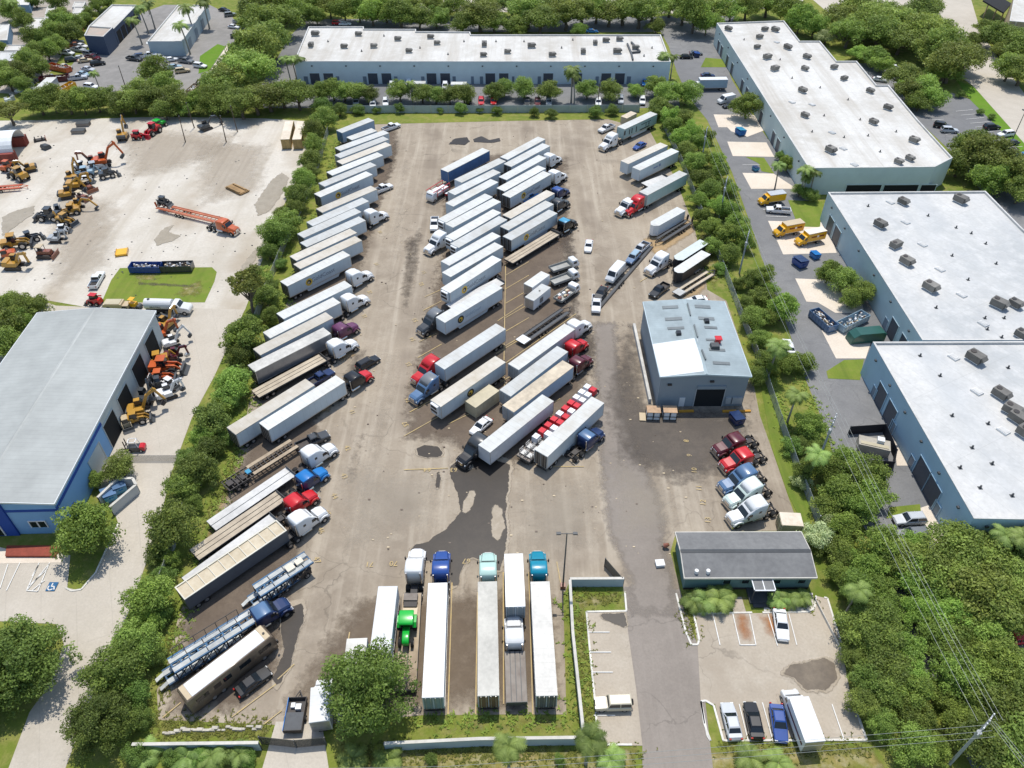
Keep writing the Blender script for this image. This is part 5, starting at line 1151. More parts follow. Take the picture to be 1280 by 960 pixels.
for x0, x1, y0, y1 in ((827.5, 847, 383, 386.5), (868, 887.5, 382.3, 386), (831, 851.8, 397.5, 401.2), (872.5, 892.5, 397, 400.5), (834, 854.5, 409.5, 412.5), (880, 896, 408.6, 411.5), (882, 901, 424.5, 427), (885.5, 906, 436.5, 439.5), (890.5, 912, 453, 456.5)): shop_quad('skylight', [(x0, y0), (x1, y0), (x1 + .8, y1), (x0 + .8, y1)], SKY, .08)
for x0, x1, y0, y1 in ((858, 862, 382, 397), (866.5, 871, 408.5, 424), (876, 881, 440, 452)): shop_quad('ridge_vent', [(x0, y0), (x0 + 1.6, y0), (x1 + 1.4, y1), (x1 - .2, y1)], SKY, .35)
for x, y, c in ((883, 403, 'black'), (848, 418, 'black')):
    p = shop_roof(x, y, 0); solo('roof_vent', B().box(p.x - .55, p.x + .55, p.y - .5, p.y + .5, p.z, p.z + .7, .1, .1).mesh('roof_vent', paint(c)), parent=shop)
p = shop_roof(897, 428, .1); solo('exhaust_fan', B().cyl(p, p + Vector((0, 0, .9)), .55, n=10).box(p.x - .6, p.x + .6, p.y - .6, p.y + .6, p.z + .9, p.z + 1.1).mesh('exhaust_fan', paint('red')), parent=shop)
p = shop_roof(893, 435, .1); solo('exhaust_fan', B().box(p.x - .7, p.x + .7, p.y - .8, p.y + .8, p.z, p.z + .8, .1, .1).mesh('exhaust_fan', DGREY), parent=shop)
f0, f1 = corner(shop, -SL_, SW_), corner(shop, -SL_, -SW_)
s0, _ = onwall(867, 505, f0, f1); s1, _ = onwall(902, 505, f0, f1)
wall_panel(shop, 'doorway_shade', f0, f1, s0, s1, .0, 4.2, DARKIN, .05, mat('light door frame', (.42, .44, .45), .6, amt=.2)); wall_panel(shop, 'door_housing', f0, f1, s0, s1, 4.25, 4.95, SHOPW, .25)  # open doorway: its unlit inside is a painted dark panel
s, _ = onwall(852, 503, f0, f1); wall_panel(shop, 'door', f0, f1, s - .5, s + .5, 0, 2.1, WHITE, .07)
for px_, py_ in ((837, 480), (890, 476)):
    s, z = onwall(px_, py_, f0, f1); wall_panel(shop, 'wall_lamp', f0, f1, s - .35, s + .35, z - .15, z + .15, FRAME, .35)
for px_ in (910, 918, 924): s, _ = onwall(px_, 500, f0, f1); wall_panel(shop, 'meter_box', f0, f1, s - .45, s + .45, .8, 2.2, paint('light grey'), .3)
# concrete ramp wall on its left side
solo('ramp_wall', B().beam(G(792, 409) + Vector((0, 0, .5)), G(812, 504) + Vector((0, 0, .5)), .5, 1.0).mesh('ramp_wall', mat('chalky concrete', (.62, .60, .55), .9, amt=.4, obj=False)), 'low pale concrete ramp wall along the side of the workshop', 'wall')
# office with shingle roof
O0, O1, O2, O3 = G(854, 722, 3.5), G(1027, 721.5, 3.5), G(997, 664, 3.5), G(845.5, 664.5, 3.5)
oc = (O0 + O1 + O2 + O3) / 4; oc.z = 0; ol = ((O1 - O0).length + (O2 - O3).length) / 2; ow = (O3 - O0).length; od = (O1 - O0).normalized()
SHING = mat('grey shingle roof', (.20, .20, .195), .9, amt=.45, dark=(.13, .13, .13), ns=1.4, var=0); OFW = blockmat('dark sea green siding', (.12, .21, .20))
off = gable('office', ol - .8, ow - .8, 3.3, .75, OFW, SHING, oc, math.atan2(od.y, od.x), 'long single storey office with a grey shingle roof and green walls', 'office', .4, mat('cream fascia', (.60, .57, .50), .6, amt=.2))
OL, OW = (ol - .8) / 2, (ow - .8) / 2; g0, g1 = corner(off, -OL, -OW), corner(off, OL, -OW)
for px_ in (908, 931, 970, 1001): s, z = onwall(px_, 728, g0, g1); wall_panel(off, 'window', g0, g1, s - .5, s + .5, 1.5, 2.4, GLASS, .05, OFW)
s, z = onwall(944, 742, g0, g1); wall_panel(off, 'door', g0, g1, s - .5, s + .5, .4, 2.5, FRAME, .07)
solo('skirting', B().box(-OL - .02, OL + .02, -OW - .02, -OW + .05, 0, .45).mesh('skirting', FRAME), parent=off)
can = B().box(-1.5, 1.5, -1.9, 0, 2.75, 2.85); sx = (s - OL)
solo('porch_roof', B().box(sx - 1.4, sx + 1.4, -OW - 2.1, -OW - .42, 2.9, 2.98).m(1).box(sx - 1.5, sx + 1.5, -OW - 2.2, -OW - 2.08, 2.86, 3.02).box(sx - 1.5, sx - 1.38, -OW - 2.2, -OW - .4, 2.86, 3.02).box(sx + 1.38, sx + 1.5, -OW - 2.2, -OW - .4, 2.86, 3.02).box(sx - .06, sx + .06, -OW - 2.2, -OW - .4, 2.87, 3.0).mesh('porch_roof', [SHING, WFR]), parent=off)
solo('porch', B().box(sx - 1.6, sx + 1.6, -OW - 2.4, -OW - .03, 0, .4).box(sx - 1.2, sx + 1.0, -OW - 3.0, -OW - 2.41, 0, .2).beam((sx - 1.4, -OW - 2.1, .4), (sx - 1.4, -OW - 2.1, 2.86), .1).beam((sx + 1.4, -OW - 2.1, .4), (sx + 1.4, -OW - 2.1, 2.86), .1).mesh('porch', DGREY), parent=off)
for px_ in (870.5, 885):
    p = off.matrix_basis.inverted() @ G(px_, 715, 3.7); solo('roof_pipe', B().cyl((p.x, p.y, 3.5), (p.x, p.y, 4.1), .28, n=10).mesh('roof_pipe', WHITE), parent=off)
# far upper-left blocks
k1, kc = flat_building('workshop', [(142, 36), (110, 33), (140, 5.5), (171, 6)], 5.5, blockmat('slate blue wall', (.06, .085, .14)), WROOF, 'dark blue workshop row with a white roof behind the tree belt', 'workshop')
k2, kc2 = flat_building('workshop', [(105, 44), (129, 45.5), (141, 34), (111, 32)], 6.4, MATS['slate blue wall'], ground_mat('dusty pink roof', ((.42, .33, .27), (.36, .36, .31), (.50, .38, .31)), (.2, .6, 2.)), 'taller dark blue front block with a dusty reddish roof', 'workshop')
K0, K1 = G(142, 36, 5.5), G(171, 6, 5.5); K0.z = K1.z = 0
for t in (.12, .3, .48, .66, .84): L_ = (K1 - K0).length; wall_panel(k1, 'loading_door', K0, K1, L_ * t - 2, L_ * t + 2, 0, 4, DARKIN, .06)
b5, _c = flat_building('shed', [(184, 51.5), (227.5, 51.5), (259.5, 6), (222, 6)], 5.0, blockmat('pale grey blue wall', (.40, .48, .52)), WROOF, 'white-roofed shed with grey blue walls behind the tree belt', 'shed')
D0, D1 = G(227.5, 51.5, 5), G(259.5, 6, 5); D0.z = D1.z = 0
for t in (.2, .45, .7): L_ = (D1 - D0).length; wall_panel(b5, 'loading_door', D0, D1, L_ * t - 2, L_ * t + 2, 0, 3.5, SMALLD, .06)
solo('canopy_roof', B().extrude([G(186, 65, 0), G(226, 65, 0), G(226, 62.5, 0), G(186, 62.5, 0)], 2.6, 2.8).box(0, 0, 0, 0, 0, 0).mesh('canopy_roof', WHITE), 'narrow white canopy in front of the white-roofed shed', 'canopy')
HM = blockmat('beige stucco wall', (.50, .38, .25))
b6, _c = flat_building('office_block', [(1262, 26), (1310, 30), (1320, -8), (1268, -6)], 9, HM, WROOF, 'beige office block at the far right corner', 'building')
q = G(1262, 26, 9); q.z = 0; q2 = G(1310, 30, 9); q2.z = 0
for t in range(3): wall_panel(b6, 'pilaster', q, q2, 2 + t * 4, 2.5 + t * 4, 0, 8.8, mat('pale stucco', (.6, .52, .4), .8, amt=.1), .2)
solo('balcony_deck', B().extrude([G(1228, 2, 5), G(1254, 17.5, 5), G(1264, 6, 5), G(1240, -8, 5)], 5, 5.5).mesh('balcony_deck', DARKIN), 'dark raised deck on slim columns beside the beige office block', 'deck')
for i, (x, y) in enumerate(((1229, 22), (1241, 24), (1250, 27))): solo('column', B().cyl(G(x, y), G(x, y) + Vector((0, 0, 5)), .25, n=8).mesh('column', HM), 'slim beige column under the dark raised deck, %s from the yard side' % nth(i), 'column', 'columns under the raised deck')
for i, (x0, y0, x1, y1, hh_, c, lab) in enumerate(((32, 22, 52, 36, 3.2, 'white', 'small white-roofed house among palms, nearest the dark workshop row'), (56, 8, 66, 18, 3.2, 'light grey', 'grey-roofed hut beside the red-topped shed'), (54, 17, 66, 28, 3.5, 'orange', 'orange-topped shed in the far junk lot'), (88, 16, 100, 27, 3.5, 'red', 'red-topped shed below the big trees of the junk lot'), (90, 8, 110, 16, 3.2, 'white', 'white shed at the back of the far junk lot'), (-4, 30, 9, 50, 3.4, 'pale blue', 'blue-walled shed at the edge of the junk lot'), (5, 56, 30, 63, 2.8, 'white', 'long white trailer-like shed in the junk lot'), (-4, 64, 18, 76, 3., 'beige', 'beige flat shed in the junk lot'), (18, -6, 36, 6, 3., 'pale blue', 'pale blue roofed house at the far corner'), (90, 2, 104, 9, 3.2, 'light grey', 'grey shed on the skyline of the junk lot'))):
    flat_building('shed', [(x0, y1), (x1, y1), (x1 + 3, y0), (x0 + 3, y0)], hh_, blockmat('shed wall ' + c, tuple(v * .7 for v in {'white': (.7, .7, .7), 'light grey': (.5, .5, .5), 'orange': (.6, .12, .04), 'red': (.55, .06, .03), 'pale blue': (.25, .42, .6), 'beige': (.5, .42, .3)}[c])), WROOF if i not in (2, 7) else WROOF2, lab, 'shed', .2)
# hoop shelter by the sand lot
sh_ = bpy.data.objects.new('hoop_shelter', None); COL.objects.link(sh_); s0, s1 = G(34, 188), G(2, 206); ctr = G(14, 192); sh_.location = ctr; tagp(sh_, 'white fabric hoop shelter on red containers at the sand lot edge', 'shelter')
ax = R(12); sh_.rotation_euler = (0, 0, R(190))
arc = [(5.2 * math.cos(math.pi * i / 12), 2.6 + 3.4 * math.sin(math.pi * i / 12)) for i in range(13)]
sk = B()
for i in range(12): (y0, z0), (y1, z1) = arc[i], arc[i + 1]; sk.add([(-3, y0, z0), (7, y0, z0), (7, y1, z1), (-3, y1, z1), (-3, y0, z0 - .05), (7, y0, z0 - .05), (7, y1, z1 - .05), (-3, y1, z1 - .05)], [(0, 1, 2, 3), (4, 5, 6, 7), (0, 3, 7, 4), (1, 2, 6, 5)])
solo('fabric_cover', sk.mesh('fabric_cover', mat('white tarpaulin', (.74, .76, .77), .5, amt=.2)), parent=sh_)
for k in (-3.02, 0, 3, 7.02):
    hp = B()
    for i in range(12): hp.cyl((k, arc[i][0] * .985, arc[i][1] - .08), (k, arc[i + 1][0] * .985, arc[i + 1][1] - .08), .07, n=5)
    solo('hoop', hp.mesh('hoop', ALU), parent=sh_)
for i, s in enumerate((-1, 1)):
    pl = place('shipping_container', ('cont', 'redbrown'), lambda: container(10, mat('red brown container steel', (.26, .055, .04), .6, amt=.4)), sh_.matrix_basis @ Vector((2, s * 5.2, 0)) if False else (Matrix.Translation(ctr) @ Matrix.Rotation(R(190), 4, 'Z')) @ Vector((2, s * 5.2, 0)), R(190), 'red container carrying the %s foot of the white hoop shelter' % ('near' if i else 'far'), 'container')

# small pipes on the roofs and lamps on the walls
PIPE = B().cyl((0, 0, -.1), (0, 0, .55), .14, n=8).box(-.3, .3, -.3, .3, -.1, .04).mesh('vent_pipe', DGREY)
for bld, L_ in ((fb, [(410, 52), (452, 64), (480, 45), (525, 60), (560, 68), (580, 52), (620, 52), (655, 52), (702, 60), (716, 50), (815, 60), (805, 70)]), (b1, [(930, 50), (975, 75), (990, 98), (1025, 110), (1030, 145), (1060, 125), (1075, 150), (1055, 172), (1100, 190), (1120, 165), (1015, 165), (1085, 170)]), (b2, [(1085, 258), (1160, 270), (1195, 285), (1214, 292), (1232, 305), (1245, 330), (1190, 320), (1210, 350), (1170, 385), (1255, 398), (1231, 398), (1234, 412), (1252, 422)]), (b3, [(1150, 445), (1175, 470), (1190, 520), (1215, 560), (1240, 580), (1260, 460), (1235, 530), (1225, 610), (1265, 620), (1200, 585)])):
    for x, y in L_: o = solo('vent_pipe', PIPE, parent=bld); o.location = G(x, y, 6.85 if bld is not b3 else 7.15) - bld.location
for bld, a, c, z, n in ((fb, A_, B_, 5.6, 11), (b1, A1, B1_, 5.6, 8), (b2, A2, B2_, 5.6, 6), (b3, A3, B3_, 5.8, 6), (b3, B3_, C3, 5.8, 4)):
    L_ = (c - a).length
    for i in range(n): s = L_ * (i + .5) / n; wall_panel(bld, 'wall_lamp', a, c, s - .22, s + .22, z, z + .3, DGREY, .3)
# rooftop units
RU = {'far': (6.8, [(394, 43), (448, 43), (389, 57), (430, 58.5), (467, 58), (497, 49), (511, 64), (538, 46.5), (546, 54), (605.5, 56), (604, 69), (634, 65), (664, 58), (690, 69), (729, 65), (744, 54), (757, 51), (774, 49.5), (771, 65), (794, 60)]),
      'b1': (6.9, [(910, 36.5), (955.5, 37), (968.5, 37.5), (946, 59), (984, 59.5), (949, 46.5), (958.5, 72), (1008, 71.5), (968, 86.5), (1005.5, 86), (1042, 84.5), (1054.5, 98.5), (1002.5, 113.5), (1087, 114), (1005.5, 144.5), (1109, 135), (1091, 153), (1037.5, 188.5), (1141.5, 176), (1136.5, 198.5), (1122.5, 202.5)]),
      'b2': (6.9, [(1128, 253), (1199, 251), (1099, 281.5), (1118.5, 307.5), (1132, 328), (1161.5, 360.5), (1246.5, 381.5), (1267.5, 381), (1276, 420)]),
      'b3': (7.2, [(1217, 449), (1249, 494), (1270, 524), (1262.5, 514), (1280, 540)])}
NAME = {'far': 'the far long roof', 'b1': 'the stepped roof', 'b2': 'the middle access road roof', 'b3': 'the nearest access road roof'}
for k, (h, L_) in RU.items():
    for i, (x, y) in enumerate(sorted(L_, key=(lambda q: q[0]) if k == 'far' else (lambda q: q[1]))):
        p = G(x, y + 1.5, h); rn = random.Random(x); sc = rn.uniform(.85, 1.1) * (1.0 if k in ('far', 'b1') else 1.12)
        col = 'rust' if (x, y) == (729, 65) else None
        place('rooftop_air_conditioner', ('ac', k in ('b2', 'b3')), ac_unit, p, R((180 if k == 'far' else 120) + rn.choice((0, 0, 90, 8))), 'grey air conditioner on %s, %s from its %s' % (NAME[k], nth(i), 'left end' if k == 'far' else 'far end'), 'air conditioner', 'rooftop units', sc)
HM_ = mat('roof hatch white', (.72, .72, .70), .6, amt=.2)
for i, (x, y, h) in enumerate(((1113, 253, 6.9), (1132, 278, 6.9), (1153, 306, 6.9), (1175, 337, 6.9), (1202, 369, 6.9), (1229, 405, 6.9), (1192, 447, 7.2), (1221, 490, 7.2), (1254, 539, 7.2), (990, 128, 6.9), (1015, 131, 6.9), (1040, 166, 6.9), (1054, 186, 6.9), (1068, 206, 6.9), (971, 53, 6.9))):
    p = G(x, y, h); place('roof_hatch', 'hatch', lambda: [('curb', B().box(-.9, .9, -.65, .65, 0, .25, .08, .08).mesh('curb', HM_), None), ('lid', B().box(-.7, .7, -.48, .48, .25, .32, .05, .05).mesh('lid', WROOF2), None)], p, R(118), ('low white roof hatch on the access road roofs, %s from the far end' % nth(i) if i < 9 else 'low white roof hatch on the stepped roof at its ' + ('far left', 'far middle', 'centre', 'near middle', 'near edge', 'far end')[i - 9]), 'roof hatch', 'roof hatches')
def duct(px, h, label, m=None, w=.5):
    b = B(); P = [G(x, y, h) for x, y in px]
    for i in range(len(P) - 1): b.beam(P[i] + Vector((0, 0, .35)), P[i + 1] + Vector((0, 0, .35)), w, .5)
    solo('roof_duct', b.mesh('roof_duct', m or DGREY), label, 'duct')
duct([(784, 56), (789, 68), (791, 76)], 6.8, 'long dark duct near the end of the far warehouse roof'); duct([(789, 54), (800, 66), (789, 67)], 6.8, 'bent dark duct beside the long one on the far warehouse roof')

# ------------------------------------------------------------------ walls and fences
def fence(name, px, h, m, label, top=True, post=None, step=3., cap=None, cat='fence', th=.06, gap=.0, postm=None):
    P = [G(x, y, h if top else 0) for x, y in px]
    for p in P: p.z = 0
    c = sum(P, Vector()) / len(P); r = bpy.data.objects.new(name, None); COL.objects.link(r); r.location = c; tagp(r, label, cat)
    b = B(); cp = B(); pb = B().box(-.07, .07, -.07, .07, 0, h + .08).mesh('post', postm or DGREY); k = 0
    for i in range(len(P) - 1):
        a, e = P[i] - c, P[i + 1] - c; b.beam(a + Vector((0, 0, h / 2 + gap)), e + Vector((0, 0, h / 2 + gap)), th, h - 2 * gap)
        if cap: cp.beam(a + Vector((0, 0, h + .05)), e + Vector((0, 0, h + .05)), th + .18, .1)
        n = max(1, int((e - a).length / step))
        for j in range(n + (i == len(P) - 2)):
            if k < 100: o = solo('post', pb, parent=r); o.location = a.lerp(e, j / n); k += 1
    solo('panel', b.mesh('panel', m), parent=r)
    if cap: solo('coping', cp.mesh('coping', cap), parent=r)
    return r
def mesh_mat(name, col, alpha):
    m = mat(name, col, .7, amt=.2); m.node_tree.nodes['Principled BSDF'].inputs['Alpha'].default_value = alpha; return m
BLK = blockmat('blue grey precast wall', (.38, .46, .49)); COPE = mat('white coping', (.60, .575, .51), .8, amt=.3, obj=False)
fence('wall', [(165, 930.5), (323, 928.5)], 1.9, BLK, 'precast wall with pale coping from the gate to the hedge corner', cap=COPE, cat='wall', th=.2, step=4.5)
fence('wall', [(480, 929.5), (600, 923.5), (722, 922)], 1.9, BLK, 'blue grey precast wall with white coping behind the parked trailers', cap=COPE, cat='wall', th=.2, step=4.5)
fence('wall', [(712.5, 725), (716, 790), (729, 912)], 1.9, BLK, 'white-topped precast wall beside the small parking strip', cap=COPE, cat='wall', th=.2, step=4.5)
fence('wall', [(712.5, 723.5), (780, 723)], 1.9, BLK, 'short blue grey wall above the grass corner by the drive', cap=COPE, cat='wall', th=.2, step=4.5)
fence('fence', [(430, 132), (560, 132), (800, 131)], 2.3, mesh_mat('grey windscreen mesh', (.40, .47, .47), .8), 'grey screened fence along the far edge of the yard', postm=ALU, step=5)
fence('fence', [(409, 158), (398, 195), (380, 243), (357, 292), (331, 355), (308, 418), (286, 472), (262, 535), (240, 590), (222, 645), (205, 700), (182, 760), (160, 830)], 2.3, mesh_mat('pale torn windscreen', (.50, .51, .46), .5), 'pale torn screen fence threaded through the hedge beside the trailers', postm=ALU, step=4)
fence('fence', [(830, 150), (852, 195), (868, 235), (888, 285), (908, 335), (930, 392), (956, 455), (978, 520), (1000, 580), (1026, 645)], 2.2, mesh_mat('grey chain link', (.42, .46, .48), .45), 'grey chain link fence inside the hedge by the access road', postm=ALU, step=4)
gt = fence('gate', [(323, 921), (367, 925.5), (405, 922)], 2.0, mesh_mat('black gate mesh', (.06, .065, .065), .75), 'closed black double gate at the near edge of the yard', cat='gate', step=5.5)
fence('gate', [(780, 703), (776, 712), (760, 702)] and [(757, 698), (778, 722)], 2.0, mesh_mat('dark gate mesh', (.10, .095, .085), .8), 'dark swung-open gate leaf at the top of the entrance drive', cat='gate', step=4)
fence('fence', [(1019, 747), (1053, 812)], .5, KERB, 'low white rail along the edge of the office parking lot', step=5)
fence('gate', [(151, 569), (221, 569), (226, 582)], 1.4, mesh_mat('thin sliding gate', (.25, .26, .26), .35), 'thin sliding gate across the concrete drive by the hall', cat='gate', step=6)
# walled enclosure beside the hall
fence('enclosure', [(122, 622), (147, 598), (166, 598), (170, 606), (137, 634)], 1.9, blockmat('pale enclosure wall', (.50, .54, .56)), 'pale walled enclosure standing beside the concrete drive', cap=COPE, cat='enclosure', th=.25, step=50)
# ------------------------------------------------------------------ trailers and tractors of the yard
EMB = [GOLD, INK, paint('tan')]
EMBK = [INK, GOLD, INK]
def along(front, rear, z, key, build, name, label, cat, group, Ls=None):
    """A long vehicle whose top centre line runs from pixel rear to pixel front at height z."""
    a, b = G(*front, z), G(*rear, z); L = (a - b).length
    L = Ls or (16.15 if 15.2 < L < 17.6 else max(4.0, round(L * 2) / 2))
    c = (a + b) / 2; c.z = .024
    return place(name, (key, L), lambda: build(L), c, head(a, b), label, cat, group)
BLUET = mat('faded blue container skin', (.06, .15, .32), .5, amt=.3, rib=(0, .6, .2, .35)); ALUS = mat('polished aluminium side', (.33, .34, .36), .28, .55, amt=.55, dark=(.16, .17, .20), ns=.35); TEALS = mat('teal white trailer skin', (.38, .53, .53), .45, amt=.2); LBLUE = mat('light blue trailer skin', (.36, .48, .60), .45, amt=.2); BLKSIDE = mat('black trailer skin', (.03, .03, .035), .4, amt=.3); CREAM = mat('cream container steel', (.50, .44, .30), .55, amt=.2); TANROOF = mat('tan weathered roof', (.66, .56, .42), .7, amt=.5, ns=.8, rib=(0, 1.22, .05, .25)); PINK = mat('pinkish white trailer skin', (.58, .58, .60), .45, amt=.2)
DARKD = mat('dark trailer doors', (.07, .062, .055), .6, amt=.4)
T = {
    'plain': lambda L: box_trailer(L, door=DARKD), 'plain2': lambda L: box_trailer(L), 'dirty': lambda L: box_trailer(L, roof=TRROOFD, door=DARKD), 'skirt': lambda L: box_trailer(L, skirt=True, door=DARKD),
    'logo': lambda L: box_trailer(L, skirt=True, txt='GoldCoast', emblem=(3.6, EMB), door=DARKD, size=1.35, off=.6), 'logoreef': lambda L: box_trailer(L, skirt=True, txt='GoldCoast', emblem=(3.6, EMB), reefer=True, size=1.35, off=.2),
    'logok': lambda L: box_trailer(L, skirt=True, txt='GoldCoast', emblem=(3.5, EMBK), size=1.0, off=.4, ink=mat('blue grey lettering', (.25, .35, .45), .6, amt=0)), 'emblem': lambda L: box_trailer(L, roof=TRROOFD, emblem=(.5, EMBK), reefer=True, off=.5),
    'reefer': lambda L: box_trailer(L, reefer=True), 'blue': lambda L: box_trailer(L, side=BLUET, door=BLUET), 'alu': lambda L: box_trailer(L, side=ALUS, roof=mat('grey white roof', (.60, .58, .53), .6, amt=.4), door=DARKD),
    'teal': lambda L: box_trailer(L, side=TEALS, skirt=True) + marks(((6.9, 7.6, 2.3, 3.5), (4.9, 5.3, 1.9, 3.4), (3.8, 4.2, 1.9, 3.4), (1.8, 2.2, 1.7, 3.3), (-4.2, .3, 1.5, 1.85), (-4.6, -.2, 3.0, 3.2), (-2.6, -2.3, 2.1, 2.9), (-4.0, -3.6, 2.1, 2.9)), 1.3, INK), 'tanroof': lambda L: box_trailer(L, roof=TANROOF, side=LBLUE), 'swirl': lambda L: box_trailer(L, gear=True) + marks(((-.6, .2, 2.5, 3.2), (.6, 2.4, 2.6, 3.0)), 1.3, mat('slate lettering', (.2, .26, .42), .6, amt=0), 'emblem'), 'green': lambda L: box_trailer(L, side=TEALS),
    'lblue': lambda L: box_trailer(L, side=LBLUE, door=BLUET), 'darkdoor': lambda L: box_trailer(L, door=mat('navy doors', (.03, .04, .09), .5, amt=.2), roof=TRROOFD), 'pink': lambda L: box_trailer(L, side=PINK), 'whitetop': lambda L: box_trailer(L, roof=mat('clean white roof', (.66, .67, .67), .5, amt=.15, rib=(0, 1.22, .1, .12)), door=mat('green grey doors', (.20, .28, .27), .5, amt=.3)),
    'greytop': lambda L: box_trailer(L, roof=mat('dull grey roof', (.56, .54, .48), .7, amt=.3), door=mat('rusty roller doors', (.17, .11, .06), .6, amt=.6)), 'creamtop': lambda L: box_trailer(L, roof=mat('cream white roof', (.62, .60, .55), .55, amt=.3, rib=(0, 1.9, .03, .3)), door=mat('grey roller doors', (.12, .13, .13), .6, amt=.4)),
}
LROW = 'semitrailers backed up along the left hedge'
for f, r, k, lab in (
    ((464.1, 148.9), (423.8, 164.6), 'lblue', 'pale blue-sided box trailer, farthest in the row along the left hedge'), ((467.5, 162.1), (436.9, 173.2), 'plain', 'short white trailer tucked in second place in the row along the left hedge'),
    ((483.5, 164.3), (421.1, 186.9), 'plain', None), ((483.8, 171.8), (420.3, 196.3), 'plain2', None), ((486.8, 179.1), (423, 204), 'dirty', None), ((476, 192), (410.9, 217.6), 'plain', None), ((467, 204.5), (401.4, 231.3), 'plain2', None),
    ((462.6, 215.8), (395.5, 244.8), 'logo', 'white trailer with round gold emblem and dark wording, farther one in the left row'), ((468.3, 234), (398.1, 263.8), 'dirty', None), ((457.5, 249), (386.5, 280.4), 'plain2', None), ((448.4, 262.1), (374.6, 295.3), 'skirt', None), ((453.5, 272.8), (378.5, 306.4), 'plain', None), ((442.5, 288), (365.6, 323.5), 'dirty', None), ((448.5, 297.5), (370.6, 333.5), 'dirty', None),
    ((433.8, 316), (354, 355.1), 'logo', 'white trailer with round gold emblem and dark wording, nearer one in the left row'), ((435.3, 354), (350, 395.4), 'skirt', None), ((421.3, 374.8), (332.8, 419.3), 'plain2', None), ((411.6, 393.8), (321, 440), 'dirty', None),
    ((407.5, 413.8), (315.8, 459.9), 'alu', 'shiny bare aluminium trailer beside the purple tractor'), ((387.5, 477.5), (289, 538.8), 'dirty', 'white trailer with a dark pickup parked at its nose by the left hedge'), ((424.4, 473.8), (330.6, 532.5), 'plain', 'white trailer coupled to the black tractor with a red nose')):
    i = along.__dict__.setdefault('n', 0); along.n += 1
    along(f, r, 4.1, k, T[k], 'box_trailer', lab or 'white box trailer, %s from the far end of the row along the left hedge' % nth(i), 'trailer', LROW)
WDECK = mat('white sheeted deck', (.64, .63, .60), .6, amt=.3, rib=(1, .8, .04, .3)); TANDECK = mat('sun bleached planks', (.56, .48, .36), .85, amt=.45, ns=.7, dark=(.33, .27, .2)); GDECK = mat('grey worn planks', (.30, .27, .235), .9, amt=.5, ns=.8, dark=(.17, .14, .12))
for f, r, d, g, lab in (((404.4, 446.3), (318.5, 492.8), TANDECK, 2, 'tan-decked flatbed trailer behind a white tractor, beside the aluminium trailer'), ((367.5, 553.8), (281.7, 607.7), TANDECK, 1, 'half-stripped flatbed with open black cross frames near the dark pickup'), ((363, 589.7), (264.5, 656.9), WDECK, 1, 'long white-decked flatbed behind the bright blue tractor'), ((350.5, 620), (243.8, 693), TANDECK, 2, 'tan flatbed with dark grooves behind the red tractor in the left row'), ((344, 648), (233, 729), WDECK, 0, 'white-decked flatbed half hidden behind the grey open-top trailer'),
    ((626, 351), (562, 384), WDECK, 0, 'white flatbed hidden behind the emblem trailer in the middle rows'), ((693.8, 291), (636, 326), TANDECK, 2, 'tan plank flatbed coupled to the blue-roofed tractor in the middle rows'), ((646, 880), (643.5, 814), GDECK, 3, 'weathered grey-planked flatbed behind the small white cab'), ((741, 487), (653.8, 573), GDECK, 3, 'flatbed loaded with red and white wrapped stacks'), ((832, 221), (806, 231), WDECK, 0, 'short white flatbed tucked behind the trailer with the red tractor')):
    o = along(f, r, 1.5, 'flat%s%d' % (d.name, g) if 'half-' not in lab else 'skel', (lambda L: flatbed(L, d, 1.5, g)) if 'half-' not in lab else skeletal, 'flatbed_trailer', lab, 'trailer', 'flatbed trailers')
def rig(px, py, h_from, h_to, col, label, roofcol=None, high=True, group='road tractors', z=None, hoodcol=None):
    """A tractor whose cab roof is seen at (px, py), pointing as the ground line h_from -> h_to."""
    a, b = G(*h_from, 2), G(*h_to, 2); rz = head(b, a); top = 3.9 if high else 3.15
    p = G(px, py, z or top) + Vector((math.cos(rz), math.sin(rz), 0)) * (.6 if high else 0); p.z = .024
    return place('tractor_truck', ('rig', col, roofcol, high, hoodcol), lambda: tractor(col, roofcol, high, hoodcol=hoodcol), p, rz, label, 'truck', group)
LD = ((330, 532), (424, 474))          # bearing of the left row
for x, y, c, rc, hi, lab in ((463, 263, 'white', None, 1, 'white high-roof tractor farthest up the left row'), (441, 339, 'white', None, 1, 'white tractor just below the nearer emblem trailer of the left row'), (435, 370, 'white', None, 1, 'white tractor next above the purple tractor in the left row'), (424.5, 407.5, 'purple', None, 0, 'dark purple tractor in the left row'), (418.5, 427, 'white', None, 1, 'white tractor next below the purple tractor in the left row'), (387, 562, 'white', None, 1, 'white tractor directly above the bright blue tractor in the left row'), (380, 594.5, 'navy', 'bright blue', 0, 'dark blue tractor with a bright blue roof in the left row'), (366, 624, 'red', None, 0, 'bright red tractor in the left row between blue and white ones'), (372, 645, 'white', None, 1, 'white tractor pulling the grey open-top trailer')):
    rig(x, y, *(LD if y < 540 else ((264.5, 657), (363, 590))), c, lab, rc, bool(hi), hoodcol='bright blue' if c == 'navy' else None)
rig(440, 469, *LD, 'black', 'black tractor with a red nose in the left row', None, False, hoodcol='red')
along((351.3, 657.5), (225.6, 741.9), 3.4, 'dump', dump_trailer, 'hopper_trailer', 'grey open-top hopper trailer with a canvas-hooped load in the left row', 'trailer', None)
along((385, 695), (311, 743), 2.9, 'haulhead', lambda L: car_hauler(L, 'sky blue', True), 'car_carrier', 'short white and blue car carrier ramp truck below the hopper trailer', 'car carrier', None)
along((322, 768), (203, 842), 2.2, 'haul', lambda L: car_hauler(L, 'sky blue'), 'car_carrier', 'long empty two-deck car carrier with blue frame and white runways', 'car carrier', None)
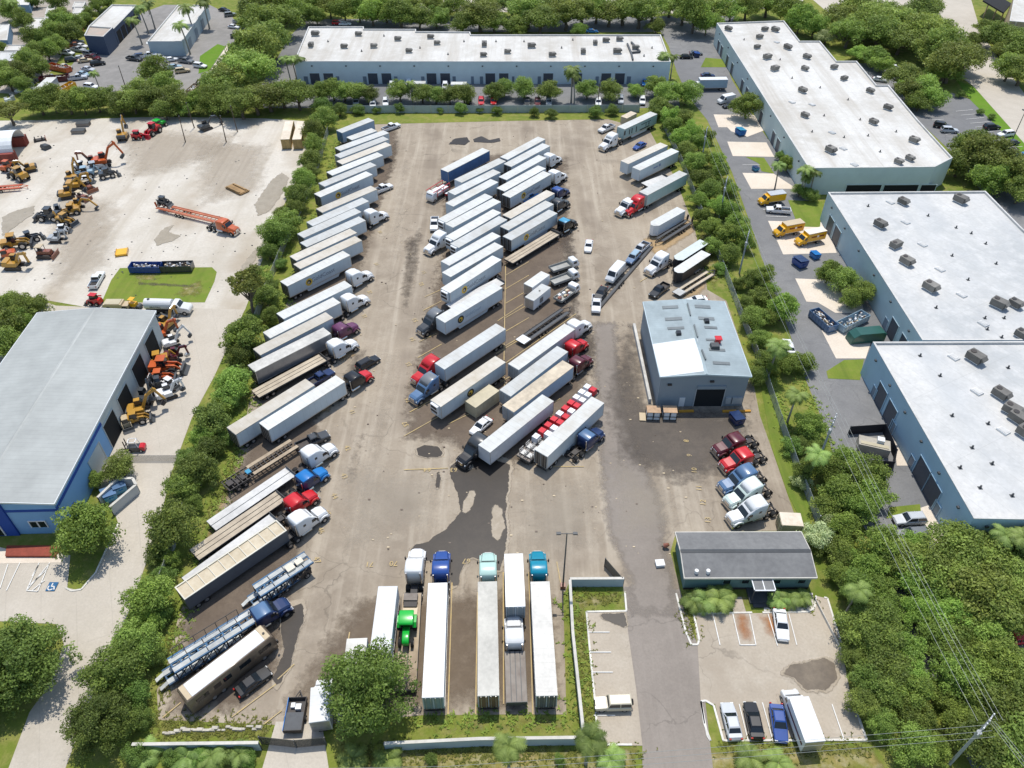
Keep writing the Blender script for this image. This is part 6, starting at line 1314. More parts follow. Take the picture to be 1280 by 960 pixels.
rig(325, 763, (203, 842), (322, 768), 'navy', 'navy tractor coupled to the long empty car carrier', 'slate blue', False)
along((336.5, 784.7), (225, 870.6), 3.65, 'coach', coach, 'motor_coach', 'brown and tan motor coach with a white roof', 'coach', None)

MROW = 'semitrailers of the middle rows, front column'
m = 0
for f, r, k, lab in (
    ((555, 213.5), (607.8, 186.5), 'blue', 'blue-sided trailer at the far end of the middle rows'), ((572.3, 226.5), (628, 199.5), 'plain2', None), ((564, 241.8), (621.3, 213.5), 'plain2', None), ((561.3, 256.3), (618.6, 225.5), 'plain2', None), ((551.9, 276.3), (611.5, 243.8), 'reefer', None), ((560.6, 282.5), (621.9, 249.8), 'plain2', None), ((560.6, 298.8), (622.5, 263), 'reefer', None), ((567.5, 307.5), (629.4, 272), 'reefer', None), ((556.9, 329), (620, 293), 'plain2', None), ((558, 343.3), (623.5, 305.6), 'plain2', None),
    ((556.5, 363.5), (621.3, 321.9), 'logoreef', 'refrigerated white trailer with round gold emblem in the front middle column'), ((551.5, 399.4), (621.5, 357.3), 'logok', 'white trailer with black and gold emblem and pale wording beside the dark grey tractor'), ((550.6, 457.3), (625, 408.5), 'plain2', 'clean white trailer between the red and grey tractors'), ((546.3, 503.1), (624, 450), 'emblem', 'refrigerated trailer with ribbed dirty roof and small black emblem'), ((606, 560.2), (684.2, 497.8), 'pink', 'white trailer coupled to the black tractor at the big puddle')):
    along(f, r, 4.1, k, T[k], 'box_trailer', lab or 'white box trailer, %s from the far end of the front middle column' % nth(m), 'trailer', MROW); m += 1
m = 0
for f, r, k, lab in (
    ((678, 171.9), (628.8, 198.5), 'plain2', 'white box trailer farthest back in the rear middle column'), ((683.5, 180.5), (633.8, 207), 'plain', None), ((679.4, 194.8), (626.9, 223.8), 'plain', None), ((677.8, 208.5), (625.3, 237.3), 'plain', None), ((684.8, 215.3), (631.9, 245.6), 'logo', 'white trailer with round emblem and wording, farther one of the rear middle column'), ((688.8, 239.4), (632.8, 271.3), 'dirty', None), ((687.3, 252.8), (629.8, 285.6), 'plain', None), ((691.5, 264.4), (633.9, 297.8), 'logo', 'white trailer with round emblem and wording beside the tan plank flatbed'),
    ((711.5, 408.5), (642.5, 458), 'pink', 'white trailer above the red tractor in the rear middle column'), ((702.8, 436.5), (631.9, 491), 'plain2', 'white trailer coupled to the maroon tractor in the middle'), ((709.5, 454.8), (636, 510.4), 'tanroof', 'trailer with tan weathered roof and light blue sides'), ((746.7, 500.5), (677.2, 565.6), 'skirt', 'white trailer beside the red and white wrapped stacks')):
    along(f, r, 4.1, k, T[k], 'box_trailer', lab or 'white box trailer, %s from the far end of the rear middle column' % nth(m), 'trailer', 'semitrailers of the middle rows, rear column'); m += 1
for x, y, a, b, c, rc, hi, lab in (
    (549.5, 291, (622, 263), (561, 299), 'white', None, 1, 'white tractor nosing out of the front middle column'), (544, 388.5, (621, 357), (551, 399), 'dark grey', 'grey', 1, 'dark grey tractor beside the trailer with black and gold emblem'), (538.8, 448, (625, 408), (551, 457), 'red', None, 1, 'bright red tractor in the front middle column'), (537, 470.5, (625, 408), (551, 457), 'slate blue', 'grey', 1, 'blue grey tractor beside the red one in the front middle column'), (598.3, 546.6, (684, 498), (606, 560), 'black', 'dark grey', 1, 'black tractor with bright grille at the edge of the big puddle'),
    (687, 192.5, (627, 224), (679, 195), 'white', None, 1, 'white tractor, farther one at the back of the rear middle column'), (693, 213.5, (632, 246), (685, 215), 'white', None, 1, 'white tractor, nearer one at the back of the rear middle column'), (697, 235.5, (633, 271), (689, 239), 'navy', 'blue', 0, 'blue tractor next to the black one in the rear middle column'), (697, 250, (630, 286), (687, 253), 'dark grey', 'dark grey', 0, 'charcoal tractor in the rear middle column'), (705.5, 275, (636, 326), (694, 291), 'black', 'sky blue', 0, 'dark tractor with a light blue roof pulling the plank flatbed'),
    (718.8, 402.5, (642, 458), (711, 409), 'white', None, 1, 'white tractor above the red tractor in the rear middle column'), (716, 429, (632, 491), (703, 437), 'red', None, 0, 'bright red tractor between white and maroon ones in the rear middle column'), (721.3, 449.5, (632, 491), (703, 437), 'maroon', None, 0, 'maroon tractor in the rear middle column'), (733.4, 543, (710, 578), (750, 545), 'navy', 'slate blue', 0, 'navy tractor without trailer beside the red and white stacks'),
    (765.6, 167, (817, 141), (776, 160), 'white', None, 1, 'white tractor pulling the teal lettered trailer'), (798, 245.5, (854, 215), (804, 242), 'red', None, 1, 'bright red tractor on the right side of the yard'), (786, 250, (854, 215), (804, 242), 'white', None, 0, 'white tractor half hidden behind the red one on the right'), (827.8, 317, (882, 302), (846, 324), 'white', None, 1, 'white tractor parked nose out above the workshop')):
    rig(x, y, a, b, c, lab, rc, bool(hi))
for i, (x, y, a, b, c, rc, hi, lab) in enumerate(((921, 546, (930, 545), (893, 557), 'maroon', None, 0, 'dark maroon tractor beside the workshop, last in its row'), (931, 565, (941, 566), (901, 579), 'red', None, 0, 'red tractor in the row of five beside the workshop'), (935, 586, (945, 586), (904, 600), 'slate blue', None, 1, 'steel blue tractor in the row of five beside the workshop'), (942, 603, (952, 606), (913, 622), 'pale mint', 'white', 1, 'pale mint tractor with roof hatch in the row of five'), (948, 626, (960, 628), (918, 641), 'white', None, 1, 'white tractor nearest the office in the row of five'))): rig(x, y, a, b, c, lab, rc, bool(hi), 'bobtail tractors beside the workshop')

for f, r, k, z, lab in (((776.3, 160), (817.3, 141), 'teal', 4.1, 'teal trailer with large black wording at the far right of the yard'), ((781.9, 202.5), (829, 180.6), 'darkdoor', 4.1, 'white trailer with dark navy doors, back one of the right-hand pair'), ((795.6, 210.8), (843.5, 187.5), 'swirl', 4.1, 'white trailer with small blue wording, front one of the right-hand pair'), ((804, 242), (854.4, 215.3), 'green', 4.1, 'pale green-sided trailer coupled to the red tractor on the right'),
    ((541, 870), (547.2, 730), 'x', 4.1, None), ((610.5, 869), (609.3, 727.5), 'x', 4.1, None), ((683.5, 869), (675, 727.5), 'x', 4.1, None)):
    if k != 'x': along(f, r, z, k, T[k], 'box_trailer', lab, 'trailer', 'semitrailers on the right side of the yard')
BROW = 'semitrailers standing side by side at the near edge'
for f, r, k, lab in (((485, 732.3), (471.5, 842), 'whitetop', 'white-roofed trailer left of the green farm tractor'), ((547.2, 730), (541, 870), 'whitetop', 'long white-roofed trailer coupled to the royal blue tractor'), ((609.3, 727.5), (610.5, 869), 'greytop', 'long trailer with a dull grey roof behind the mint tractor'), ((675, 727.5), (683.5, 869), 'creamtop', 'long cream-roofed trailer coupled to the turquoise tractor'), ((446.5, 797), (435, 900), 'creamtop', 'trailer with a rounded cream roof edge half hidden by the big round tree')):
    along(f, r, 4.1, k, T[k], 'box_trailer', lab, 'trailer', BROW)
along((642, 692), (644.4, 758.5), 4.0, 'nearbox', lambda L: box_trailer(L, roof=WHITE, h=4.0, door=mat('grey blue roll door', (.25, .30, .32), .5, amt=.2)), 'box_trailer', 'short white box trailer with grey rear door at the near edge', 'trailer', BROW)
rig(550.5, 708.5, (541, 870), (547, 730), 'blue', 'royal blue tractor at the near edge of the yard', None, False); rig(610, 710.5, (610.5, 869), (609.3, 728), 'mint', 'mint green tractor at the near edge of the yard', None, False)
rig(673.5, 708.5, (683, 869), (675, 728), 'teal', 'turquoise tractor at the near edge of the yard', None, False); rig(517, 706, (508, 800), (517, 708), 'white', 'white tractor with smooth roof fairing carrying farm gear', None, True); rig(643, 794, (646, 880), (643.5, 815), 'white', 'small white cab pulling the weathered grey flatbed', None, False)
# the flatbed with the green farm tractor on it
o = along((515, 742), (507, 862), 1.1, 'lowflat', lambda L: flatbed(L, WOOD, 1.1, 1, head_board=False), 'flatbed_trailer', 'low plank trailer carrying the green farm tractor', 'trailer', 'flatbed trailers')
p = G(510, 787, 1.12); q = G(508.5, 803, 1.12); dirn = head(q, p)
p.z = 1.13; place('farm_tractor', 'farm', farm_tractor, p + Vector((math.cos(dirn), math.sin(dirn), 0)) * .3, dirn, 'bright green farm tractor standing on a plank trailer', 'farm tractor')
for i, (y, s, m_) in enumerate(((748, .95, GDECK), (755, .9, FRAME), (764, 1.0, paint('tan')))):
    p = G(513.5 - i * .4, y, 1.5); solo('crate', B().box(p.x - s, p.x + s, p.y - .55, p.y + .55, 1.13, 1.95 - .2 * i).box(p.x - s - .05, p.x + s + .05, p.y - .6, p.y - .5, 1.13, 1.5).mesh('crate', m_), ('grey plank crate', 'black machine crate', 'tan wooden crate')[i] + ' on the plank trailer ahead of the farm tractor', 'crate')
# wrapped stacks on the flatbed: two rows of bundles
a, b = G(741, 487, 1.5), G(653.8, 573, 1.5); L = (a - b).length; u = (a - b).normalized(); n_ = Vector((-u.y, u.x, 0)); rz = math.atan2(u.y, u.x)
RW = mat('red shrink wrap', (.62, .02, .035), .35, amt=.2); WW = mat('white shrink wrap', (.78, .78, .79), .35, amt=.2)
def stack(m_): return lambda: [('wrap', B().box(-.58, .58, -.55, .55, .12, 1.25, .03, .03).mesh('wrap', m_), None), ('pallet', B().box(-.6, .6, -.57, -.42, 0, .12).box(-.6, .6, -.07, .07, 0, .12).box(-.6, .6, .42, .57, 0, .12).mesh('pallet', WOOD), None)]
def crate_stack(): 
    b = B()
    for x in (-.55, 0, .5):
        for y in (-.52, .47): b.box(x, x + .06, y, y + .06, 0, 1.0)
    for z in (.1, .5, .95): b.box(-.55, .56, -.52, -.47, z, z + .05).box(-.55, .56, .47, .53, z, z + .05)
    b.box(-.5, .5, -.45, .45, .1, .3); return [('frame', b.mesh('frame', ALU), None)]
seq = ['g', 'g', 'g', 'w', 'w', 'r', 'r', 'w', 'r', 'w', 'w', 'r'], ['g', 'g', 'w', 'r', 'r', 'r', 'w', 'r', 'r', 'w', 'w', 'w']
cnt = {'r': 0, 'w': 0, 'g': 0}
for j, row in enumerate(seq):
    for i, c in enumerate(row):
        p = b + u * (L * (i + .6) / 12.2) + n_ * (.62 if j else -.62); p.z = 1.505
        lab = {'r': 'red shrink-wrapped stack', 'w': 'white shrink-wrapped stack', 'g': 'bare grey steel crate'}[c] + ', %s from the low end, %s file of the loaded flatbed' % (nth(i), 'hedge-side' if j else 'workshop-side')
        place('wrapped_stack' if c != 'g' else 'steel_crate', ('stk', c), stack(RW if c == 'r' else WW) if c != 'g' else crate_stack, p, rz, lab, 'stack' if c != 'g' else 'crate', 'stacks on the flatbed')
along((589, 505.3), (617.3, 485), 2.6, 'cream', lambda L: container(L, CREAM, 2.6), 'shipping_container', 'cream shipping container standing among the middle trailers', 'container', None, 6.06)
# small trailers and flatbeds
along((683, 340.5), (659, 357.8), 2.9, 'cargo', lambda L: cargo_trailer(L), 'cargo_trailer', 'plain white cargo trailer, farther one of the pair in the middle', 'trailer', 'small cargo trailers', 6.0); along((684, 356), (660.3, 374.8), 2.9, 'cargo2', lambda L: cargo_trailer(L) + [('side_picture', B().box(-.9, .3, -1.165, -1.15, 1.0, 2.2).mesh('side_picture', paint('grey')), None), ('roof_vent', B().box(.4, .7, -.2, .1, 2.9, 3.0).mesh('roof_vent', FRAME), None)], 'cargo_trailer', 'white cargo trailer with a grey side picture, nearer one of the pair', 'trailer', 'small cargo trailers', 6.0)
for i, (cx_, cy_, bx_, by_, ld) in enumerate(((712, 324.5, 697.5, 333, None), (713, 339.5, 697.5, 349, None), (714.5, 357, 703, 369.5, 1))):
    a, b = G(cx_, cy_, 2.2), G(bx_, by_, 1.4); a.z = b.z = 0; rz = head(a, b); c = (a * .55 + b * .45); c.z = .024
    place('flatbed_truck', ('sfb', ld), lambda: small_flatbed('white', 6.8, ld), c, rz, ('small white flatbed truck, farthest of the three by the lane', 'small white flatbed truck, middle of the three by the lane', 'small white flatbed truck loaded with colourful odds and ends')[i], 'truck', 'small flatbed trucks')
along((707.5, 387.5), (650, 427.5), .9, 'eq', lambda L: open_trailer(L, 1.2, None, .9, False, FRAME, 3, WHITE), 'equipment_trailer', 'low black equipment trailer with a white plate at its end', 'trailer', None)
along((889, 340), (845, 367.5), .8, 'eq2', lambda L: open_trailer(L, 1.1, TANDECK, .75, False, DGREY, 2, mat('dull plate', (.5, .5, .48), .6, amt=.3)), 'equipment_trailer', 'rusty empty car trailer along the workshop-side grass', 'trailer', None)
along((815.6, 281.3), (851.3, 261.3), 3.2, 'wedge', lambda L: cargo_trailer(L, 'white', 3.2, 1.0, 1.25), 'cargo_trailer', 'tall white V-nosed enclosed trailer on the right side', 'trailer', 'enclosed trailers')
along((845.8, 324), (880, 302), 3.0, 'wedge2', lambda L: cargo_trailer(L, 'black', 3.0, .8, 1.2, BLKSIDE, mat('pale grey roof skin', (.55, .60, .58), .5, amt=.2)), 'cargo_trailer', 'black enclosed trailer with a pale grey roof, back one of two', 'trailer', 'enclosed trailers'); along((845.5, 340), (882.5, 315.6), 3.0, 'wedge3', lambda L: cargo_trailer(L, 'black', 3.0, .8, 1.2, BLKSIDE), 'cargo_trailer', 'black enclosed trailer with a clean white roof, front one of two', 'trailer', 'enclosed trailers')
along((824, 300), (862, 276), .9, 'eq3', lambda L: open_trailer(L, 1.15, DGREY, .9, True, FRAME, 3), 'equipment_trailer', 'dark gooseneck trailer with raised ramps beside the tall V-nosed trailer', 'trailer', None)
along((812, 304), (744, 382), .8, 'eq4', lambda L: open_trailer(L, 1.05, DGREY, .35, False, FRAME, 3), 'car_trailer', 'long low trailer under the string of loaded cars', 'trailer', None)
along((781.3, 146), (791, 141), 2.7, 'beigebox', lambda L: cargo_trailer(L, 'beige', 2.7, 0, 1.1, CREAM, TANROOF), 'cargo_trailer', 'small beige box trailer behind the teal lettered trailer', 'trailer', None, 5.0)
p = G(547.5, 247); place('rack_truck', 'rack', lambda: [('cab', shell([(1.6, .5), (1.6, 2.4), (1.8, 2.6), (2.9, 2.55), (3.3, 1.6), (3.4, .5)], 1.1, .12).mesh('cab', WHITE, True), None), ('windshield', B().box(3.02, 3.1, -.9, .9, 1.6, 2.3).mesh('windshield', GLASS), None), ('chassis', B().box(-3.6, 3.2, -.5, .5, .6, .95).box(-3.6, 1.5, -1.1, 1.1, .95, 1.1).mesh('chassis', FRAME), None)] + [('rack', (lambda b: [b.beam((-3.5, s * 1.15, 1.1), (-3.5, s * 1.15, 2.9), .12).beam((1.4, s * 1.15, 1.1), (1.4, s * 1.15, 2.9), .12).beam((-1, s * 1.15, 1.1), (-1, s * 1.15, 2.9), .12).beam((-3.5, s * 1.15, 2.9), (3.0, s * 1.15, 2.9), .14).beam((-3.5, s * 1.15, 2.0), (1.4, s * 1.15, 2.0), .1) for s in (-1, 1)] and b)(B()).mesh('rack', paint('red')), None), ('load', B().box(-3.2, -1.2, -.9, .9, 1.1, 2.0).box(-.8, 1.2, -.9, .2, 1.1, 2.3).box(-.8, 1.0, .3, .9, 1.1, 1.7).mesh('load', WHITE), None)] + [q for x in (2.5, -1.6, -2.8) for s in (-1, 1) for q in wheel(x, s * 1.1, .48, .35)], p + Vector((0, 0, .024)), head(G(530, 258), G(562, 238)), 'white cab truck with a red rail rack beside the blue trailer', 'truck')
for i, (x, y) in enumerate(((562, 238.5), (566, 240))): along((x - 2, y + 2), (x + 6, y - 2.2), 1.8, 'redbar', lambda L: [('beam', B().box(-L / 2, L / 2, -.25, .25, 1.2, 1.7).m(1).box(-L / 2, L / 2, -.28, .28, 1.7, 1.8).mesh('beam', [paint('red'), WHITE]), None), ('leg', B().box(-L / 2 + .2, -L / 2 + .5, -.3, .3, 0, 1.2).box(L / 2 - .5, L / 2 - .2, -.3, .3, 0, 1.2).mesh('leg', FRAME), None)], 'trestle', 'red and white barrier trestle behind the rack truck, %s of two' % ('upper', 'lower')[i], 'trestle', 'trestles')

# ------------------------------------------------------------------ cars
def car(px, py, tx, ty, kind, col, label, roofcol=None, group='parked cars', z=.024, zref=.7, L=None):
    """A car centred at pixel (px, py), nose towards pixel (tx, ty)."""
    p = G(px, py, zref); q = G(tx, ty, zref); rz = head(q, p); p.z = z
    if kind == 'van': return place('van', ('van', col, L), lambda: van_shape(col, L or 5.9), p, rz, label, 'van', group)
    nm = {'sedan': 'sedan', 'suv': 'sport_utility_car', 'boxy': 'off_road_car', 'pickup': 'pickup_truck'}[kind]
    return place(nm, (kind, col, roofcol), lambda: car_shape(kind, col, roofcol), p, rz, label, 'car' if kind != 'pickup' else 'pickup', group)
for a in (
    (460, 453.5, 475, 445, 'suv', 'black', 'black sport utility car crossing in front of the left row'), (489, 159, 500, 155, 'pickup', 'white', 'white pickup nose out at the far corner of the left row'), (478, 236, 488, 232, 'pickup', 'white', 'white pickup nose out beside the third-last emblem trailer of the left row'), (400, 473, 412, 466, 'pickup', 'navy', 'dark blue pickup at the nose of a white trailer in the left row'), (391, 551, 402, 546, 'pickup', 'dark grey', 'charcoal pickup beside the half-stripped flatbed'),
    (316.6, 852, 330, 842, 'sedan', 'black', 'black sedan parked beside the motor coach'), (601.4, 532, 592, 540, 'sedan', 'white', 'white sedan between the cream container and the black tractor'), (735.8, 307, 734, 318, 'sedan', 'white', 'white sedan driving down the middle lane'), (543, 280, 542, 290, 'pickup', 'white', 'white pickup in front of a refrigerated trailer of the middle rows'), (661, 247, 668, 243, 'pickup', 'bright blue', 'bright blue pickup half hidden between two emblem trailers'),
    (758, 160.5, 750, 164, 'pickup', 'white', 'white pickup beside the teal lettered trailer'), (799.5, 182, 790, 187, 'sedan', 'blue', 'bright blue sedan in the right-hand stalls'), (824, 363, 814, 371, 'pickup', 'black', 'black crew pickup parked above the workshop'), (871, 375, 862, 376, 'sedan', 'white', 'white sedan glimpsed behind the workshop roof'), (801, 311, 790, 321, 'pickup', 'silver', 'silver pickup towing the string of loaded cars'),
    (745.3, 380, 744.8, 392, 'pickup', 'white', 'white pickup standing at the end of the car string'), (766.5, 879.5, 750, 880, 'boxy', 'beige', 'boxy beige off-road car in the small parking strip'), (976.5, 780, 979, 796, 'sedan', 'white', 'white sedan in front of the office'), (914, 901, 910, 885, 'sedan', 'silver', 'silver sedan in the office parking lot'), (942, 900, 939, 886, 'sedan', 'black', 'small black car in the office parking lot'), (973.5, 903, 976, 918, 'sedan', 'blue', 'deep blue sedan in the office parking lot'),
    (1137, 649, 1120, 650, 'suv', 'silver', 'silver sport utility car beside the sky blue warehouse wall'), (1141, 668, 1124, 669, 'suv', 'grey', 'dark grey sport utility car beside the sky blue warehouse wall'), (1160, 686, 1145, 686, 'sedan', 'white', 'white sedan half under the trees beside the sky blue warehouse'), (986, 433, 983, 423, 'sedan', 'white', 'white sedan on the shaded access road'), (1275, 797, 1290, 795, 'sedan', 'red', 'red car glimpsed under the trees at the right edge'),
    (973, 262.5, 960, 261.5, 'pickup', 'white', 'white pickup between the yellow vans'), (121, 350, 128, 338, 'pickup', 'white', 'white pickup on the sand beside the lawn'), (1178, 157, 1190, 159, 'suv', 'black', 'black car in the visitor parking near the stepped roof'), (1187, 162.5, 1197, 163, 'suv', 'silver', 'silver car in the visitor parking beside a black one'), (1240, 158.5, 1250, 158, 'suv', 'black', 'black car in the visitor parking by the bright lawn'), (1257, 167.5, 1245, 169, 'suv', 'white', 'white car in the visitor parking by the bright lawn'), (1263.5, 178, 1250, 179, 'sedan', 'dark grey', 'dark grey car in the visitor parking by the bright lawn'), (1277, 194, 1265, 194, 'sedan', 'bright blue', 'bright blue car at the visitor parking edge'), (1206, 172, 1196, 173, 'sedan', 'dark green', 'dark green car under the visitor parking trees'), (1100, 99, 1112, 101, 'sedan', 'white', 'white car close behind the stepped roof'), (1118, 85, 1128, 86, 'suv', 'white', 'white car in the shade of the far trees')): car(*a)
car(769, 341.5, 754, 358, 'van', 'white', 'white van riding on the long low trailer', z=.42, zref=1.4, L=6.2); car(751, 366, 742, 380, 'sedan', 'black', 'black car riding on the long low trailer', z=.42, zref=1.1); car(791.5, 321, 778, 335, 'suv', 'slate blue', 'blue grey car riding on the long low trailer', 'pale blue', z=.42, zref=1.3)
for x, y, c, lab in ((490, 107, 'white', 'white van at the far warehouse doors'), (511, 105, 'white', 'white car near the far warehouse doors'), (556.5, 107.5, 'white', 'white pickup standing clear of the trees at the far warehouse'), (466, 131, 'white', 'white car under the far tree row, first from the big puddle side'), (482, 128, 'white', 'white car under the far tree row with a pale roof'), (586, 127, 'black', 'black car under the far tree row'), (601.5, 127, 'red', 'red car under the far tree row, first of two'), (617, 126.5, 'red', 'red car under the far tree row, second of two'), (659, 128, 'dark grey', 'grey car under the middle of the far tree row'), (672, 128, 'maroon', 'maroon car under the middle of the far tree row'), (686, 127.5, 'light grey', 'light grey car under the middle of the far tree row'), (748, 128, 'white', 'white car under the tall pole in the far tree row'), (776, 125, 'silver', 'silver car at the end of the far tree row'), (803, 126, 'white', 'white car at the last trees of the far row'), (806, 103, 'bright blue', 'bright blue car at the corner of the far warehouse'), (631, 100, 'white', 'white car at the middle doors of the far warehouse'), (445, 128, 'light grey', 'pale car under the first trees of the far row')):
    car(x, y, x, y + 9, 'suv' if c != 'black' else 'sedan', c, lab, group='cars at the far warehouse')
for x, y, tx, c, k, lab in ((423, 28.5, 430, 'red', 'suv', 'red car behind the far warehouse'), (431, 29.5, 440, 'white', 'sedan', 'white car behind the far warehouse'), (740, 38.5, 750, 'bright blue', 'sedan', 'blue car behind the far warehouse'), (858, 70.5, 866, 'black', 'sedan', 'black car in the shade beside the stepped warehouse'), (885, 94, 893, 'navy', 'sedan', 'dark hatchback on the access road by the box truck'), (870, 66, 880, 'grey', 'sedan', 'grey car in the shade at the top of the access road')): car(x, y, tx, y, k, c, lab, group='cars around the warehouses')
for i, (x, y, c) in enumerate(((310, 39, 'black'), (305, 47, 'silver'), (300, 56, 'navy'), (294, 62, 'dark green'), (291, 70, 'grey'), (282, 84, 'white'), (250, 82, 'white'), (218, 83, 'pale blue'), (168, 73, 'dark grey'), (177, 70, 'navy'), (110, 86, 'silver'), (97, 97, 'silver'), (114, 108, 'white'), (96, 52, 'light grey'), (98, 62, 'light grey'), (288, 18, 'grey'), (280, 12, 'black'), (300, 26, 'silver'), (85, 66, 'white'), (106, 75, 'tan'), (116, 72, 'maroon'), (90, 74, 'dark grey'), (102, 57, 'white'), (94, 57, 'rust'), (112, 67, 'grey'), (100, 72, 'silver'), (80, 84, 'beige'), (122, 79, 'black'), (104, 92, 'pale blue'), (186, 69, 'white'), (200, 72, 'silver'), (214, 74, 'white'), (232, 76, 'grey'), (228, 88, 'tan'), (292, 33, 'white'), (298, 44, 'dark grey'))):
    car(x, y, x + 8, y - 1 if i % 2 else y + 1, ('suv', 'sedan', 'pickup')[i % 3], c, '%s vehicle in the lots beyond the tree belt, %s from the white-roofed shed' % (c, nth(i)), group='cars beyond the tree belt')
# delivery trucks
def btruck(f, r, z, key, build, label, L=None): return along(f, r, z, key, build, 'box_truck', label, 'truck', 'box trucks', L)
btruck((991, 852), (1019, 927), 3.3, 'bt1', lambda L: box_truck('white', None, L, 3.4, stripe='maroon', roof=mat('clean white roof', (.66, .67, .67), .5, amt=.15)), 'white box truck with a dark red side stripe in the office lot')
btruck((866, 99.5), (909, 99), 3.3, 'bt2', lambda L: box_truck('white', 'pale blue', L, 3.6, roof=WHITE), 'box truck with a pale blue side at the stepped warehouse')
YP = dict(roof=paint('yellow'))
btruck((950.5, 245), (981, 241), 2.5, 'bt3', lambda L: box_truck('yellow', 'yellow', L, 2.9, small=True, roof=paint('silver'), txt=None), 'yellow van with grey roof, farthest of the three yellow ones', 6.5); btruck((968, 283), (1006, 276), 2.9, 'bt4', lambda L: box_truck('yellow', 'yellow', L, 3.1, small=True, roof=paint('tan')) + marks(((-2.9, -1.6, 1.9, 2.3), (-.9, .5, 1.9, 2.3)), 1.05, mat('brown marking', (.22, .05, .01), .6, amt=0)) + marks(((-1.5, -1.0, 1.85, 2.35),), 1.05, WHITE, 'emblem'), 'yellow box van with tan roof and dark wording', 7.0); btruck((995, 294), (1034, 286), 2.9, 'bt5', lambda L: box_truck('yellow', 'yellow', L, 3.1, small=True, roof=mat('cream roof', (.78, .70, .58), .6, amt=.2)) + marks(((-2.9, -1.6, 1.9, 2.3), (-.9, .5, 1.9, 2.3)), 1.05, mat('brown marking', (.22, .05, .01), .6, amt=0)) + marks(((-1.5, -1.0, 1.85, 2.35),), 1.05, WHITE, 'emblem'), 'yellow box van with cream roof backed up to the loading door', 7.0)
car(908, 123, 893, 126, 'van', 'white', 'white van backed in at the stepped warehouse', L=5.6, zref=1.4); car(912, 131, 898, 134, 'sedan', 'black', 'black car beside the white van at the stepped warehouse')
btruck((402, 838), (399, 902), 3.4, 'bt6', lambda L: box_truck('white', None, L, 3.4, roof=mat('clean white roof', (.66, .67, .67), .5, amt=.15)), 'white box truck half hidden by the big round tree')
for i, (x, y) in enumerate(((516, 102), (537, 101), (560, 99))): pass
along((519, 103), (527, 103), 2.8, 'rt', lambda L: cargo_trailer(L, 'white', 2.8), 'cargo_trailer', 'small white box trailer at the far warehouse doors', 'trailer', None, 4.5); along((576, 104), (571, 104), 2.9, 'rt2', lambda L: cargo_trailer(L, 'white', 2.9), 'cargo_trailer', 'white box trailer beside the pickup at the far warehouse', 'trailer', None, 5)
# utility trailer by the gate
along((371, 882), (367, 905), .9, 'ut', lambda L: [('bed', B().box(-L / 2, L / 2, -1.15, -1.08, .55, 1.25).m(1).box(-L / 2, L / 2, 1.08, 1.15, .55, 1.25).m(0).box(-L / 2, -L / 2 + .07, -1.1, 1.1, .55, 1.25).box(L / 2 - .07, L / 2, -1.1, 1.1, .55, 1.25).box(-L / 2, L / 2, -1.1, 1.1, .5, .6).mesh('bed', [FRAME, paint('bright blue')]), None), ('cover', B().box(-L / 2 + .1, .2, -1.05, 1.05, 1.0, 1.12).mesh('cover', mat('grey tarpaulin', (.10, .105, .11), .7, amt=.3)), None), ('load', B().box(.6, 1.3, -.6, .1, .6, 1.1).box(.9, 1.5, .2, .7, .6, 1.0).mesh('load', WHITE), None), ('tow_bar', B().beam((L / 2, -.6, .55), (L / 2 + 1.2, 0, .5), .1).beam((L / 2, .6, .55), (L / 2 + 1.2, 0, .5), .1).cyl((L / 2 + 1, 0, 0), (L / 2 + 1, 0, .5), .05).mesh('tow_bar', FRAME), None)] + [q for s in (-1, 1) for q in wheel(-.3, s * 1.35, .38, .22)], 'utility_trailer', 'dark tarped utility trailer with a blue side near the black gate', 'trailer', None, 4.2)

# ------------------------------------------------------------------ machines on the sand lot and by the hall
def mach(px, py, deg, key, build, name, label, cat, s=1., z=.02):
    p = G(px, py); p.z = z; return place(name, key, build, p, R(deg), label, cat, 'yard machines', s)
YE = 'machine yellow'
mach(130, 207, 20, ('exc', 'orange', 0), lambda: excavator('orange', 0), 'excavator', 'tall orange excavator with its boom bent high on the sand lot', 'excavator', 1.15)
mach(155, 174, 100, ('exc', 'my', 0), lambda: excavator(YE, 0), 'excavator', 'yellow excavator at the back of the sand lot', 'excavator', 1.)
mach(173, 174, 0, ('skid', 'red'), lambda: skid_steer('red'), 'skid_steer_loader', 'small red skid steer at the back of the sand lot', 'loader', 1.2); mach(192, 168, 250, ('load', 'red'), lambda: loader('red'), 'wheel_loader', 'red loader with dark bucket at the back of the sand lot', 'loader', 1.1); mach(200, 160, 60, ('farm2',), farm_tractor, 'farm_tractor', 'green tractor behind the red loader', 'farm tractor', .9)
mach(107, 222, 200, ('load', 'slate'), lambda: loader('pale blue', True), 'backhoe', 'grey blue backhoe in the row of machines on the sand', 'backhoe', 1.0); mach(121, 216, 30, ('load', 'grey'), lambda: loader('light grey'), 'wheel_loader', 'grey wheel loader beside the tall orange excavator', 'loader', 1.05)
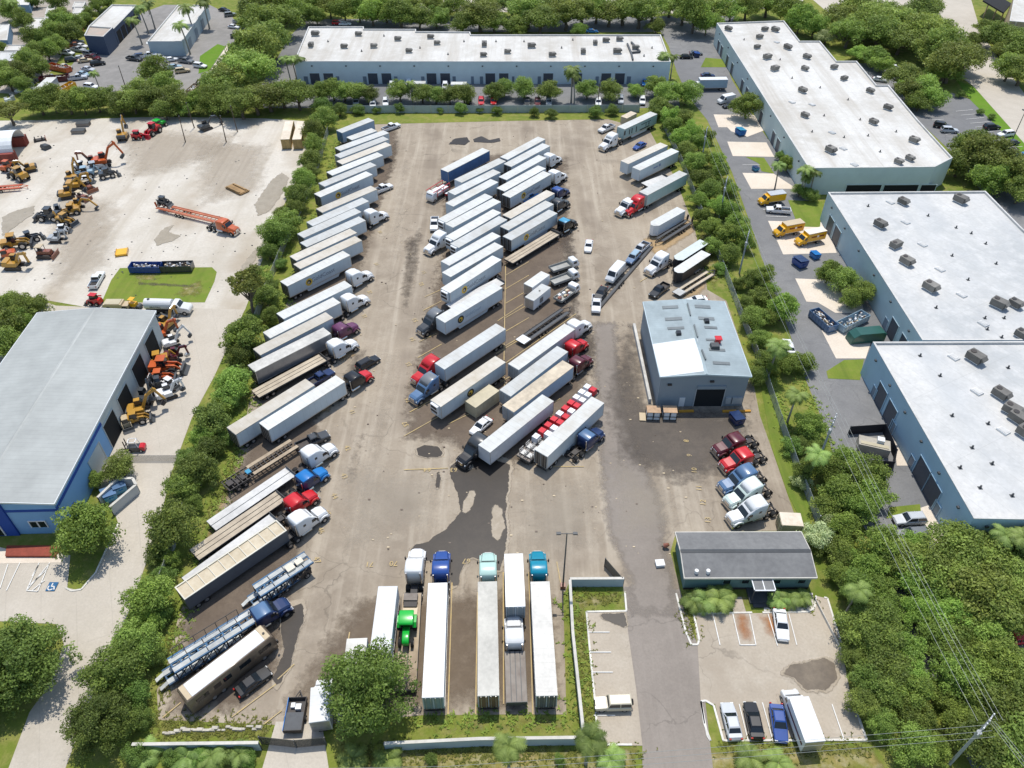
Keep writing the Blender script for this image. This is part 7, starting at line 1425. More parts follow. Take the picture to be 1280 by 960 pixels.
mach(97, 236, 10, ('exc', 'my', 1), lambda: excavator(YE, 1), 'excavator', 'yellow excavator with folded boom, farthest in the sand row', 'excavator', 1.1); mach(112, 238, 320, ('dozer', 'rust'), lambda: dozer('rust'), 'bulldozer', 'rusty red bulldozer beside the folded yellow excavator', 'bulldozer', 1.0); mach(97, 262, 0, ('exc', 'my', 2), lambda: excavator(YE, 2), 'excavator', 'yellow excavator reaching out, second in the sand row', 'excavator', .9); mach(63, 275, 180, ('load', 'dg'), lambda: loader('dark grey'), 'wheel_loader', 'dark grey loader with a rusty bucket left of the sand row', 'loader', 1.1); mach(84, 280, 340, ('load', 'my', 1), lambda: loader(YE, True), 'backhoe', 'yellow backhoe in the middle of the sand row', 'backhoe', .95); mach(72, 302, 0, ('exc', 'lg', 1), lambda: excavator('light grey', 1), 'excavator', 'light grey mini excavator on the sand', 'excavator', .75)
mach(22, 310, 20, ('load', 'my', 1), lambda: loader(YE, True), 'backhoe', 'yellow backhoe with tan canopy near the left edge', 'backhoe', 1.2); mach(58, 321, 0, ('dozer', 'tan'), lambda: dozer('rust'), 'bulldozer', 'brown bulldozer with tan canopy on the sand', 'bulldozer', 1.1); mach(20, 335, 0, ('exc', 'my', 1), lambda: excavator(YE, 1), 'excavator', 'yellow excavator nearest the left edge of the sand lot', 'excavator', 1.05); mach(26, 224, 150, ('load', 'my', 0), lambda: loader(YE), 'wheel_loader', 'yellow loader below the white hoop shelter', 'loader', 1.15)
mach(8, 238, 10, ('flat_orange',), lambda: open_trailer(8, 1.1, paint('orange'), .9, True, paint('orange'), 2), 'equipment_trailer', 'orange equipment trailer at the left edge of the sand lot', 'trailer', 1.); mach(50, 176, 30, ('attach',), lambda: [('frame', B().box(-1.5, 1.5, -.7, .7, .2, .5).box(-1.2, -.9, -.6, .6, .5, 1.2).box(.6, .9, -.6, .6, .5, 1.0).mesh('frame', FRAME), None), ('blade', B().box(1.5, 1.7, -1.2, 1.2, .05, .9).mesh('blade', paint('rust')), None)], 'machine_attachment', 'black machine attachment beside the hoop shelter', 'attachment', 1.); mach(58, 186, 60, ('bucket',), lambda: [('bucket', B().prism([(-.9, .1), (.9, .1), (1.1, .5), (.8, 1.1), (-.6, 1.3), (-1.0, .8)], -1.0, 1.0).mesh('bucket', DGREY), None), ('tooth_bar', B().box(.8, 1.2, -1.05, 1.05, .05, .15).mesh('tooth_bar', ALU), None)], 'digger_bucket', 'loose grey digger bucket beside the hoop shelter', 'bucket', 1.)
for i, (x, y) in enumerate(((105, 157), (99, 166))): mach(x, y, 5, ('pal',), lambda: [('bars', B().box(-1.8, 1.8, -1.0, -.7, 0, .9).box(-1.8, 1.8, -.2, .2, 0, .9).box(-1.8, 1.8, .7, 1.0, 0, .9).mesh('bars', GDECK), None), ('lid', B().box(-1.85, 1.85, -1.05, 1.05, .9, 1.0).mesh('lid', DGREY), None)], 'steel_mat', 'grey steel road mat stack at the back of the sand lot, %s one' % ('far', 'near')[i], 'mat stack')
mach(258, 162, 50, ('exc', 'dk', 2), lambda: excavator('dark grey', 2), 'excavator', 'dark old excavator by the lone pole', 'excavator', .9)
for x, y, dg, key, bl, nm, lab, ct, sc in (
    (118, 206, 200, ('exc', 'dgx', 1), lambda: excavator('rust', 1), 'excavator', 'rusty excavator tucked against the tall orange one', 'excavator', 1.0), (136, 222, 30, ('load', 'dg'), lambda: loader('dark grey'), 'wheel_loader', 'dark loader in front of the tall orange excavator', 'loader', .9), (103, 214, 330, ('load', 'whl'), lambda: loader('white', True), 'backhoe', 'white backhoe in the thick of the sand row', 'backhoe', .9), (110, 229, 10, ('skid', 'wh'), lambda: skid_steer('white'), 'skid_steer_loader', 'white skid steer in the thick of the sand row', 'loader', 1.0),
    (92, 226, 90, ('exc', 'my', 0), lambda: excavator(YE, 0), 'excavator', 'yellow excavator with raised boom behind the sand row', 'excavator', .9), (86, 247, 20, ('exc', 'my', 0), lambda: excavator(YE, 0), 'excavator', 'yellow excavator with raised boom in the middle of the sand row', 'excavator', .95), (104, 250, 340, ('dozer', 'tan'), lambda: dozer('tan'), 'bulldozer', 'tan bulldozer in the middle of the sand row', 'bulldozer', .9), (90, 268, 200, ('load', 'my', 0), lambda: loader(YE), 'wheel_loader', 'yellow loader in the lower part of the sand row', 'loader', .9), (74, 266, 300, ('skid', 'dk'), lambda: skid_steer('dark grey'), 'skid_steer_loader', 'dark skid steer in the lower part of the sand row', 'loader', 1.0), (80, 291, 10, ('skid', 'wh'), lambda: skid_steer('white'), 'skid_steer_loader', 'white skid steer at the low end of the sand row', 'loader', 1.0), (40, 302, 40, ('load', 'dg'), lambda: loader('dark grey'), 'wheel_loader', 'dark loader beside the canopied yellow backhoe', 'loader', .9), (10, 322, 200, ('exc', 'rust2', 1), lambda: excavator('orange', 2), 'excavator', 'orange excavator stretched out at the left edge', 'excavator', .8), (12, 212, 80, ('load', 'or'), lambda: loader('orange'), 'wheel_loader', 'orange loader at the left edge below the shelter', 'loader', .9), (38, 214, 210, ('exc', 'my', 1), lambda: excavator(YE, 1), 'excavator', 'yellow excavator below the hoop shelter', 'excavator', .85),
    (210, 410, 70, ('exc', 'my', 1), lambda: excavator(YE, 1), 'excavator', 'yellow excavator at the first hall door', 'excavator', .9), (217, 432, 30, ('exc', 'wh', 0), lambda: excavator('white', 0), 'excavator', 'white mini excavator with upright boom beside the hall', 'excavator', .75), (198, 455, 200, ('load', 'my', 1), lambda: loader(YE, True), 'backhoe', 'yellow backhoe facing the hall doors', 'backhoe', .9), (203, 477, 10, ('load', 'or'), lambda: loader('orange'), 'wheel_loader', 'orange loader in the middle of the hall row', 'loader', .9), (186, 500, 90, ('exc', 'dg2', 1), lambda: excavator('dark grey', 1), 'excavator', 'dark grey excavator with folded boom beside the hall', 'excavator', .9), (214, 484, 330, ('skid', 'wh'), lambda: skid_steer('white'), 'skid_steer_loader', 'white skid steer at the outside of the hall row', 'loader', 1.0), (172, 528, 20, ('load', 'my', 0), lambda: loader(YE), 'wheel_loader', 'yellow loader at the near end of the hall row', 'loader', .85)): mach(x, y, dg, key, bl, nm, lab, ct, sc)
# beside the hall
mach(203, 422, 25, ('exc', 'orange', 1), lambda: excavator('orange', 1), 'excavator', 'orange excavator beside the hall doors', 'excavator', .95); mach(219, 449, 10, ('exc', 'lg', 0), lambda: excavator('maroon', 1, bucket=ALU), 'excavator', 'maroon mini excavator with grey boom beside the hall', 'excavator', .8); mach(209, 465, 5, ('load', 'orange'), lambda: loader('orange'), 'wheel_loader', 'orange loader with black engine cover beside the hall', 'loader', 1.15); mach(196, 487, 290, ('exc', 'dg2', 0), lambda: excavator('dark grey', 0), 'excavator', 'dark grey excavator with raised boom beside the hall', 'excavator', 1.); mach(211, 496, 30, ('exc', 'wh', 1), lambda: excavator('white', 1), 'excavator', 'white excavator with folded boom beside the hall', 'excavator', .85); mach(176, 517, 20, ('exc', 'my', 0, 'b'), lambda: excavator(YE, 0, bucket=FRAME), 'excavator', 'yellow excavator with black bucket nearest the sliding gate', 'excavator', .95); mach(160, 533, 300, ('skid', 'tan'), lambda: skid_steer('tan'), 'skid_steer_loader', 'tan skid steer at the hall wall', 'loader', 1.); mach(169, 563, 185, ('fork',), forklift, 'forklift', 'dark forklift with white overhead guard by the sliding gate', 'forklift', 1.1)
mach(197, 408, 60, ('load', 'dgb'), lambda: loader('dark grey', True), 'backhoe', 'dark backhoe at the far corner of the hall', 'backhoe', .9)
along((236, 379), (182, 377.5), 2.4, 'tank', lambda L: tank_truck(), 'tank_truck', 'white water tank truck parked along the lawn', 'truck', None, 9.2)
along((160, 378), (132, 378), 1.6, 'paver', lambda L: [('body', B().box(-2.6, 1.2, -1.1, 1.1, .6, 1.7, .05, .05).box(1.2, 2.4, -.9, .9, .6, 1.3).mesh('body', paint('tan')), None), ('hatch', B().box(-2.2, .8, -.9, .9, 1.7, 1.82).mesh('hatch', CREAM), None), ('screed', B().box(-3.2, -2.6, -1.2, 1.2, .3, .8).mesh('screed', DGREY), None)] + [q for x in (1.6, -1.6) for s in (-1, 1) for q in wheel(x, s * 1.1, .6, .4)], 'paving_machine', 'long beige paving machine by the lawn', 'paver', None, 6.)
along((170, 379), (163, 378), 1.3, 'roller', lambda L: [('body', B().box(-.9, .7, -.55, .55, .6, 1.4, .08, .06).mesh('body', paint('yellow')), None), ('canopy', B().box(-.7, .4, -.6, .6, 2.2, 2.3).beam((-.6, -.5, 1.4), (-.6, -.5, 2.2), .06).beam((-.6, .5, 1.4), (-.6, .5, 2.2), .06).mesh('canopy', paint('yellow')), None), ('drum', B().cyl((1.1, -.6, .5), (1.1, .6, .5), .5, n=16).cyl((-1.0, -.6, .5), (-1.0, .6, .5), .5, n=16).mesh('drum', DGREY), None)], 'road_roller', 'small yellow road roller beside the tank truck', 'roller', None, 3.2)
mach(120, 380, 170, ('skid', 'red2'), lambda: skid_steer('red'), 'skid_steer_loader', 'red skid steer at the corner of the lawn', 'loader', 1.15)
o = along((278, 276), (199, 257), 1.0, 'lowboy', lambda L: open_trailer(L, 1.3, mat('orange deck boards', (.52, .17, .09), .8, amt=.5), 1.0, True, paint('orange'), 3), 'lowboy_trailer', 'orange lowboy trailer on the sand lot', 'trailer', None); rig(277, 275, (199, 257), (276, 275.5), 'orange', 'orange-red day cab tractor pulling the lowboy trailer', None, False)
mach(207, 261, 345, ('skid', 'dk'), lambda: skid_steer('dark grey'), 'skid_steer_loader', 'dark skid steer loaded on the tail of the orange lowboy', 'loader', 1.1, 1.02)
along((200.5, 331), (162, 331), 1.6, 'ro1', lambda L: rolloff('blue', L), 'open_skip', 'blue open skip full of rubbish beside the lawn', 'skip', None, 6.8); along((239, 329.5), (201, 330.5), 1.6, 'ro2', lambda L: rolloff('dark grey', L), 'open_skip', 'dark open skip full of rubbish beside the lawn', 'skip', None, 6.8)
p = G(297, 238); place('steel_plate_stack', 'plates', lambda: [('plate', B().box(-3, 3, -1.4, 1.4, .1, .25).box(-2.8, 3.1, -1.2, 1.5, .25, .4).box(-3.1, 2.9, -1.45, 1.2, .4, .55).box(-2.6, 2.6, -1.35, -1.0, .55, .85).box(-2.6, 2.6, .6, 1.0, .55, .85).mesh('plate', mat('rusty planks', (.38, .24, .11), .85, amt=.6)), None), ('bearer', B().box(-2.5, -2.2, -1.3, 1.3, 0, .1).box(2.2, 2.5, -1.3, 1.3, 0, .1).mesh('bearer', WOOD), None)], p, R(-38), 'brown stack of trench plates on the sand', 'stack')
p = G(153, 317); place('yellow_plate', 'yplate', lambda: [('plate', B().box(-1.2, 1.2, -1.3, 1.3, .15, .6).mesh('plate', paint('yellow')), None), ('side_rail', B().box(-1.3, -1.15, -1.4, 1.4, 0, .7).box(1.15, 1.3, -1.4, 1.4, 0, .7).mesh('side_rail', paint('machine yellow')), None)], p, R(15), 'flat yellow trench box on the sand near the skips', 'trench box')
CW = mat('cream container roof', (.76, .68, .56), .7, amt=.4, dark=(.55, .46, .35)); CY = mat('yellow tan timber side', (.50, .36, .15), .8, amt=.6)
for i, (a, b) in enumerate((((361.5, 151), (356, 175)), ((377, 151), (370.5, 175)))): along(a, b, 2.9, 'tanbox', lambda L: container(L, CY, 2.9, CW), 'shipping_container', ('far', 'hedge-side')[i] + ' one of two long cream-roofed containers with yellow ends', 'container', 'cream containers', 12.2)
# dumpsters, crates and small things
for x, y, deg, c, lc, lab, s in ((920, 527, 20, 'navy', 'navy', 'dark blue dumpster in front of the workshop', 1.15), (925, 168, 20, 'bright blue', 'sky blue', 'blue dumpster under the round tree at the stepped warehouse', 1.3), (944, 213, 20, 'sky blue', 'navy', 'small blue bin on the grass island of the access road', .8), (999, 332, 25, 'blue', 'navy', 'deep blue dumpster at the middle warehouse apron', 1.4), (1018, 322, 20, 'bright blue', 'bright blue', 'round blue container beside the deep blue dumpster', 1.0), (870.5, 71, 0, 'navy', 'blue', 'blue dumpster at the top of the access road', 1.1)):
    p = G(x, y); p.z = .036; place('dumpster', ('dump', c, lc), lambda: dumpster(c, lc), p, R(deg), lab, 'dumpster', 'dumpsters', s)
along((1018, 387), (1042, 408), 1.5, 'ro3', lambda L: rolloff('slate blue', L), 'open_skip', 'blue grey open skip heaped with rubbish at the access road', 'skip', None, 6.2); along((1050, 407), (1083, 391), 1.5, 'ro4', lambda L: rolloff('pale blue', L), 'open_skip', 'long pale blue skip beside the rubbish skip', 'skip', None, 7.5); along((1061, 416), (1108, 412), 2.2, 'comp', lambda L: [('body', shell([(-L / 2, .2), (-L / 2, 2.0), (-L / 2 + .5, 2.4), (L / 2 - 1.5, 2.4), (L / 2 - .4, 1.6), (L / 2, .2)], 1.2, .12).mesh('body', paint('dark green'), False), None), ('sign', B().box(-.6, .7, -1.225, -1.2, .9, 1.5).mesh('sign', WHITE), None), ('runner', B().box(-L / 2, L / 2, -.8, -.6, 0, .2).box(-L / 2, L / 2, .6, .8, 0, .2).mesh('runner', FRAME), None)], 'waste_compactor', 'dark green waste compactor backed up to the middle warehouse', 'compactor', None, 7.)
for i, (x, y) in enumerate(((815.5, 521), (836, 521))): p = G(x, y); place('pallet_cage', 'cage', lambda: [('top', B().box(-1.2, 1.2, -.9, .9, 1.75, 1.85).mesh('top', mat('rusty tray', (.5, .33, .2), .8, amt=.6)), None), ('bag', B().box(-1.1, -.08, -.85, .8, .1, 1.7, .05, .05).mesh('bag', WHITE), None), ('bag', B().box(.08, 1.1, -.85, .8, .1, 1.7, .05, .05).mesh('bag', WHITE), None), ('frame', (lambda b: [b.box(x_ - .05, x_ + .05, y_ - .05, y_ + .05, 0, 1.75) for x_ in (-1.15, 0, 1.15) for y_ in (-.9, .9)] and b)(B()).box(-1.2, 1.2, -.95, -.88, .75, .85).mesh('frame', FRAME), None)], p + Vector((0, 0, .03)), R(-3), 'black cage of white bags in front of the workshop, %s one' % ('ramp-side', 'door-side')[i], 'cage', 'cages of bags')
p = G(803, 522); place('pallet', 'pal2', lambda: [('slats', B().box(-.5, .5, -.9, .9, .12, .22).mesh('slats', paint('tan')), None), ('runner', B().box(-.5, -.38, -.9, .9, 0, .12).box(.38, .5, -.9, .9, 0, .12).mesh('runner', WOOD), None)], p + Vector((0, 0, .03)), R(-5), 'yellow pallet leaning by the cages at the workshop', 'pallet', None, 1.1)
for i, (x0, x1) in enumerate(((848, 867), (903, 920), (924, 938))): a, b = G(x0, 515), G(x1, 514.5); solo('wheel_stop', B().beam(a + Vector((0, 0, .16)), b + Vector((0, 0, .16)), .45, .3).mesh('wheel_stop', mat('yellow kerb paint', (.60, .30, .03), .7, amt=.5, obj=False)), 'yellow concrete wheel stop before the workshop, %s from the ramp' % nth(i), 'wheel stop', 'wheel stops')
p = G(984.5, 661); place('shipping_container', 'tanbx', lambda: container(3.2, CREAM, 2.4, CW), p, R(-4), 'small cream container between the office and the white tractor', 'container')
p = G(841, 694); place('crate', 'whcr', lambda: [('box', B().box(-.6, .6, -.5, .5, 0, .5, .05, .05).mesh('box', WHITE), None), ('lid', B().box(-.65, .65, -.55, .55, .5, .58).mesh('lid', WHITE), None)], G(824.5, 706) + Vector((0, 0, .02)), R(5), 'white crate on the drive by the office corner', 'crate')
p = G(826, 687); place('mixer_drum', 'mix', lambda: [('drum', B().cyl((0, 0, .5), (.6, 0, .9), .4, .25, n=10).mesh('drum', paint('rust')), None), ('stand', B().beam((-.3, -.3, 0), (0, 0, .5), .08).beam((-.3, .3, 0), (0, 0, .5), .08).beam((.4, 0, 0), (0, 0, .5), .08).mesh('stand', FRAME), None)], G(830, 685) + Vector((0, 0, .02)), 0, 'small rusty mixer at the office corner', 'mixer')
for i, (x, y) in enumerate(((1092, 541), )): 
    p = G(1092, 556); fence('enclosure', [(1064, 533), (1108, 530), (1122, 562), (1119, 577), (1091, 575)], 2.0, mat('black slatted screen', (.022, .022, .028), .8, amt=.2), 'black screened enclosure beside the sky blue warehouse wall', cat='enclosure', step=5)
    along((1078, 549), (1110, 556), 2.0, 'chil', lambda L: [('casing', B().box(-L / 2, L / 2, -1.2, 1.2, 0, 1.8, .03, .03).mesh('casing', mat('beige casing', (.42, .38, .31), .6, amt=.3)), None), ('grille', B().box(-L / 2 + .3, L / 2 - .3, .2, .9, 1.8, 1.9).mesh('grille', CREAM), None), ('duct', B().box(-1.4, -.3, -1.0, 0, 1.8, 2.5).mesh('duct', WHITE), None)], 'chiller', 'beige cooling plant inside the black enclosure', 'cooling plant', None, 5.)
for x, y, deg, col, lab in ((86, 100, 20, 'maroon', 'dark red skip in the upper lot'), (60, 104, 30, 'grey', 'grey roofed lean-to in the upper lot')): pass
along((48, 112), (62, 99), 2.6, 'lean', lambda L: cargo_trailer(L, 'light grey', 2.6, 0, 1.6), 'cargo_trailer', 'grey long trailer at the edge of the upper lot', 'trailer', None, 12); along((55, 95), (78, 93), 2., 'ro5', lambda L: rolloff('maroon', L), 'open_skip', 'dark red skip in the upper lot', 'skip', None, 9); along((73, 114), (91, 104), 1.2, 'ylid', lambda L: rolloff('yellow', L), 'open_skip', 'yellow skip beside the tree belt', 'skip', None, 7); along((63, 78), (82, 82), 2.2, 'ro6', lambda L: rolloff('orange', L), 'open_skip', 'orange skip heaped with scrap in the upper lot', 'skip', None, 9)
along((245, 107), (238, 113), 1.3, 'crt', lambda L: rolloff('tan', L), 'open_skip', 'tan skip behind the tree belt beside the road', 'skip', None, 6); along((250, 96), (247, 101), 2.6, 'bin2', lambda L: rolloff('brown', L), 'open_skip', 'small brown skip behind the tree belt', 'skip', None, 4)
rn = random.Random(11)
for i, x in enumerate(sorted(rn.uniform(10, 66) for _ in range(16))):
    y = 122 - (x - 10) * .4 + rn.uniform(-6, 4); s = rn.uniform(.5, 1.2); p = G(x, y)
    place('scrap_pile', ('scrap', i % 4), lambda: [('scrap', (lambda b, r2: [b.m(k % 3).box(u - .5, u + .5, v - .4, v + .4, 0, r2.uniform(.4, 1.1), .1, .1) for k in range(7) for u, v in ((r2.uniform(-1.3, 1.3), r2.uniform(-1, 1)),)] and b)(B(), random.Random(i)).mesh('scrap', [WHITE, DGREY, paint('light grey')]), None)], p, rn.uniform(0, 6), 'heap of pale scrap along the upper lot ditch, %s from the yellow bush' % nth(i), 'scrap heap', 'scrap heaps', s)
for i, (x, y) in enumerate(((139, 622), (151, 612))): p = G(x, y); p.z = .05; place('dumpster', ('dump', 'sky blue', 'slate blue'), lambda: dumpster('sky blue', 'slate blue'), p, R(38), 'blue dumpster inside the pale enclosure, %s one' % ('near', 'far')[i], 'dumpster', 'dumpsters', 1.1)
rn = random.Random(9); sb = B(); q = [G(206, 916), G(240, 912), G(285, 911), G(328, 910)]
for a, b in zip(q, q[1:]):
    for k in range(9): c = a.lerp(b, k / 9) + Vector((rn.uniform(-.1, .1), rn.uniform(-.2, .2), 0)); h = rn.uniform(.25, .5); sb.box(c.x - h, c.x + h, c.y - h * .6, c.y + h * .6, 0, h * .8, h * .25, h * .2)
solo('stone_border', sb.mesh('stone_border', mat('pale limestone', (.56, .52, .44), .9, amt=.5, obj=False)), 'row of pale stones on the weedy bank inside the gate wall', 'stone border')
# poles, lamps and wires
p = G(703.5, 734); place('lamp_post', 'lamp', lamp_post, p, R(0), 'tall twin-headed lamp post at the near end of the yard', 'lamp post')
POLES = [(924, 342, 10.4, 70, 'grey utility pole in the hedge beside the access road, near the workshop'), (899, 272, 10.4, 70, 'grey utility pole in the middle of the right hedge'), (876, 206, 10.4, 70, 'grey utility pole at the far part of the right hedge'), (1022, 578, 10.4, 60, 'grey utility pole on the access road with fuse arms'), (1187, 955, 11.5, 40, 'grey utility pole among the trees at the near right corner')]
for i, (x, y, h, dg, lab) in enumerate(POLES): place('utility_pole', ('upole', h), lambda: utility_pole(h), G(x, y), R(dg), lab, 'utility pole', 'utility poles')
for i, (x, y) in enumerate(((232, 178), (283, 178), (297, 165), (243, 160), (158, 112), (747, 131), (187, 18))): place('bare_pole', 'bpole', lambda: [('pole', B().cyl((0, 0, 0), (.3, 0, 7.5), .16, .1, n=7).mesh('pole', mat('brown pole', (.15, .11, .08), .9, amt=.3)), None), ('cap', B().box(.15, .45, -.15, .15, 7.5, 7.65).mesh('cap', DGREY), None)], G(x, y), i * 1.3, ('bare brown pole standing on the sand, nearest the dark old excavator', 'bare brown pole by the sand heaps', 'short bare pole behind the sand heaps', 'leaning pole with a dark bush at its foot', 'dark lamp pole in the upper lot', 'tall thin pole in the far tree row', 'thin pole beside the white-roofed shed')[i], 'pole', 'bare poles')
WIRE = mat('pale cable', (.34, .36, .34), .5, .3, amt=.1, obj=False)
tops = [G(x, y) + Vector((0, 0, h - .1)) for x, y, h, dg, _ in POLES]
def wire(a, b, sag, label, r=.02):
    pts = [a.lerp(b, k / 14) - Vector((0, 0, sag * 4 * (k / 14) * (1 - k / 14))) for k in range(15)]
    solo('cable', B().tube(pts, r, 5).mesh('cable', WIRE), label, 'cable', 'overhead cables')
for i, (a, b, nm) in enumerate(((tops[2], tops[1], 'far'), (tops[1], tops[0], 'second'), (tops[0], tops[3], 'third'), (tops[3], tops[4], 'longest near'))):
    d = (b - a).normalized(); n_ = Vector((-d.y, d.x, 0))
    for j, o_ in enumerate((-1.1, .5, 1.1) if i != 3 else (-1.3, .1, .9, 1.5)): wire(a + n_ * o_, b + n_ * o_, .6 + .1 * j, 'overhead cable on the %s span of the utility poles, %s from the yard side' % (nm, nth(j)))
e = tops[4]; far_l = G(-40, 968, 0) + Vector((0, 0, 8.5))
for j in range(3): wire(e + Vector((.2 * j, -.3 - .5 * j, -.3 - .35 * j)), G(560, 946 + 0, 8.5) + Vector((0, -1.0 - .6 * j, 0)), .4, 'overhead cable crossing the near edge of the photo, %s strand' % nth(j))
for j in range(2): wire(G(560, 946, 8.5) + Vector((0, -1.0 - .6 * j, 0)), G(-60, 950, 8.5) + Vector((0, -1.0 - .6 * j, 0)), .4, 'overhead cable along the near road, %s strand' % nth(j))
for j in range(3): wire(e + Vector((.3 * j, 0, -.1)), e + Vector((7, -22, .5)) + Vector((.6 * j, 0, 0)), .3, 'overhead cable leaving the near right pole, %s strand' % nth(j))
place('lamp_post', 'lamp2', lambda: lamp_post(9), G(1186 + 78, 178), R(90), 'thin lamp post in the visitor parking', 'lamp post')
# ------------------------------------------------------------------ plants
KINDS = {'giant': 'big leafy tree', 'dense': 'dark bushy tree', 'bright': 'fresh green tree', 'olive': 'broad olive green tree', 'shrub': 'leafy low tree', 'open': 'open yellow green tree', 'flower': 'pale blossoming bush'}
def grove(where, desc, style, L, group, sq=1., by='y'):
    """Trees of one place; their labels count them from the far end (by y) or from the left (by x)."""
    for i, t in enumerate(sorted(L, key=lambda t: t[1] if by == 'y' else t[0])):
        st = t[3] if len(t) > 3 else style; own = t[4] if len(t) > 4 else None
        plant(*t[:3], st, own or '%s %s, %s from the %s' % (desc or KINDS[st], where, nth(i), 'far end' if by == 'y' else 'left'), group, squash=sq)
grove('in the hedge left of the yard', None, 'dense', [(403, 148, 15), (392, 166, 13), (394, 180, 13, 'bright'), (390, 198, 13), (388, 214, 11, 'dense'), (380, 228, 14), (372, 247, 15), (368, 262, 12), (360, 278, 16), (346, 293, 17), (336, 317, 13, 'shrub'), (325, 345, 14, 'bright'), (308, 358, 30, 'open', 'big open tree with bare limbs and yellow green crown beside the left hedge'), (332, 372, 15), (340, 395, 11), (305, 422, 25, 'bright'), (298, 447, 15), (290, 480, 22, 'bright'), (286, 500, 16, 'shrub'), (268, 527, 22, 'shrub'), (282, 548, 12, 'shrub'), (260, 562, 18, 'shrub'), (244, 590, 24), (226, 612, 18), (240, 628, 12), (214, 660, 29, 'dense'), (216, 700, 12, 'bright'), (185, 748, 28, 'bright'), (204, 768, 14, 'shrub'), (168, 806, 26), (192, 822, 14, 'shrub'), (142, 842, 29), (120, 905, 36, 'giant'), (172, 868, 18, 'shrub'), (150, 905, 20), (352, 330, 9, 'shrub'), (340, 358, 10, 'shrub'), (318, 402, 11, 'shrub'), (314, 440, 12, 'shrub'), (300, 462, 12, 'shrub'), (276, 508, 14, 'bright'), (252, 545, 15, 'bright'), (236, 575, 14, 'shrub'), (262, 590, 12, 'shrub'), (222, 632, 13, 'shrub'), (200, 690, 15, 'shrub'), (204, 722, 14, 'shrub'), (186, 780, 16, 'bright'), (160, 836, 18, 'bright'), (176, 900, 14, 'shrub'), (384, 204, 9, 'shrub'), (364, 240, 9, 'bright'), (354, 268, 10, 'bright'), (340, 300, 10, 'bright')], 'trees of the left hedge')
grove('', None, 'bright', [(106, 662, 36, 'bright', 'bright round tree on the grass island in front of the hall'), (24, 822, 52, 'giant', 'large dark round tree by the concrete drive at the lower left'), (-22, 860, 46, 'giant', 'dark tree cut off by the left edge below the parking bays'), (150, 582, 17, 'olive', 'small feathery tree beside the pale enclosure'), (121, 600, 11, 'dense', 'round dark shrub against the blue wall of the hall'), (462, 862, 60, 'giant', 'huge round tree at the near edge of the truck yard')], None)
grove('in the clump behind the hall', None, 'dense', [(10, 382, 16), (38, 386, 18), (8, 405, 22), (25, 404, 16), (0, 430, 20), (18, 440, 12, 'shrub'), (50, 378, 9, 'shrub')], 'trees behind the hall')
plant(8, 135, 22, 'open', 'yellow-leaved bush beside the hoop shelter', None, squash=.7)
grove('in the belt behind the sand lot', None, 'dense', [(48, 128, 17), (66, 126, 16), (84, 127, 17), (102, 128, 17, 'bright'), (120, 125, 16), (138, 122, 17, 'bright'), (150, 130, 15), (165, 126, 17), (178, 112, 17), (190, 124, 18), (196, 92, 19), (206, 108, 17), (218, 128, 17), (205, 138, 13), (232, 132, 15, 'bright'), (246, 130, 14, 'bright'), (262, 128, 16), (280, 122, 20), (300, 128, 20, 'olive'), (318, 122, 20, 'olive'), (335, 118, 20, 'olive'), (352, 116, 18, 'olive'), (372, 118, 18, 'olive'), (290, 96, 26, 'olive'), (310, 88, 26, 'olive'), (275, 108, 20, 'olive'), (318, 62, 26, 'olive'), (300, 72, 22, 'olive'), (335, 50, 22, 'olive'), (330, 30, 22, 'olive'), (350, 22, 22, 'olive'), (345, 8, 20), (315, 10, 18), (368, 12, 18)], 'trees of the upper belt', .95, by='x')
grove('in the far junk lot', None, 'dense', [(14, 14, 13), (28, 26, 12), (40, 48, 14), (55, 50, 12), (66, 42, 14), (76, 32, 15, 'bright'), (86, 40, 13), (76, 20, 12, 'bright'), (70, 56, 12), (58, 64, 12), (44, 66, 13), (34, 78, 14), (48, 84, 12), (24, 92, 14), (10, 100, 14), (2, 88, 12), (28, 106, 11), (112, 18, 8), (106, 24, 8), (96, 32, 10), (120, 6, 10), (72, 4, 11), (132, 0, 11), (44, 2, 10, 'shrub'), (0, 60, 8)], 'trees of the junk lot', 1, by='x')
grove('in front of the far warehouse', None, 'dense', [(402, 117, 13), (416, 114, 14), (430, 116, 14), (446, 115, 15), (462, 117, 13), (500, 115, 14), (528, 118, 13), (545, 119, 13), (562, 119, 14), (580, 119, 14), (618, 115, 12), (630, 112, 11), (655, 112, 14), (686, 115, 14), (734, 112, 14), (762, 113, 15), (795, 113, 11, 'bright'), (820, 108, 15), (835, 118, 16), (858, 118, 15), (826, 132, 13)], 'trees in front of the far warehouse', .85, by='x')
grove('along the far fence', 'low dark bush', 'shrub', [(402, 132, 13), (424, 138, 10), (447, 137, 8), (470, 137, 6), (500, 136, 7), (550, 138, 5), (575, 136, 8), (600, 137, 5), (622, 138, 7), (668, 141, 7), (690, 142, 8), (745, 140, 9), (765, 138, 8), (822, 142, 10)], 'bushes along the far fence', 1, by='x')
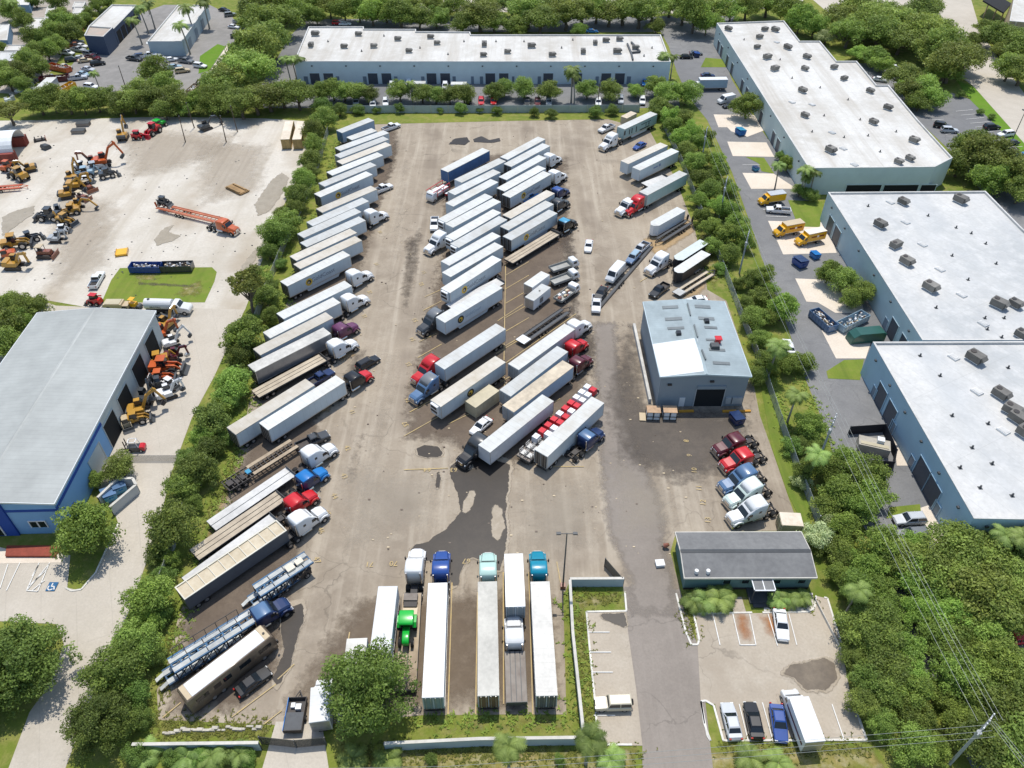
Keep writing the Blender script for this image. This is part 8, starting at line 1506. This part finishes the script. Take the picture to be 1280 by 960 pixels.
grove('in the hedge beside the access road', None, 'bright', [(838, 146, 12), (842, 158, 12), (856, 150, 11, 'dense'), (850, 172, 13), (866, 165, 13), (874, 180, 12), (858, 188, 11, 'dense'), (884, 170, 9), (868, 205, 12, 'dense'), (880, 200, 10), (896, 200, 12), (878, 224, 13), (900, 214, 12), (888, 240, 12, 'dense'), (872, 250, 11), (908, 232, 8), (896, 258, 13), (916, 238, 8), (878, 272, 11), (908, 264, 12), (890, 286, 14), (915, 262, 10), (922, 278, 12), (908, 296, 14), (928, 296, 13), (934, 305, 12), (890, 308, 12, 'dense'), (912, 318, 13, 'dense'), (900, 335, 9, 'shrub'), (922, 355, 8, 'dense'), (942, 350, 13, 'dense'), (956, 345, 14), (952, 370, 13), (965, 362, 8), (932, 380, 10, 'dense'), (942, 398, 14, 'dense'), (978, 388, 17), (960, 398, 10, 'dense'), (950, 425, 12, 'dense'), (970, 440, 12, 'dense'), (958, 455, 14, 'dense'), (985, 455, 14), (1006, 452, 14), (945, 470, 12, 'dense'), (1012, 532, 16), (1000, 556, 12, 'shrub'), (1006, 590, 14, 'dense'), (992, 560, 12, 'shrub'), (1022, 558, 10, 'dense')], 'trees of the access road hedge')
grove('in the near right thicket', None, 'bright', [(1040, 590, 19), (1060, 580, 22), (1082, 592, 24), (1090, 615, 22), (1050, 615, 24), (1035, 632, 17), (1072, 635, 20), (1058, 660, 18), (1002, 602, 13, 'flower', 'white flowering bush beside the grass strip of the access road'), (1022, 668, 24, 'flower', 'big pale blossoming bush at the corner of the office'), (1040, 655, 16, 'flower', 'smaller pale blossoming bush beside the big one at the office'), (1048, 690, 18), (1072, 735, 22, 'dense'), (1090, 712, 20), (1100, 735, 20), (1090, 770, 26, 'dense'), (1112, 758, 20), (1075, 790, 24, 'dense'), (1100, 800, 26, 'dense'), (1125, 815, 24), (1110, 835, 26, 'dense'), (1090, 850, 22, 'dense'), (1136, 842, 22), (1140, 868, 24), (1112, 868, 20, 'dense'), (1148, 898, 24), (1140, 930, 24, 'dense'), (1165, 935, 20), (1105, 688, 26), (1128, 700, 26, 'olive'), (1150, 716, 28), (1140, 685, 20), (1170, 705, 26, 'olive'), (1200, 690, 32, 'olive'), (1232, 700, 34, 'olive'), (1262, 720, 32, 'olive'), (1190, 725, 30, 'olive'), (1222, 740, 36, 'olive'), (1255, 755, 34, 'olive'), (1280, 690, 30, 'olive'), (1165, 745, 24), (1185, 772, 26), (1150, 770, 22), (1178, 800, 26), (1205, 815, 26), (1200, 780, 22), (1230, 790, 22, 'olive'), (1195, 845, 28), (1222, 850, 30), (1240, 832, 28), (1265, 835, 30, 'dense'), (1280, 870, 34, 'dense'), (1250, 885, 34, 'dense'), (1212, 882, 20), (1228, 925, 32, 'dense'), (1270, 930, 40, 'dense'), (1200, 905, 20), (1178, 868, 18), (1046, 716, 14), (1062, 700, 14), (1058, 735, 12, 'shrub'), (1066, 820, 16, 'dense'), (1078, 880, 18, 'dense'), (1100, 905, 18, 'dense')], 'trees of the near right thicket', .9)
grove('behind the far warehouses', None, 'olive', [(395, 20, 13, 'bright'), (412, 8, 14), (430, 14, 16, 'bright'), (448, 12, 17, 'bright'), (465, 16, 18, 'bright'), (482, 12, 18, 'bright'), (500, 18, 18, 'dense'), (512, 6, 16), (524, 22, 16, 'dense'), (545, 22, 15, 'bright'), (556, 14, 12, 'bright'), (578, 28, 15, 'dense'), (600, 18, 20), (618, 26, 16, 'dense'), (606, 4, 16), (640, 30, 14, 'bright'), (660, 14, 20), (676, 22, 20), (694, 10, 18), (708, 16, 20), (728, 12, 20), (746, 10, 18), (762, 14, 18), (780, 10, 20), (800, 14, 20), (816, 8, 18), (838, 4, 16), (855, 12, 18), (868, 22, 22, 'bright'), (884, 28, 18, 'bright'), (896, 8, 18), (914, 12, 18, 'bright'), (934, 8, 16), (960, 4, 16), (820, 34, 11, 'bright'), (650, 38, 10, 'bright'), (724, 38, 9, 'bright'), (385, 4, 16, 'dense'), (540, 4, 14), (570, 6, 14), (640, 4, 16), (988, 12, 20, 'bright'), (1000, 26, 18, 'bright'), (1018, 34, 15, 'bright'), (1032, 46, 13, 'flower', 'pale green bush close behind the stepped roof')], 'trees behind the warehouses', .9, by='x')
grove('in the avenue beyond the stepped warehouse', None, 'olive', [(1052, 20, 20), (1070, 12, 22), (1085, 26, 24), (1062, 40, 20), (1104, 18, 24), (1100, 40, 22), (1122, 28, 24), (1128, 46, 22), (1146, 14, 22, 'dense'), (1162, 10, 14, 'dense'), (1150, 38, 24), (1168, 34, 22), (1180, 60, 26), (1192, 76, 28), (1208, 70, 22), (1164, 62, 20), (1182, 88, 18, 'dense'), (1092, 70, 16, 'bright'), (1075, 66, 12, 'bright'), (1102, 80, 13, 'bright'), (1130, 95, 18), (1148, 108, 22, 'bright'), (1162, 120, 18, 'bright'), (1150, 128, 14, 'bright'), (1140, 112, 18), (1212, 185, 22, 'bright'), (1232, 195, 28), (1252, 206, 28), (1200, 205, 20, 'dense'), (1238, 224, 24, 'bright'), (1262, 222, 20, 'dense'), (1276, 240, 20, 'bright'), (1285, 215, 18), (1250, 45, 20, 'dense'), (1270, 52, 20, 'dense'), (1218, 50, 12, 'dense'), (1236, 36, 14, 'bright'), (1262, 86, 18, 'dense'), (1278, 90, 20, 'dense'), (1285, 60, 22, 'dense'), (1225, 140, 5, 'shrub'), (1240, 146, 5, 'shrub'), (1200, 118, 6, 'shrub'), (1258, 62, 14, 'dense')], 'trees of the avenue', .85, by='x')
grove('', None, 'bright', [(935, 133, 17, 'bright', 'round tree on a thin trunk before the stepped warehouse'), (1054, 350, 17, 'dense', 'forked tree with dark trunk at the middle warehouse, main crown'), (1036, 342, 15, 'bright', 'light crowned tree leaning left at the middle warehouse'), (1078, 366, 15, 'dense', 'dark tree against the middle warehouse wall'), (1062, 375, 11, 'dense', 'small dark tree under the forked one'), (1000, 238, 9, 'bright', 'slim bush at the corner of the stepped warehouse'), (985, 206, 10, 'bright', 'small tree in the corner bed of the stepped warehouse'), (1014, 244, 8, 'dense', 'dark bush on the lawn between two warehouses'), (978, 195, 8, 'shrub', 'low bush by the doors of the stepped warehouse')], None)
for i, (x, y, s, lab) in enumerate(((968, 238, 1.0, 'leaning palm on the apron of the stepped warehouse'), (1000, 246, 1.05, 'tall palm at the corner of the stepped warehouse'), (1011, 245, 1.0, 'outer palm at the corner of the stepped warehouse'), (1002, 247, .8, 'shorter palm behind the tall corner palm'), (364, 104, 1.15, 'palm at the corner of the far warehouse, outer one'), (372, 104, 1.1, 'palm at the corner of the far warehouse, second'), (380, 104, 1.2, 'palm at the corner of the far warehouse, third'), (714, 128, 1.5, 'tall palm in the middle of the far tree row'), (718, 129, 1.3, 'second tall palm in the middle of the far tree row'), (828, 100, 1.15, 'palm at the end of the far warehouse, nearer one'), (838, 98, 1.1, 'palm at the end of the far warehouse, farther one'), (516, 128, .9, 'thin palm in the far tree row'), (178, 56, 1.3, 'palm beside the white-roofed shed, front one'), (186, 42, 1.3, 'palm beside the white-roofed shed, middle one'), (194, 36, 1.4, 'palm beside the white-roofed shed, back one'), (126, 115, .9, 'small palm at the edge of the upper lot'), (238, 68, 1.5, 'palm on the lawn side of the white-roofed shed, front one'), (244, 46, 1.5, 'palm on the lawn side of the white-roofed shed, middle one'), (262, 36, 1.5, 'palm on the lawn side of the white-roofed shed, back one'), (984, 528, 1.0, 'palm in the hedge near the grass strip'), (1008, 600, 1.0, 'palm in the hedge beside the road pole'), (960, 470, 1.1, 'palm in the hedge beside the workshop'), (732, 955, 1.05, 'palm at the end of the white-topped wall'), (636, 962, 1.0, 'palm before the blue grey wall'), (1228, 700, 1.0, 'palm at the nearest corner of the sky blue warehouse'), (1248, 706, 1.0, 'second palm at the nearest corner of the sky blue warehouse'), (1268, 704, 1.0, 'third palm at the nearest corner of the sky blue warehouse'), (1056, 768, .9, 'silvery palm between the office and the thicket'), (24, 30, 1.2, 'palm of the far junk lot, front one'), (16, 24, 1.2, 'palm of the far junk lot, back one'))): palm_at(x, y, s, lab, 'palms')
for i, (x, y, s, lab) in enumerate(((865, 754, 1.0, 'palm clump in the office bed, first from the drive'), (880, 756, 1.1, 'palm clump in the office bed, second from the drive'), (895, 756, 1.15, 'palm clump in the office bed, third from the drive'), (904, 750, .9, 'palm clump in the office bed, last before the porch'), (970, 752, .9, 'yellow fronded shrub in the gravel bed by the porch'), (985, 752, .9, 'yellow fronded shrub in the gravel bed, middle one'), (1000, 753, .8, 'yellow fronded shrub in the gravel bed, last one'), (186, 950, 1.0, 'frond shrub before the gate wall, first from the hedge'), (232, 950, 1.1, 'frond shrub before the gate wall, second from the hedge'), (268, 948, 1.0, 'frond shrub before the gate wall, third from the hedge'), (300, 950, .9, 'frond shrub before the gate wall, last before the gate'), (446, 955, 1.0, 'frond shrub in the shade of the huge round tree'), (482, 955, 1.0, 'frond shrub beyond the shade of the huge round tree'), (762, 952, 1.0, 'frond shrub beside the entrance drive'), (938, 955, 1.0, 'frond shrub below the office parking lot, first'), (975, 958, 1.0, 'frond shrub below the office parking lot, second'))): palm_at(x, y, s, lab, 'frond shrubs', True)
for i, (x, y, r) in enumerate(((215, 948, 12), (250, 945, 12), (285, 945, 12), (170, 945, 15), (310, 950, 10), (540, 950, 8), (700, 950, 8))): plant(x, y, r, 'shrub', 'low leafy shrub along the near wall, %s from the hedge corner' % nth(i), 'shrubs along the near wall', 'shrub', 1, 'shrub')

# weeds along verges and litter on the ground: nobody could count them
rn = random.Random(3)
def weeds(name, paths, n, spread, style, lo=.18, hi=.5):
    b = B(); tone = []; segs = [(G(*p), G(*q)) for L in paths for p, q in zip(L, L[1:])]; w = [(q - p).length for p, q in segs]
    for (p, q), l in zip(segs, w):
        for k in range(int(n * l / sum(w))):
            c = p.lerp(q, rn.random()) + Vector((rn.gauss(0, spread), rn.gauss(0, spread), .03)); t = rn.random()
            for j in range(4):
                a = rn.uniform(0, 6.28); h = rn.uniform(lo, hi); h *= .6; d = Vector((math.cos(a), math.sin(a), 0)) * h * 1.6; e = Vector((-d.y, d.x, 0)) * .45
                b.add([c - e * .5, c + e * .5, c + d + e * .3 + Vector((0, 0, h)), c + d - e * .3 + Vector((0, 0, h * .8))], [(0, 1, 2, 3)]); tone += [min(1, t * .6 + rn.uniform(0, .5))] * 4
    me = bpy.data.meshes.new(name); me.from_pydata(b.v, [], b.f); me.materials.append(LEAF[style]); me.attributes.new('tone', 'FLOAT', 'POINT').data.foreach_set('value', tone)
    solo(name, me, 'green weeds growing along the verges and fences' if style == 'bright' else 'yellowish dry weeds on the near banks', 'weeds', kind='stuff')
weeds('weeds', [[(409, 158), (380, 243), (331, 355), (286, 472), (240, 590), (205, 700), (170, 800)], [(424, 172), (401, 265), (370, 350), (322, 465), (300, 562), (250, 700), (206, 845)], [(830, 150), (868, 235), (908, 335), (956, 455), (1000, 580)], [(712, 745), (730, 905)], [(527, 900), (710, 900)], [(430, 140), (800, 138)], [(880, 335), (905, 350)], [(1000, 470), (1060, 600), (1105, 705)]], 5200, .9, 'bright')
weeds('dry_weeds', [[(198, 903), (340, 909)], [(200, 915), (330, 918)], [(222, 775), (206, 845), (196, 890)], [(430, 945), (800, 945)], [(724, 770), (729, 850), (735, 915)], [(900, 935), (1090, 935)], [(722, 742), (772, 748)], [(300, 562), (262, 660)], [(856, 760), (866, 800)], [(955, 750), (1015, 755)]], 2600, .8, 'open', .12, .35)
lb = B()
for k in range(420):
    x, y = (rn.uniform(400, 860), rn.uniform(165, 700)) if k % 3 else (rn.uniform(20, 320), rn.uniform(160, 370)); p = G(x, y, .03); s_ = rn.uniform(.05, .2); lb.m(k % 3).box(p.x - s_, p.x + s_, p.y - s_ * .6, p.y + s_ * .6, .03, .05 + s_ * .5)
solo('litter', lb.mesh('litter', [DGREY, paint('brown'), paint('tan')]), 'small dark scraps of litter scattered over the bare ground', 'litter', kind='stuff')

# ------------------------------------------------------------------ light, air and camera
w = bpy.data.worlds.new('World'); SC.world = w; w.use_nodes = True; nt = w.node_tree
sky = nt.nodes.new('ShaderNodeTexSky'); sky.sky_type = 'NISHITA'; sky.sun_disc = False
EL, AZ = R(70), R(3)                     # sun beyond the yard, a touch to the right
sky.sun_elevation = EL; sky.sun_rotation = AZ; sky.altitude = 100; sky.air_density = 1.2; sky.dust_density = 1.0
bg = nt.nodes['Background']; bg.inputs['Strength'].default_value = .15; lk(nt, sky.outputs[0], bg.inputs['Color'])
sd = bpy.data.lights.new('sun', 'SUN'); sd.energy = 3.7; sd.angle = R(.5); sd.color = (1., .955, .88)
so = bpy.data.objects.new('sun', sd); COL.objects.link(so)
dirv = Vector((math.sin(AZ) * math.cos(EL), math.cos(AZ) * math.cos(EL), math.sin(EL))); so.rotation_euler = dirv.to_track_quat('Z', 'Y').to_euler(); so.location = (0, 200, 200)
cd = bpy.data.cameras.new('camera'); co = bpy.data.objects.new('camera', cd); COL.objects.link(co); SC.camera = co
co.location = (0, 0, CAM_H); co.rotation_euler = (math.pi / 2 - PITCH, 0, 0); cd.sensor_width = 36; cd.lens = 36 * FPX / 1280; cd.clip_start = 1; cd.clip_end = 6000
SC.view_settings.view_transform = 'Standard'; SC.view_settings.look = 'None'; SC.view_settings.exposure = .14; SC.view_settings.gamma = 1
SC.cycles.max_bounces = 6; SC.cycles.diffuse_bounces = 3; SC.cycles.transparent_max_bounces = 12; SC.cycles.use_denoising = True
